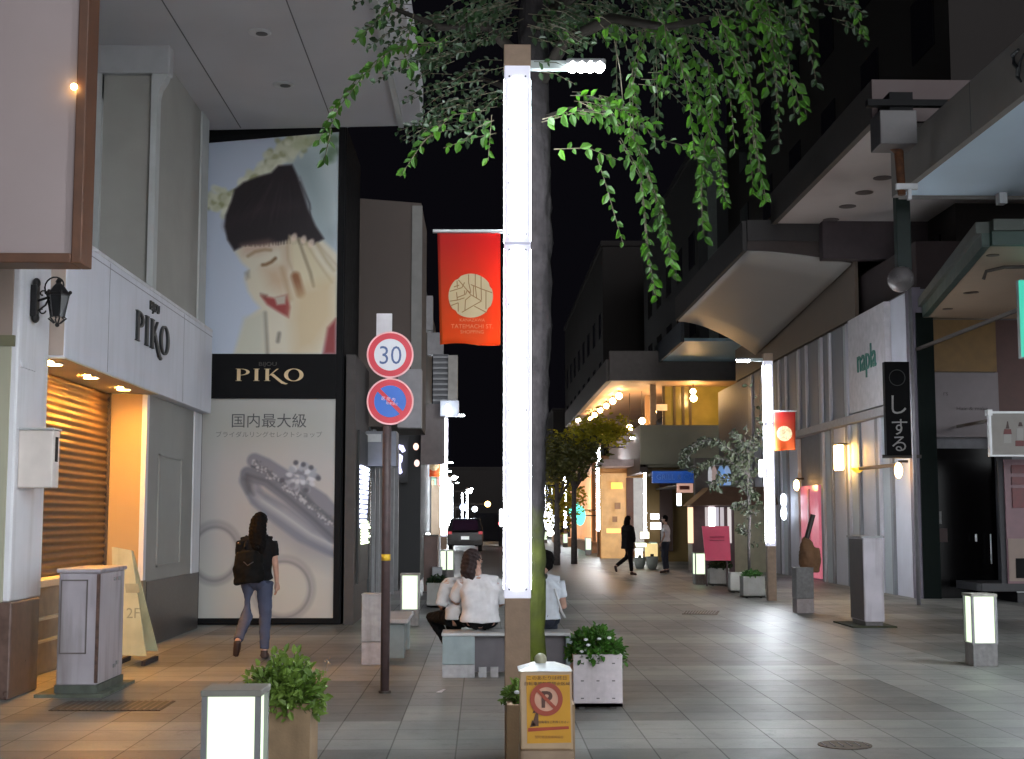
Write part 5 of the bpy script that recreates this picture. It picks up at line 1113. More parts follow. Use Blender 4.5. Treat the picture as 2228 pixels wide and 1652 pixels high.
for u, w_, c_ in ((1545, 4, (.62, .62, .66)), (1554, 6, (.42, .32, .30)), (1569, 8, (.20, .38, .70)), (1582, 8, (.34, .50, .78))):
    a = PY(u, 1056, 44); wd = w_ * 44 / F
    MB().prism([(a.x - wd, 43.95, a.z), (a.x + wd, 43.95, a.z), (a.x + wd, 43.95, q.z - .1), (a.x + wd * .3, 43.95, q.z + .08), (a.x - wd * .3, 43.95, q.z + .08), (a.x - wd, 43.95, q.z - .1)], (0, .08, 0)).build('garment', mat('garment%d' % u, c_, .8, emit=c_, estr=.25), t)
MB().box(p.x, q.x, 44.5, 52.8, q.z + .1, q.z + .2).build('bracket', dkbrown, t)
# magenta board
Y = 33.4; p, q = PY(1531, 1220, Y), PY(1589, 1145, Y)
t = thing('menu_board', 'magenta red stand board behind the pale planters', 'sign', (p.x, Y, 0))
bd = MB().prism([(p.x + .05, Y, p.z), (q.x, Y, p.z), (q.x - .02, Y + .05, q.z), (p.x - .02, Y + .05, q.z)], (0, .06, 0)).build('board', mat('magenta_board', (.38, .022, .07), .5, var=.08, emit=(.5, .02, .08), estr=.12), t)
m = MB()
for x in (p.x + .08, q.x - .08): m.box(x - .02, x + .02, Y + .06, Y + .1, 0, q.z - .05)
m.build('leg', mat('leg_dark', (.05, .03, .03), .6), t)
m = MB(); 
for k, (a, b) in enumerate(((.25, .3), (.33, .37))): m.box(p.x + .15, q.x - .15, Y + .035 - .04, Y + .03, q.z - a - .02, q.z - a)
m.build('print_lines', mat('magenta_dark', (.2, .012, .04), .6), bd)

# ---------------------------------------------------------------- tall dark buildings and distant ones
dk1 = mat('night_wall_brown', (.016, .012, .011), .9, var=.1, scale=.3); dk2 = mat('night_wall_grey', (.035, .036, .038), .8, var=.1, scale=.3)
def building(name, label, x0, x1, y0, y1, h, mm, wins=None, face='x', group=None):
    t = thing(name, label, 'building', ((x0 + x1) / 2, y0, 0), group)
    MB().box(x0, x1, y0, y1, 0, h).build('wall', mm, t)
    MB().box(x0 - .1, x1 + .1, y0 - .1, y1 + .1, h, h + .3).build('parapet', mm, t)
    wi = mat('dark_window', (.012, .012, .016), .15, var=0)
    if wins:
        n, fl = wins
        for k in range(fl):
            for i in range(n):
                z = 3.6 + k * 3; y = y0 + 1 + i * (y1 - y0 - 1) / n
                if z + 1.6 > h: continue
                xx = x0 if x0 > 0 else x1
                s = 1 if x0 < 0 else -1
                MB().box(xx, xx + s * .04, y, y + 1.6, z, z + 1.5).build('window', wi, t)
    return t
building('tower_building', 'tall unlit dark building behind the right hand canopies', 10.5, 26, 30, 58, 26, dk1, (6, 6))
t = building('tower_building', 'dark office block with pale vertical strips seen between the foliage and the canopies', 9.2, 22, 58, 78, 17.5, dk2, (5, 4))
for x in (9.6, 10.6, 11.3, 12.4): MB().box(x, x + .4, 57.94, 58, 8.5, 17.3).build('pilaster_strip', mat('strip_grey', (.13, .15, .14), .7), t)
building('tower_building', 'brownish black building standing farther back on the right of the street', 7.2, 20, 82, 120, 18, dk1, (8, 4))
building('tower_building', 'low dark building stepping down toward the far end on the right', 6.2, 18, 121, 180, 11, dk1, (8, 2))
# left middle buildings
t = building('brown_building', 'dark brown upper wall directly behind the black framed poster wall', -9, -1.09, 24.0, 26.4, 7.15, mat('brown_render', (.078, .060, .052), .8, var=.08, scale=1))
for o in list(t.children):
    if o.name.startswith('parapet'): bpy.data.objects.remove(o); continue
    if o.name.startswith('wall'):
        me = o.data
        for v in me.vertices:
            if v.co.z < 1: v.co.z = 3.2
            elif v.co.x < -2: v.co.z = 7.75
MB().box(-1.25, -1.07, 23.97, 24.0, 3.3, 7.1).build('light_strip_trim', mat('strip_pale', (.17, .165, .155), .6), t)
MB().box(PY(868, 900, 24).x, PY(919, 900, 24).x, 23.6, 23.98, PY(900, 932, 23.8).z, PY(900, 806, 23.8).z).build('ribbed_box', mat('ribbed_grey', (.27, .26, .27), .6, var=.1), t)
MB().box(PY(772, 950, 24).x, PY(868, 950, 24).x, 23.3, 24, PY(800, 1015, 23.5).z, PY(800, 940, 23.5).z).build('shop_awning', mat('awning_slate', (.14, .145, .16), .6), t)
MB().box(PY(772, 950, 24).x, PY(836, 950, 24).x, 23.26, 23.3, PY(800, 962, 23.3).z, PY(800, 945, 23.3).z).build('awning_stripe', mat('awning_stripe', (.38, .38, .37), .6), t)
MB().box(PY(770, 900, 24).x, PY(790, 900, 24).x, 23.5, 23.9, PY(780, 930, 23.6).z, PY(780, 902, 23.6).z).build('flood_lamp', stone, t)
MB().box(-9, -2.0, 26, 33, 0, 3.2).build('ground_floor', mat('shopfront_dark', (.05, .048, .05), .5), t)
for y in (24.6, 25.6, 26.6, 28.2, 29.8, 31.4): MB().box(-2.05, -1.9, y, y + .16, 0, 3.2).build('shopfront_mullion', mat('mullion_grey', (.20, .20, .21), .5), t)
MB().box(-2.0, -1.95, 24.1, 26, .05, 3.2).build('shopfront_glass', mat('glass_grey', (.05, .055, .058), .2), t)
# striped glowing shutter sign
t = thing('led_shutter_sign', 'upright panel of bluish white glowing stripes beside the poster wall', 'sign', (-1.94, 24.3, 1.2))
def on(u, v, X=-1.93): r = ray(u, v); k = X / r.x; return r.y * k, EYE + r.z * k
glb = emat('stripe_glow', (.62, .68, 1), 3.0); glg = emat('stripe_glow_green', (.8, 1, .62), 2.2)
y0 = on(782, 1100)[0]; y1 = on(801, 1100)[0]; m = MB()
for k in range(13):
    v = 1022 + k * 10.5; z = on(790, v)[1]; w_ = .9 - .35 * (k / 13); m.box(-1.93, -1.90, y0 + .12 * (k / 13), y0 + (y1 - y0) * w_, z, z + .048)
m.build('blue_stripes', glb, t); m = MB()
for k in range(8):
    v = 1138 + k * 6.5; z = on(790, v)[1]; m.box(-1.93, -1.90, y0 + .3, y0 + (y1 - y0) * (.8 + .15 * (k % 3)), z, z + .03)
m.build('green_stripes', glg, t)
MB().box(-1.96, -1.93, y0 - .1, y1 + .1, .6, 3.0).build('backing', mat('backing_dark', (.02, .02, .02), .6), t)
# swirl neon
p = PY(862, 1000, 36)
t = thing('neon_sign', 'small curled bluish neon emblem above the left pavement', 'sign', (p.x, 36, p.z))
def w3(u, v): q = PY(u, v, 36); return (q.x, 36, q.z)
MB().tube([w3(*q) for q in ((856, 978), (864, 972), (874, 974), (879, 983))], [.05, .07, .07, .05], 8).build('tube', emat('lilac_neon', (.60, .60, .95), 1.6), t, smooth=True)
MB().tube([w3(*q) for q in ((873, 990), (866, 1000), (862, 1014), (868, 1024), (873, 1030))], [.05, .12, .12, .08, .04], 8).build('tube', emat('lilac_neon', (1, 1, 1), 1), t, smooth=True)
MB().tube([w3(*q) for q in ((856, 990), (853, 1000), (855, 1010))], .04, 8).build('tube', mat('neon_dim', (.3, .28, .4), .5), t)
MB().box(p.x - 1.2, p.x + .3, 36.1, 36.2, p.z - .6, p.z + .6).build('mount', mat('backing_dark', (1, 1, 1)), t)
# building C with stepped boxes
t = building('grey_building', 'grey building with projecting boxes seen just left of the orange banner', -9, -1.62, 36.3, 44, 7.4, dk2)
pz_ = mat('box_grey', (.22, .21, .22), .6, var=.1)
for (u0, v0, u1, v1, mm) in ((918, 645, 942, 720, pz_), (930, 725, 965, 772, pz_), (942, 772, 976, 880, mat('rib_dark', (.075, .075, .085), .5)), (975, 775, 996, 872, mat('box_beige', (.30, .28, .26), .6)), (916, 880, 968, 1010, mat('box_taupe', (.13, .11, .11), .6))):
    a, b = PY(u0, v1, 36), PY(u1, v0, 36); o = MB().box(a.x, b.x, 35.9 if u0 < 970 else 35.8, 36.3, a.z, b.z).build('projecting_box', mm, t)
a, b = PY(942, 880, 36), PY(976, 775, 36); m = MB()
for k in range(9): z = a.z + (b.z - a.z) * (k + .5) / 9; m.box(a.x, b.x, 35.86, 35.9, z, z + .05)
m.build('louvres', greym, t)
for u, v, c_, s_ in ((905, 972, (1, .6, .45), 1.2), (907, 1008, (1, .7, .6), .8), (974, 893, (.9, .95, 1), 9)):
    a = PY(u, v, 35.5); MB().ball(a, (.07, .05, .16 if u > 950 else .09), 10, 8).build('small_lamp', emat('sl%d%d' % (u, v), c_, s_), t, smooth=True)
a, b = PY(958, 905, 35.7), PY(998, 872, 35.7); MB().box(a.x, b.x, 35.7, 36.1, a.z, b.z).build('lit_sign_box', mat('lit_box_grey', (.3, .32, .36), .5, emit=(.5, .55, .7), estr=.25), t)
# left far shops
names = ['low beige shop with pinkish awning left of the far street', 'distant left building behind the dark car', 'second distant left building toward the end of the street', 'farthest left building at the end of the street']
specs = [(-12, -3.5, 45, 62, 6.0), (-12, -4.2, 62.5, 90, 7), (-13, -4.6, 90.5, 130, 6), (-14, -4.6, 131, 200, 8)]
for i, s in enumerate(specs):
    t = building('far_shop_building', names[i], *s, dk1)
    x = s[1]
    for k in range(int((s[3] - s[2]) / 4)):
        y = s[2] + .6 + k * 4; c_ = [(1, .72, .45), (.9, .95, 1), (1, .85, .6), (.75, .9, 1)][(k + i) % 4]
        MB().box(x, x + .05, y, y + 2.9, .2, 2.5).build('lit_window', MATS.get('fw%d' % ((k + i) % 4)) or mat('fw%d' % ((k + i) % 4), (.3, .25, .2), .5, var=.5, scale=.8, emit=c_, estr=.5), t)
    if i == 0:
        MB().box(-3.5, -2.5, 47, 56, 2.75, 3.2).build('awning', mat('awning_pinkish', (.40, .30, .27), .6, var=.1), t)
        MB().box(PY(885, 1100, 45).x, PY(958, 1100, 45).x, 44.9, 45, 0, 2.7).build('front_wall', mat('beige_front', (.42, .33, .24), .6, var=.2, scale=1.5, emit=(.4, .28, .18), estr=.12), t)
        MB().box(PY(920, 1100, 45).x, PY(936, 1100, 45).x, 44.86, 44.9, 0, 2.3).build('orange_door', mat('orange_door', (.45, .15, .06), .6, emit=(.5, .14, .05), estr=.25), t)
for i, (u, v, y, r_, c_, s_, lab) in enumerate(((922, 1104, 46, .16, (.9, 1, .85), 6, 'round white lamp over the left pavement'), (928, 1081, 46, .09, (.95, 1, .95), 6, 'small oblong lamp above the round white one'), (943, 1103, 50, .13, (.75, .85, 1), 5, 'bluish white lamp right of the round lamp'), (945, 1134, 50, .1, (1, 1, 1), 6, 'lamp over the brown street cabinet'), (931, 1164, 40, .07, (1, 1, 1), 6, 'tiny white light on top of the brown street cabinet'),
        (1061, 1097, 120, .25, (1, .55, .15), 9, 'orange light at the far end of the street'), (1078, 1140, 90, .2, (1, 1, 1), 6, 'small white light just left of the big lamp column'), (988, 1040, 78, .14, (1, 1, 1), 7, 'small lamp head over the left pavement lamps'), (1022, 1069, 90, .16, (.9, .95, 1), 6, 'small lamp head between the distant columns'), (1033, 1108, 100, .2, (.8, .9, 1), 6, 'last white light above the parked car'), (1008, 1104, 95, .25, (.5, .62, 1), 2.2, 'faint blue light between distant columns'),
        (1195, 1100, 120, .2, (1, .9, .75), 6, 'white dot light right of the big lamp column'), (1198, 1160, 100, .25, (1, .97, .85), 6, 'low white light at the end of the right pavement'), (1194, 1130, 110, .5, (.85, .9, 1), 4, 'distant glowing panel right of the tree trunk'), (1250, 1110, 75, .3, (.1, .9, .65), 1.4, 'turquoise lit figure left of the orange pavement'), (1262, 1122, 75, .3, (.1, .9, .65), 1.4, 'second turquoise glow beside the first'), (1280, 973, 58, .12, (1, 1, .9), 9, 'bright oblong lamp head beside the leafy tree'), (1258, 915, 60, .12, (1, .85, .6), 6, 'small dot light among the dark leaves left of the cafe'))):
    p = PY(u, v, y); t = thing('distant_light', lab, 'light', tuple(p), 'small lights far down the street')
    MB().ball(p, (r_, r_, r_ * (1.8 if i in (2, 13, 14, 15) else 1)), 10, 8).build('lamp', emat('dl%d' % i, c_, s_), t, smooth=True)
    side = -1 if p.x < .6 else 1
    MB().box(min(p.x, p.x + side * 2.8), max(p.x, p.x + side * 2.8), y + r_ * .5, y + r_ * .5 + .06, p.z - .03, p.z + .03).build('bracket', dkbrown, t)
    MB().box(p.x + side * 2.78, p.x + side * 2.84, y + r_ * .5, y + r_ * .5 + .08, 0, p.z + .03).build('post', dkbrown, t)
# far right row of shops beyond the cafe
for i, (x0, y0, y1, h, lab) in enumerate(((6.6, 66, 80, 4.2, 'orange lit shop front on the far right pavement'), (6.4, 81, 100, 5, 'farther orange shop front on the right pavement'))):
    t = building('far_shop_building', lab, x0, 16, y0, y1, h, mat('peach_wall', (.45, .24, .13), .7, var=.15, scale=.6))
    MB().box(x0 - .06, x0, y0, y1, .1, h - .8).build('lit_front', mat('peach_lit', (.4, .2, .08), .6, var=.4, scale=.7, emit=(.9, .36, .12), estr=.45), t)
    MB().box(x0 - 1.4, x0 - 1.0, y0, y1, 0, .5).build('low_wall', mat('orange_kerb', (.45, .25, .14), .7, var=.2), t)

# more of the far street: a closing block, signs and awnings on the left row
building('far_end_building', 'low dark block closing the far end of the street', -9, 6, 205, 220, 9.0, dk1)
rnd = random.Random(3)
for i in range(14):
    y = 47 + i * 6.2; x = (-3.5 if y < 62 else -4.2 if y < 90 else -4.6) + .06; z = 2.6 + rnd.random() * 2.2; hh = .5 + rnd.random() * 1.1
    c_ = [(1, .95, .85), (.95, .25, .2), (.8, .9, 1), (.25, .5, 1), (1, .75, .4), (.5, 1, .7)][i % 6]
    t = thing('shop_sign', ['upright %s lit sign on the far left row, number %d from the near end' % (['cream', 'red', 'white', 'blue', 'amber', 'green'][i % 6], i + 1)][0], 'sign', (x, y, z), 'lit signs along the far left shops')
    MB().box(x, x + .7, y, y + .15, z, z + hh).build('lit_face', MATS.get('fs%d' % (i % 6)) or mat('fs%d' % (i % 6), (.4, .4, .4), .5, var=.3, scale=4, emit=c_, estr=.55), t)
    MB().box(x - .05, x + .74, y + .15, y + .2, z - .04, z + hh + .04).build('casing', dkbrown, t)
for i, (x, y) in enumerate(((-2.7, 92), (-2.7, 122), (-2.4, 165), (4.9, 82), (4.8, 140))):
    place_lamp(x, y, 0 if x < 0 else 1, ['column lamp far up the left row between two others', 'tiny column lamp near the end of the left row', 'last tiny column lamp at the far end of the left row', 'small column lamp beyond the cafe on the right pavement', 'tiny column lamp at the far end of the right row'][i])
# ================================================================ PLANTS
leafA = leafmat('leaf_bright', (.024, .085, .006), (.06, .17, .012), .45)
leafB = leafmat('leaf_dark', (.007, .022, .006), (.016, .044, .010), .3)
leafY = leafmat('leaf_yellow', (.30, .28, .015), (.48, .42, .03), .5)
leafP = leafmat('leaf_potted', (.09, .17, .02), (.24, .36, .07), .3)
leafG = leafmat('leaf_grey', (.022, .030, .014), (.07, .08, .045), .3)
def seen_at(p):
    q = Vector(p) - Vector((0, 0, EYE)); a = q.x * math.cos(PS) - q.y * math.sin(PS); f_ = q.x * math.sin(PS) + q.y * math.cos(PS)
    fw = f_ * math.cos(TH) + q.z * math.sin(TH); up = q.z * math.cos(TH) - f_ * math.sin(TH); return 1114 + F * a / fw, 826 - F * up / fw
def leaf(m, p, d, s, asp=.5, n=None, cup=.15):
    if p[2] > 4:                       # the lamp head hangs clear of the leaves
        if abs(p[0] - .72) < .26 and abs(p[2] - 4.76) < .2 and 8.2 < p[1] < 9.9: return
    d = Vector(d).normalized(); 
    if n is None: n = Vector(rng.normal(0, 1, 3))
    a = d.cross(n); 
    if a.length < 1e-3: a = d.cross(Vector((1, 0, .1)))
    a.normalize(); nn = a.cross(d)
    w_ = s * asp * .5; up = nn * (s * cup)
    m.add([p, p + d * s * .35 + a * w_ + up, p + d * s * .72 + a * w_ * .75 + up * .8, p + d * s, p + d * s * .72 - a * w_ * .75 + up * .8, p + d * s * .35 - a * w_ + up, p + d * s * .5], [(0, 6, 1), (1, 6, 2), (2, 6, 3), (3, 6, 4), (4, 6, 5), (5, 6, 0)][::1])
def twig(mw, ml, pts, s, step, drop=.6, r=.004):
    P = [Vector(p) for p in pts]; mw.tube(P, [r] * (len(P) - 1) + [r * .5], 5)
    side = 1; acc = 0
    for a, b in zip(P, P[1:]):
        L_ = (b - a).length; d = (b - a).normalized(); t = step - acc
        while t < L_:
            p = a + d * t; sd = Vector((d.z, 0, -d.x)) * side + Vector((0, rng.normal(0, .5), 0)); side = -side
            dd = d * .55 + sd * .75 + Vector((0, 0, -drop)) + Vector(rng.normal(0, .16, 3))
            leaf(ml, p, dd, s * (.55 + .75 * rng.random()), .46 + .2 * rng.random(), Vector((rng.normal(0, .5), -1, rng.normal(0, .5)))); t += step * (.75 + .5 * rng.random())
        acc = max(0, L_ - t + step)
tree = thing('street_tree', 'street tree with grey trunk, painted green-lit low down, behind the foreground lamp and hanging leafy twigs overhead', 'tree', (.48, 10.25, 0))
D = 10.2
def T(u, v, y=D): q = PY(u, v, y); return Vector((q.x, y, q.z))
m = MB()
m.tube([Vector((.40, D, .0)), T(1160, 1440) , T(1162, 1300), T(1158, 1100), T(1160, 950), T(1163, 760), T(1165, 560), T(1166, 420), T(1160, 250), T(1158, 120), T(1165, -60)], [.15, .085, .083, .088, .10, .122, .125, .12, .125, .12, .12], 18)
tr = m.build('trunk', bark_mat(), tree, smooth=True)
tx = bpy.data.textures.new('bark_noise', 'CLOUDS'); tx.noise_scale = .12
sb = tr.modifiers.new('s', 'SUBSURF'); sb.levels = sb.render_levels = 3; dm = tr.modifiers.new('d', 'DISPLACE'); dm.texture = tx; dm.strength = .05; dm.mid_level = .5
m = MB(); 
m = MB()
limbs = [([T(1160, 200), T(1230, 90, 10), T(1330, 40, 9.6), T(1450, 60, 9.2), T(1540, 40, 9)], .06), ([T(1160, 150), T(1060, 60, 10.2), T(960, 60, 10), T(860, 20, 9.8)], .05),
         ([T(1165, 60), T(1300, -60, 9.2), T(1600, -80, 8.8), T(1800, -60, 8.6)], .06), ([T(1158, 260), T(1100, 190, 10.4), T(1020, 160, 10.6), T(930, 200, 10.6)], .03), ([T(1166, 260), T(1240, 235, 10), T(1330, 245, 9.8), T(1400, 330, 9.6)], .012),
         ([T(1160, 100), T(1180, -80, 11), T(1250, -200, 11.5)], .09)]
for pts, r in limbs: m.tube(pts, [r * (1 - .7 * i / (len(pts) - 1)) for i in range(len(pts))], 8)
m.build('limbs', mat('bark_dark', (.014, .012, .010), .95, var=.3, spec=.1), tree, smooth=True)
mw, ml = MB(), MB()
strings = [([(1300, 345), (1318, 400), (1335, 460), (1356, 532)], 9.6), ([(1350, 300), (1395, 380), (1404, 470), (1412, 560), (1428, 645)], 9.4), ([(1450, 60), (1490, 150), (1540, 260), (1566, 350), (1580, 440)], 9.2),
           ([(1560, 20), (1600, 130), (1636, 260), (1650, 350), (1668, 438)], 9.0), ([(1640, -20), (1680, 60), (1706, 140), (1742, 190), (1755, 252)], 8.8), ([(1855, -30), (1862, 30), (1882, 82)], 8.6), ([(1735, -20), (1752, 50), (1776, 130)], 8.7),
           ([(1400, 60), (1370, 180), (1372, 280), (1400, 360), (1440, 470), (1452, 540), (1466, 606)], 9.5), ([(1180, 260), (1250, 240), (1330, 250), (1395, 320), (1425, 420), (1440, 500)], 9.6), ([(1205, 325), (1280, 322), (1350, 350)], 9.7),
           ([(990, 90), (900, 95), (850, 110), (790, 165), (740, 230), (708, 300)], 10), ([(870, -20), (835, 30), (790, 75), (768, 98)], 9.9), ([(1060, 240), (985, 250), (920, 310), (870, 385)], 10.3), ([(1080, 290), (1030, 300), (965, 322)], 10.4),
           ([(1070, 250), (1066, 300), (1062, 350)], 10), ([(720, 280), (712, 320), (705, 352)], 10), ([(1540, 130), (1550, 240), (1530, 330), (1525, 420), (1530, 510)], 9.3), ([(1470, 90), (1500, 220), (1512, 340), (1560, 400)], 9.1),
           ([(900, 30), (880, 120), (900, 160)], 10), ([(1380, 240), (1420, 300), (1500, 320), (1560, 350)], 9.3), ([(1600, 10), (1655, 110), (1672, 200)], 9.0), ([(1500, 30), (1560, 100), (1590, 220), (1600, 330)], 9.1)]
for s_, y in strings:
    for rep in range(2 if len(s_) > 4 else 1):
        dy = rng.normal(0, .12) + rep * .25; du = rep * rng.normal(0, 8)
        twig(mw, ml, [T(u + du, v + rep * 6, y + dy) for u, v in s_], .078, .046, .55)
# denser sprays near the lamp head and over the top
def spray(u, v, y, n, ru, rv, s, ml_, droop=.5):
    for _ in range(n):
        uu, vv = u + rng.normal(0, ru), v + rng.normal(0, rv); yy = y + rng.normal(0, .45)
        if 1170 < uu < 1380 and 60 < vv < 200: continue
        p = T(uu, vv, yy); k = 1 if uu > 1140 else -1
        q = p + Vector((k * (.14 + .22 * rng.random()), rng.normal(0, .1), -.06 - .24 * rng.random() * droop))
        mid = p.lerp(q, .5) + Vector((0, 0, .03)); twig(mw, ml_, [p, mid, q], s, .036, .35, .003)
ml2 = MB()
for a in ((1400, 150, 9.6, 7, 26, 60), (1330, 80, 9.7, 9, 60, 30), (1240, 40, 9.9, 8, 50, 30), (1260, 225, 10.1, 12, 30, 10), (1500, 40, 9.5, 8, 80, 30)): spray(*a, .062, ml)
for k in range(24):                     # hanging shoots, each a chain of paired leaves
    u0 = 1330 + 400 * rng.random(); v0 = -60 + 230 * rng.random(); L0 = 110 + 230 * rng.random() * (1 - abs(u0 - 1480) / 500); du = rng.normal(22, 16); yy = 8.7 + 2.2 * rng.random()
    pts = [T(u0 - 30, v0 - 30, yy), T(u0, v0, yy), T(u0 + du * .7, v0 + L0 * .35, yy), T(u0 + du, v0 + L0 * .7, yy + .05), T(u0 + du * 1.2, v0 + L0, yy + .05)]
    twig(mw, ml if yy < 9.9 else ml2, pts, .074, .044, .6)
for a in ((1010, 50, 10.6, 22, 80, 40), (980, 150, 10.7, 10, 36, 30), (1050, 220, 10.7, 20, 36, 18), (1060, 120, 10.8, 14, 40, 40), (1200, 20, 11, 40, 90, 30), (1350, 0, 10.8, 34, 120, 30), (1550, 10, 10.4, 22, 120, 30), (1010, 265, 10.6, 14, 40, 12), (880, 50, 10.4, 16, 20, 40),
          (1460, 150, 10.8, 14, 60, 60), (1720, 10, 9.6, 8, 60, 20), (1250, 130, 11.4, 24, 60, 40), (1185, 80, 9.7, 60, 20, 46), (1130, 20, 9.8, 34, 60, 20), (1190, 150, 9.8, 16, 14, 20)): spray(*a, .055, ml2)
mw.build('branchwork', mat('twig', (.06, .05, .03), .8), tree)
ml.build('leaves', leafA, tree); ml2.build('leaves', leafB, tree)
# planters and shrubs
def planter(x, y, w_, h, d, m_, label, cat='planter', holes=False):
    t = thing('planter', label, cat, (x, y, 0), 'square planters on the paving')
    wall = .035; m = MB()
    m.box(x, x + w_, y, y + wall, .02, h); m.box(x, x + w_, y + d - wall, y + d, .02, h); m.box(x, x + wall, y + wall, y + d - wall, .02, h); m.box(x + w_ - wall, x + w_, y + wall, y + d - wall, .02, h); m.box(x, x + w_, y, y + d, .02, .05)
    b = m.build('tub', m_, t, bevel=0)
    MB().box(x + wall, x + w_ - wall, y + wall, y + d - wall, h - .06, h - .04).build('soil', mat('soil', (.03, .022, .015), .95, var=.4, scale=30), t)
    m = MB()
    for a in (.05, w_ - .1):
        for b_ in (.04, d - .08): m.box(x + a, x + a + .05, y + b_, y + b_ + .05, 0, .02)
    m.build('feet', darkpl, t)
    if holes:
        m = MB()
        for i in range(3):
            for j in range(3): m.box(x + w_ * (.18 + .32 * i) - .013, x + w_ * (.18 + .32 * i) + .013, y - .003, y + .002, h * (.20 + .32 * j) - .005, h * (.20 + .32 * j) + .005)
        m.build('drain_slots', mat('slot_dark', (.12, .11, .11), .8), b)
    return t
def shrub(x, y, z, r, hgt, label, n=170, s=.05, lm=None, asp=.6, low=0, cat='shrub', fl=0):
    t = thing('shrub', label, cat, (x, y, z)); mw_, ml_ = MB(), MB()
    for k in range(n):
        a = rng.random() * 6.283; e = math.acos(rng.random() * (1 + low) - low); rr = (.55 + .45 * rng.random() ** .5)
        q = Vector((x + r * rr * math.sin(e) * math.cos(a), y + r * rr * math.sin(e) * math.sin(a), z + hgt * rr * math.cos(e) + .02))
        p0 = Vector((x + .15 * r * math.cos(a), y + .15 * r * math.sin(a), z)); mid = p0.lerp(q, .55) + Vector((0, 0, .04))
        mw_.tube([p0, mid, q], .0025, 4, False)
        for j in range(7):
            p = mid.lerp(q, j / 6) + Vector(rng.normal(0, .012, 3)); d = (q - p0).normalized() * .6 + Vector(rng.normal(0, .7, 3)) + Vector((0, 0, -.1)); leaf(ml_, p, d, s * (.7 + .6 * rng.random()), asp, Vector((rng.normal(0, .4), -.6, 1)))
    mw_.build('branchwork', mat('stem', (.07, .08, .03), .8), t); ml_.build('foliage', lm or leafP, t)
    if fl:
        m = MB(); 
        for _ in range(fl):
            c = Vector((x + (rng.random() - .5) * r * 1.2, y - r * .72, z + hgt * (.2 + .6 * rng.random()))); m.ball(c, (.02, .012, .012), 7, 5)
        m.build('blossoms', white, t)
    return t
whp = mat('white_terrazzo', (.47, .42, .44), .55, var=.08, scale=20, dirt=.25)
brp = mat('brown_concrete', (.30, .20, .115), .65, var=.12, scale=12, bump=.2, dirt=.25)
gyp = mat('grey_planter', (.26, .25, .235), .65, var=.12, scale=8, dirt=.3)
planter(.775, 11.9, .415, .455, .42, whp, 'white square planter to the right of the seated people', holes=True)
shrub(.985, 12.1, .40, .26, .26, 'low leafy green shrub filling the white square planter', 260, .05, leafmat('leaf_deep', (.025, .09, .008), (.07, .20, .02), .3), fl=6, low=.15)
planter(-1.49, 8.8, .42, .455, .42, brp, 'brown planter behind the big glowing bollard at the bottom left')
shrub(-1.25, 8.98, .42, .27, .32, 'loose light green leafy shrub beside the big glowing bollard', 210, .06, low=.25)
m = None
t = thing('dry_stems', 'thin dry flower stems sticking up left of the leafy shrub', 'plant', (-1.45, 8.9, .42)); m = MB()
for u, v in ((545, 1458), (556, 1450), (572, 1475), (700, 1440), (690, 1448), (714, 1410)):
    q = PY(u, v + 30, 8.9); m.tube([(-1.40 if u < 600 else -1.15, 8.95, .40), (q.x * .9 - .13, 8.92, q.z - .1), (q.x, 8.9, q.z)], .003, 4)
    for k in range(6): leaf(m, Vector((q.x, 8.9, q.z)) + Vector(rng.normal(0, .014, 3)), rng.normal(0, 1, 3), .022, .5)
m.build('stems', mat('dry_stem', (.34, .22, .13), .8), t)
planter(.155, 8.72, .42, .455, .42, brp, 'brown planter behind the yellow parking notice, at the foot of the big lamp')
shrub(.28, 8.95, .42, .15, .16, 'sparse green plants between the parking notice and the big lamp', 70, .045, low=.2, fl=2)
planter(-1.0, 25.3, .38, .45, .42, gyp, 'grey planter behind the second glowing bollard')
shrub(-.8, 25.5, .42, .22, .12, 'low dark plant in the grey planter behind the second bollard', 60, .06, leafB)
p = PG(1545, 1275); planter(p.x, p.y, .47, .42, .42, gyp, 'leftmost of the three planters below the magenta board')
shrub(p.x + .3, p.y + .2, .4, .3, .2, 'dark low plants under the magenta board', 70, .07, leafB)
p = PG(1590, 1290); planter(p.x, p.y, .27, .44, .3, mat('cream_planter', (.42, .42, .38), .6, var=.08), 'narrow pale middle planter of the three below the magenta board')
p = PG(1618, 1302); planter(p.x, p.y, .44, .44, .42, gyp, 'rightmost of the three planters, holding the slender tree')
shrub(p.x + .2, p.y + .2, .4, .24, .14, 'low green ground plants around the slender tree', 70, .05, leafmat('leaf_deep2', (.02, .08, .01), (.05, .15, .02), .3))
# slender tree
Ys = p.y + .2
t = thing('slender_tree', 'slender planted tree with arching sparse branches in front of the concrete balcony', 'tree', (p.x + .1, Ys, .4)); 
def U(u, v): q = PY(u, v, Ys); return Vector((q.x, Ys + rng.normal(0, .1), q.z))
m = MB(); m.tube([U(1630, 1250), U(1628, 1180), U(1633, 1120), U(1626, 1060), U(1630, 1000), U(1622, 950)], [.035, .03, .03, .025, .02, .012], 8); m.build('trunk', bark, t, smooth=True)
mw, ml = MB(), MB()
for pts in ([(1628, 1030), (1600, 985), (1560, 965), (1520, 962), (1490, 985), (1480, 1010)], [(1628, 1040), (1590, 1010), (1560, 1000), (1530, 1010), (1510, 1030)], [(1630, 1070), (1600, 1045), (1570, 1040), (1550, 1060)], [(1626, 1000), (1610, 960), (1590, 940)], [(1630, 1010), (1640, 960), (1650, 940)], [(1632, 1120), (1610, 1100), (1590, 1110)], [(1628, 1090), (1645, 1070), (1652, 1090)], [(1630, 1160), (1612, 1150)]):
    P_ = [U(*q) for q in pts]
    for a in range(3): twig(mw, ml, [q + Vector(rng.normal(0, .05, 3)) for q in P_], .12, .045, .4, .01)
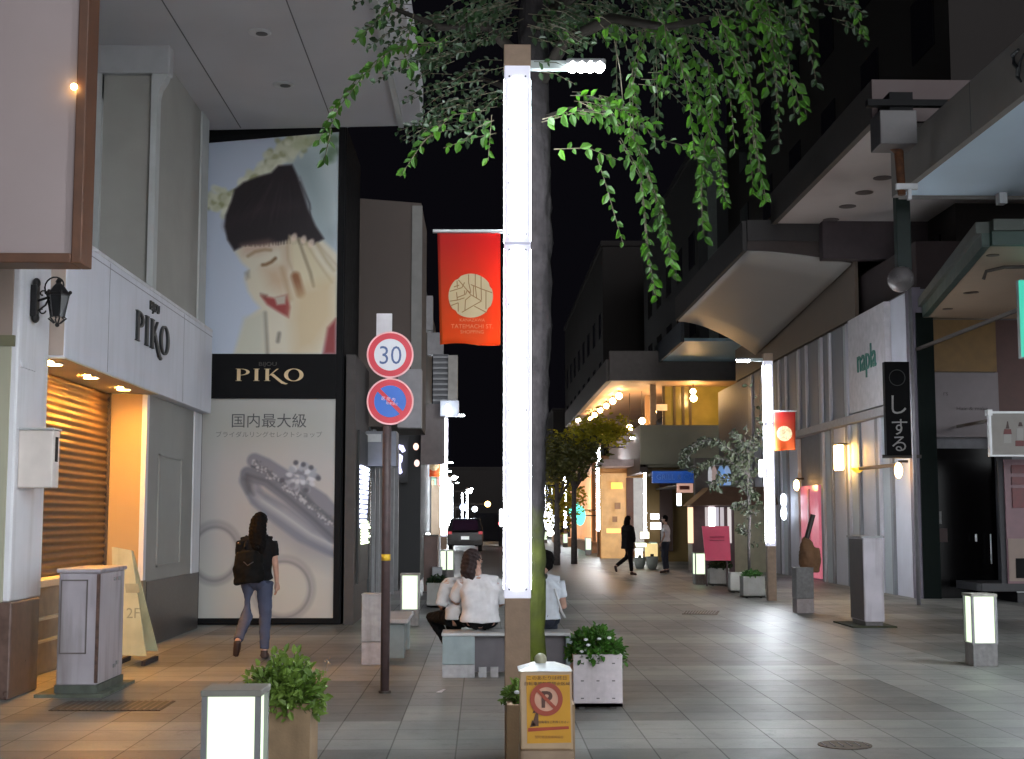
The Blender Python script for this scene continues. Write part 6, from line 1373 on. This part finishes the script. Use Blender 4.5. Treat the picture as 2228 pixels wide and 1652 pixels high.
for _ in range(60): 
    q = U(1636 + rng.normal(0, 13), 1010 + rng.normal(0, 60)); twig(mw, ml, [q, q + Vector((rng.normal(0, .15), 0, rng.normal(0, .12)))], .11, .06, .3)
mw.build('branchwork', bark, t); ml.build('leaves', leafG, t)
# tree by the cafe, yellow lit, and dark trees
def crown_tree(label, x, y, h, crowns, lm, s, n, trunk_r=.12, lean=0):
    t = thing('street_tree', label, 'tree', (x, y, 0)); m = MB(); m.tube([(x, y, 0), (x + lean * .3, y, h * .3), (x + lean * .7, y, h * .6), (x + lean, y, h * .9)], [trunk_r, trunk_r * .8, trunk_r * .6, trunk_r * .3], 10)
    for c in crowns: m.tube([(x + lean * .6, y, h * .5), (c[0], c[1], c[2])], [trunk_r * .4, trunk_r * .15], 6)
    m.build('trunk', bark, t, smooth=True); ml_ = MB()
    for (cx, cy, cz, rx, rz) in crowns:
        for _ in range(n):
            d = Vector(rng.normal(0, 1, 3)).normalized() * (rng.random() ** .4); p = Vector((cx + d.x * rx, cy + d.y * rx, cz + d.z * rz))
            for _k in range(4): leaf(ml_, p + Vector(rng.normal(0, s, 3)), Vector((rng.normal(0, 1), rng.normal(0, 1), rng.normal(-.3, .4))), s * (.8 + .6 * rng.random()), .5)
    ml_.build('crown', lm, t); return t
c = [PY(1250, 960, 50.5), PY(1300, 948, 50.5), PY(1225, 985, 50.5), PY(1335, 935, 50.5), PY(1290, 928, 50.5)]
crown_tree('leafy tree with yellow lit foliage left of the cafe terrace', 3.3, 50, 5.2, [(p.x, 50 + .2 * i, p.z, .75, .42) for i, p in enumerate(c)], leafY, .16, 85)
c = [PY(1205, 975, 48), PY(1240, 1010, 48), PY(1212, 1020, 48), PY(1270, 985, 48)]
crown_tree('dark tree whose foliage spreads just right of the big lamp', 2.6, 48.5, 4.2, [(p.x, 48, p.z, .8, .4) for p in c], leafmat('leaf_olive', (.05, .055, .012), (.11, .10, .02), .35), .17, 85)
c = [PY(1225, 1060, 66), PY(1215, 1120, 66), PY(1235, 1090, 66)]
crown_tree('far olive tree glowing yellow green above the distant bollard lights', 3.6, 66, 4, [(p.x, 66, p.z, .9, .8) for p in c], leafY, .18, 80)
c = [PY(860, 1090, 42), PY(872, 1060, 42), PY(855, 1130, 42), PY(865, 1165, 42)]
crown_tree('black leafed tree beside the left shops behind the sign pole', -2.75, 42, 3.0, [(p.x, 42, p.z, .45, .5) for p in c], leafB, .14, 90)
# ---------------------------------------------------------------- street cabinets left, car
p = PG(938, 1292); Y = p.y
t = thing('street_cabinet', 'dark brown street cabinet behind the second glowing bollard', 'cabinet', (p.x, Y, 0))
x0, x1 = PY(922, 1200, Y).x, PY(952, 1200, Y).x; MB().box(x0, x1, Y, Y + .5, .05, PY(930, 1167, Y).z).build('body', mat('cabinet_brown', (.10, .055, .045), .5, var=.15), t, bevel=.012)
MB().box(x0 - .02, x1 + .02, Y - .02, Y + .52, 0, .05).build('base', darkpl, t); MB().box(x0 - .01, x1 + .01, Y - .01, Y + .51, PY(930, 1167, Y).z, PY(930, 1164, Y).z).build('lid', dkbrown, t)
a, b = PY(940, 1264, Y - .3), PY(962, 1234, Y - .3)
t = thing('grey_box', 'small grey box standing in front of the dark brown cabinet', 'box', (a.x, Y - .3, 0))
MB().box(a.x, b.x, Y - .32, Y - .05, a.z, b.z).build('body', greym, t, bevel=.01); MB().box(a.x + .05, b.x - .05, Y - .25, Y - .12, 0, a.z).build('stand', dkbrown, t); MB().tube([(b.x - .06, Y - .2, b.z), (b.x - .06, Y - .2, b.z + .65)], .025, 8).build('pipe', steel, t)
Yc = 69; xc = PY(1012, 1170, Yc).x
t = thing('parked_car', 'dark car seen from behind on the street, left of the big lamp', 'car', (xc, Yc, 0))
cp = mat('car_paint', (.006, .006, .010), .35, var=.1, coat=.6); W = .88
prof = [(0, .35), (0, .95), (.12, 1.02), (.45, 1.62), (2.6, 1.66), (3.4, 1.12), (4.3, .98), (4.5, .55), (4.5, .3), (0, .3)]
m = MB(); vs = []
for sx, in ((-1,), (1,)):
    for (yy, zz) in prof: vs.append((xc + sx * W * (1 if zz < 1.1 else .84), Yc + yy, zz))
n = len(prof); m.add(vs, [tuple(range(n)), tuple(range(2 * n - 1, n - 1, -1))] + [(i, n + i, n + (i + 1) % n, (i + 1) % n) for i in range(n)]); bdy = m.build('body', cp, t, bevel=.05)
MB().add([(xc - .66, Yc + .13, 1.06), (xc + .66, Yc + .13, 1.06), (xc + .60, Yc + .40, 1.56), (xc - .60, Yc + .40, 1.56)], [(0, 1, 2, 3)]).build('rear_window', mat('car_glass', (.03, .015, .035), .08, var=0), t)
for s in (-1, 1):
    MB().box(xc + s * .86, xc + s * .66, Yc - .02, Yc + .05, .86, 1.0).build('tail_light', mat('tail_red', (.3, .02, .02), .3, emit=(.7, .05, .08), estr=.25), t)
    for yy in (.8, 3.6):
        wv = MB().lathe((xc + s * .74 - .09, Yc + yy, .33), [(.33, 0), (.33, .18)], 20, 'x').build('tyre', mat('tyre', (.02, .02, .02), .8), t); MB().lathe((xc + s * .74 - .10, Yc + yy, .33), [(.2, 0), (.2, .2)], 14, 'x').build('rim', steel, wv)
MB().box(xc - .2, xc + .2, Yc - .02, Yc, .6, .76).build('number_plate', mat('plate', (.5, .5, .5), .5, emit=(.8, .9, .9), estr=.35), t)
MB().box(xc - .86, xc + .86, Yc - .06, Yc + .05, .36, .56).build('bumper', mat('bumper', (.02, .02, .022), .5), t)
p = PY(1058, 1150, 82)
t = thing('parked_van', 'dark van with two small red tail lights farther up the street', 'van', (p.x, 82, 0))
MB().box(p.x - .7, p.x + .95, 82, 86, .3, 1.95).build('body', mat('van_dark', (.005, .005, .007), .9, var=.1, spec=.1), t, bevel=.12); 
for s in (-.55, .8): MB().ball((p.x + s, 81.98, 1.35), (.09, .04, .09), 10, 6).build('tail_light', emat('tail_on', (1, .08, .08), 2.5), t)
for s in (-.6, .85):
    for yy in (.8, 3.2): MB().lathe((p.x + s - .08, 82 + yy, .32), [(.32, 0), (.32, .16)], 16, 'x').build('tyre', mat('tyre', (1, 1, 1)), t)
MB().box(p.x - .55, p.x + .8, 81.98, 82.02, 1.1, 1.7).build('rear_window', mat('van_glass', (.003, .003, .004), .8, var=0, spec=.1), t)
# ================================================================ PEOPLE
def V(*a): return Vector(a)
def hand(m, w, d, n, L=.17, curl=.35, side=1):      # wrist, direction, palm normal; five separate fingers
    d = d.normalized(); n = (n - d * n.dot(d)).normalized(); s = d.cross(n) * side
    m.tube([w - d * .01, w + d * .03, w + d * .075], [.024, .034, .034], 10)
    pc = w + d * .085
    m.ball(w + d * .05, (.034, .034, .036), 10, 7)
    for k, (o, l) in enumerate(((-.030, .068), (-.010, .078), (.010, .073), (.029, .058))):
        b = w + d * .078 + s * o; c1 = curl * (1 + .12 * k)
        d1 = (d * math.cos(c1) + n * math.sin(c1)).normalized(); d2 = (d * math.cos(2 * c1) + n * math.sin(2 * c1)).normalized()
        m.tube([b, b + d1 * l * .55, b + d1 * l * .55 + d2 * l * .45], [.0095, .0085, .007], 8)
    t0 = w + d * .03 - s * .028; td = (d * .7 - s * .6 + n * .35).normalized()
    m.tube([t0, t0 + td * .035, t0 + td * .035 + (d * .9 + n * .3).normalized() * .03], [.011, .010, .008], 8)
def person(label, loc, yaw, J, cols, hair='long', extra=None, vox=.009, hands=True, sleeve=.6, shirt_long=0, R=1.0):
    t = thing('person', label, 'person', loc)
    RM = Matrix.Rotation(yaw, 3, 'Z'); O = Vector(loc)
    g = lambda p: O + RM @ Vector(p)
    G = {k: g(p) for k, p in J.items()}; fwd = RM @ V(0, 1, 0); rt = RM @ V(1, 0, 0)
    hf = RM @ (Matrix.Rotation(J.get('head_yaw', V(0, 0, 0))[0] if 'head_yaw' in J else 0, 3, 'Z') @ V(0, 1, 0)); hr = V(hf.y, -hf.x, 0)
    H = G['head']
    m = MB()      # ---- body
    def add_ell(m_, c, r, fx, fy):     # ellipsoid oriented to the head
        k0 = len(m_.v); m_.ball((0, 0, 0), r, 16, 11); 
        for i in range(k0, len(m_.v)): p = m_.v[i]; m_.v[i] = tuple(c + fx * p[0] + fy * p[1] + V(0, 0, 1) * p[2])
    add_ell(m, H + V(0, 0, .02), (.074, .092, .098), hr, hf); add_ell(m, H + hf * .022 - V(0, 0, .055), (.056, .066, .062), hr, hf)
    m.tube([H + hf * .09 + V(0, 0, .01), H + hf * .108 - V(0, 0, .02)], [.008, .014], 8)
    m.tube([H + hf * .082 - V(0, 0, .058) - hr * .02, H + hf * .086 - V(0, 0, .058), H + hf * .082 - V(0, 0, .058) + hr * .02], [.006, .009, .006], 8)
    for s in (-1, 1): add_ell(m, H + hr * s * .076 - V(0, 0, .012), (.010, .020, .032), hr, hf)
    m.tube([H - V(0, 0, .05) - hf * .01, G['neck'] + V(0, 0, .03), G['neck'] - V(0, 0, .03)], [.048, .047, .052], 14)
    m.tube([G['neck'] - V(0, 0, .02), G['chest'], G['waist'], G['pelvis']], [.062, .088, .078, .09], 16)
    for s in 'LR':
        m.tube([G['neck'] - V(0, 0, .04), G['sh' + s]], [.045, .04], 12)
        m.tube([G['sh' + s], G['el' + s], G['wr' + s]], [.047, .036, .024], 12)
        m.tube([G['sh' + s], G['chest']], [.04, .07], 12)
        m.tube([G['pelvis'], G['hip' + s]], [.085, .07], 12); m.tube([G['hip' + s], G['kn' + s], G['an' + s]], [.068, .045, .034], 12)
        m.tube([G['an' + s] , G['to' + s]], [.035, .03], 10)
        if hands:
            d = (G['wr' + s] - G['el' + s]).normalized(); nrm = (V(0, 0, -1) if abs(d.z) < .7 else (-rt if s == 'R' else rt)); hand(m, G['wr' + s], d, nrm, side=1 if s == 'R' else -1)
    body = remesh(m, 'body', skin, t, vox * .8, 3)
    for s in (-1, 1): MB().ball(H + hf * .086 + hr * s * .030 + V(0, 0, .012), (.010, .008, .007), 8, 6).build('eye', mat('eye_dark', (.03, .02, .02), .2, var=0), body, smooth=True)
    # ---- shirt
    m = MB(); w_ = J.get('w', V(.0, 0, 0))
    sm = cols['shirt']; L_, R_ = G['shL'], G['shR']
    for q in (-.6, -.2, .2, .6):
        o = (R_ - L_) * .5 * q; oc = o * .86
        m.tube([G['neck'] - V(0, 0, .045) + o * .6, G['chest'] + oc * 1.05, G['waist'] + oc * .85, G['pelvis'] + oc * .92 + V(0, 0, -shirt_long)], [.072 * R, .105 * R, .098 * R, .112 * R], 14)
    for s in 'LR':
        m.tube([G['neck'] - V(0, 0, .035), G['sh' + s]], [.062, .062], 12)
        e = G['sh' + s].lerp(G['el' + s], min(sleeve, 1)); pts = [G['sh' + s], e]; rad = [.064 * R, .062 * R]
        if sleeve > 1: pts.append(G['el' + s].lerp(G['wr' + s], sleeve - 1)); rad.append(.046)
        m.tube(pts, rad, 12)
    remesh(m, 'shirt', sm, t, vox, 4, .0045, 9)
    # ---- trousers
    m = MB()
    for s in 'LR':
        m.tube([G['pelvis'] + V(0, 0, .05), G['hip' + s]], [.124, .108], 14)
        m.tube([G['hip' + s] + V(0, 0, .02), G['kn' + s], G['an' + s] + (G['kn' + s] - G['an' + s]) * .08], [.102, .072, .055], 14)
    remesh(m, 'trousers', cols['trousers'], t, vox, 3, .004, 10)
    for s in 'LR':
        m = MB(); a, b = G['an' + s], G['to' + s]; d = (b - a); d2 = V(d.x, d.y, 0) if abs(d.z) < .12 else d; d2.normalize()
        m.tube([a - d2 * .045 - V(0, 0, .035), a + d2 * .03 - V(0, 0, .035), b - V(0, 0, .002)], [.040, .044, .034], 12); m.tube([a - V(0, 0, .04), a + V(0, 0, .02)], [.044, .042], 12)
        o = remesh(m, 'shoe', cols['shoes'], t, vox, 3)
    # ---- hair
    m = MB(); hm = cols['hair']
    add_ell(m, H + V(0, 0, .035) - hf * .016, (.086, .096, .094), hr, hf)
    if hair in ('long', 'mid'):
        Lh = .34 if hair == 'long' else .17
        for k in range(-3, 4):
            a = k * .36; b0 = H + hr * math.sin(a) * .07 - hf * math.cos(a) * .07; w2 = rng.normal(0, .014)
            m.tube([b0 + V(0, 0, .05), b0 - V(0, 0, .06) - hf * .02, b0 - V(0, 0, Lh * .7) - hf * .03 + hr * w2, b0 - V(0, 0, Lh + rng.random() * .05) - hf * .028 + hr * w2 * 2], [.042, .050, .048, .018], 9)
    else:
        add_ell(m, H - hf * .035 - V(0, 0, .03), (.068, .06, .06), hr, hf)
    remesh(m, 'hair', hm, t, vox * .9, 2, .005, 26)
    if extra: extra(t, G, fwd, rt, g)
    return t
def cloth(name, c, r=.85): return mat(name, c, r, var=.10, scale=7, bump=.25, bscale=40)
hairb = mat('black_hair', (.003, .0025, .0025), .8, var=.3, scale=40, spec=.12); hairr = mat('dark_red_hair', (.016, .006, .006), .75, var=.3, scale=40)
blk = mat('black_cloth', (.007, .007, .008), .9, var=.2, spec=.15); jeans = cloth('blue_jeans', (.05, .062, .11)); whs = cloth('white_shirt', (.62, .61, .63)); navy = cloth('navy_cloth', (.014, .018, .032)); shoe = mat('dark_shoe', (.03, .015, .013), .5)
# walking woman, seen from behind, about 16 m up the street
def pack(t, G, fwd, rt, g):
    m = MB(); c = G['chest'] - fwd * .17 - V(0, 0, .12) - rt * .06
    m.tube([c + V(0, 0, .14), c, c - V(0, 0, .22)], [.10, .125, .11], 14); m.tube([c + V(-.09, 0, .12), c + V(-.12, 0, -.05), c + V(-.11, 0, -.24)], [.07, .08, .07], 12); m.tube([c + V(.08, 0, .1), c + V(.09, 0, -.2)], [.07, .08], 12)
    b = thing('backpack', 'large soft black backpack worn by the walking woman', 'backpack', tuple(c)); o = remesh(m, 'bag', mat('pack_black', (.005, .005, .005), .9, var=.2, spec=.15), b, .014, 3, .008, 9)
    MB().tube([c + V(-.05, -.14, .02), c + V(0, -.165, -.02), c + V(.06, -.14, .02)], .006, 6).build('zip', darkpl, o)
    m = MB()
    for s in (-1, 1): q = G['shR' if s > 0 else 'shL']; m.tube([c + V(s * .07, .05, .17), q + V(-s * .06, 0, .065), q + V(-s * .06, .12, -.05)], .018, 8)
    m.build('strap', blk, o)
x, y = PY(556, 1400, 16.15).x, 16.15
person('woman in black T-shirt and jeans with long dark hair walking away past the posters', (x, y, 0), .05,
       dict(head=(.03, .02, 1.555), neck=(.01, .0, 1.40), chest=(0, 0, 1.22), waist=(-.01, -.01, 1.02), pelvis=(0, 0, .90), shL=(-.185, 0, 1.335), shR=(.17, 0, 1.345), elL=(-.21, .12, 1.12), elR=(.215, -.02, 1.07), wrL=(-.16, .30, 1.08), wrR=(.225, .06, .86),
            hipL=(-.09, -.01, .86), hipR=(.09, 0, .86), knL=(-.11, .03, .49), knR=(.10, .05, .48), anL=(-.17, -.30, .22), anR=(.10, .0, .085), toL=(-.19, -.26, .07), toR=(.115, .16, .03), head_yaw=(-.5, 0, 0)),
       dict(shirt=blk, trousers=jeans, shoes=shoe, hair=hairb), 'long', pack, .010, sleeve=.62)
# seated woman on the bench
Yb = PG(962, 1475).y
def lapbag(t, G, fwd, rt, g):
    m = MB(); c = g((-.30, .32, .60)); m.ball(c, (.12, .10, .10), 12, 9); m.ball(c + V(-.05, 0, -.02), (.10, .09, .08), 12, 9)
    b = thing('handbag', 'soft black bag on the seated woman\'s knees', 'bag', tuple(c)); remesh(m, 'bag', mat('pack_black', (1, 1, 1)), b, .012, 3, .006, 12)
person('seated woman with dark tied hair and loose white blouse, seen from behind on the bench', (-.02, Yb + .22, 0), 0,
       dict(head=(-.075, .06, 1.17), neck=(-.03, .02, 1.015), chest=(0, .0, .86), waist=(.0, .0, .68), pelvis=(.0, 0, .56), shL=(-.18, .02, .95), shR=(.18, .0, .95), elL=(-.275, .12, .76), elR=(.24, .14, .74), wrL=(-.20, .30, .67), wrR=(.14, .34, .66),
            hipL=(-.09, .05, .55), hipR=(.10, .05, .55), knL=(-.27, .42, .58), knR=(.04, .47, .56), anL=(-.22, .40, .12), anR=(.02, .46, .09), toL=(-.25, .55, .05), toR=(.03, .62, .04), head_yaw=(-1.0, 0, 0)),
       dict(shirt=whs, trousers=blk, shoes=shoe, hair=hairr), 'mid', lapbag, .009, sleeve=.95, shirt_long=.02, R=1.12)
# companion almost hidden beyond her: white sleeve and shoulder
person('person in pale blouse leaning forward just beyond the seated woman on the left', (-.23, Yb + .48, 0), .5,
       dict(head=(.29, .24, 1.06), neck=(.10, .10, .97), chest=(0, .04, .84), waist=(-.01, .0, .67), pelvis=(.0, 0, .56), shL=(-.15, .03, .93), shR=(.16, .10, .94), elL=(-.20, .06, .70), elR=(.20, .22, .74), wrL=(-.06, .26, .66), wrR=(.10, .36, .68),
            hipL=(-.08, .03, .55), hipR=(.08, .05, .55), knL=(-.12, .42, .56), knR=(.08, .44, .56), anL=(.14, .34, .10), anR=(.22, .36, .09), toL=(.16, .48, .04), toR=(.25, .50, .04), head_yaw=(-.9, 0, 0)),
       dict(shirt=cloth('blouse_pinkish', (.50, .50, .51)), trousers=blk, shoes=shoe, hair=hairr), 'short', None, .011, sleeve=1.0)
# seated man, half hidden by the trunk
def strap(t, G, fwd, rt, g):
    MB().tube([G['neck'] + V(.05, -.06, -.01), G['neck'] + V(.0, -.085, 0), G['neck'] + V(-.05, -.06, -.01)], .028, 10).build('neck_band', mat('band_black', (.01, .01, .012), .5), t, smooth=True)
    MB().tube([G['chest'] + rt * .13 + V(0, -.11, .02), G['waist'] + rt * .20 + V(0, -.09, -.03), G['pelvis'] + rt * .24 + V(0, -.05, .02)], .012, 8).build('strap', steel, t)
person('seated man in white T-shirt, half hidden behind the green-lit tree trunk', (.615, Yb + .22, 0), .05,
       dict(head=(.05, .10, 1.155), neck=(.0, .03, 1.02), chest=(0, .0, .87), waist=(.0, .0, .69), pelvis=(.0, 0, .57), shL=(-.19, .02, .95), shR=(.18, .0, .95), elL=(-.25, .14, .74), elR=(.235, .05, .70), wrL=(-.12, .34, .66), wrR=(.14, .30, .66),
            hipL=(-.1, .05, .56), hipR=(.1, .05, .56), knL=(-.14, .47, .56), knR=(.15, .47, .56), anL=(-.12, .48, .10), anR=(.14, .48, .10), toL=(-.14, .64, .04), toR=(.16, .64, .04), head_yaw=(.5, 0, 0)),
       dict(shirt=cloth('tee_bluish', (.56, .60, .66)), trousers=navy, shoes=shoe, hair=hairb), 'short', strap, .009, sleeve=.62, shirt_long=.0)
# two distant pedestrians
Jw = dict(head=(0, .02, 1.60), neck=(0, 0, 1.44), chest=(0, 0, 1.26), waist=(0, 0, 1.05), pelvis=(0, 0, .93), shL=(-.18, 0, 1.37), shR=(.18, 0, 1.37), elL=(-.23, -.02, 1.11), elR=(.23, .02, 1.11), wrL=(-.22, .1, .88), wrR=(.2, .1, .88), hipL=(-.09, 0, .9), hipR=(.09, 0, .9), knL=(-.10, .05, .49), knR=(.10, .02, .49), anL=(-.10, 0, .085), anR=(.11, -.03, .085), toL=(-.12, .16, .03), toR=(.13, .14, .03))
p = PG(1449, 1247)
person('distant person in white shirt and black trousers standing in front of the lit shop', (p.x, p.y, 0), 1.2, Jw, dict(shirt=whs, trousers=navy, shoes=shoe, hair=hairb), 'short', None, .02, hands=True, sleeve=.6, R=1.15)
Jk = dict(Jw); Jk.update(head=(0, .04, 1.58), anL=(-.08, -.38, .26), toL=(-.08, -.34, .1), knL=(-.10, .04, .5), anR=(.08, .08, .085), toR=(.09, .25, .03), elL=(-.26, .08, 1.14))
p = PG(1366, 1252)
person('distant dark clothed walker with one foot kicked back on the right pavement', (p.x, p.y, 0), -1.0, Jk, dict(shirt=blk, trousers=blk, shoes=shoe, hair=hairb), 'mid', None, .02, hands=True, sleeve=1.7, R=1.25, shirt_long=.18)

for o in bpy.data.objects:
    if '_w' in o: del o['_w']
    if o.get('kind') is None and o.parent is None and o.type == 'MESH' and 'category' not in o: o['category'] = 'object'
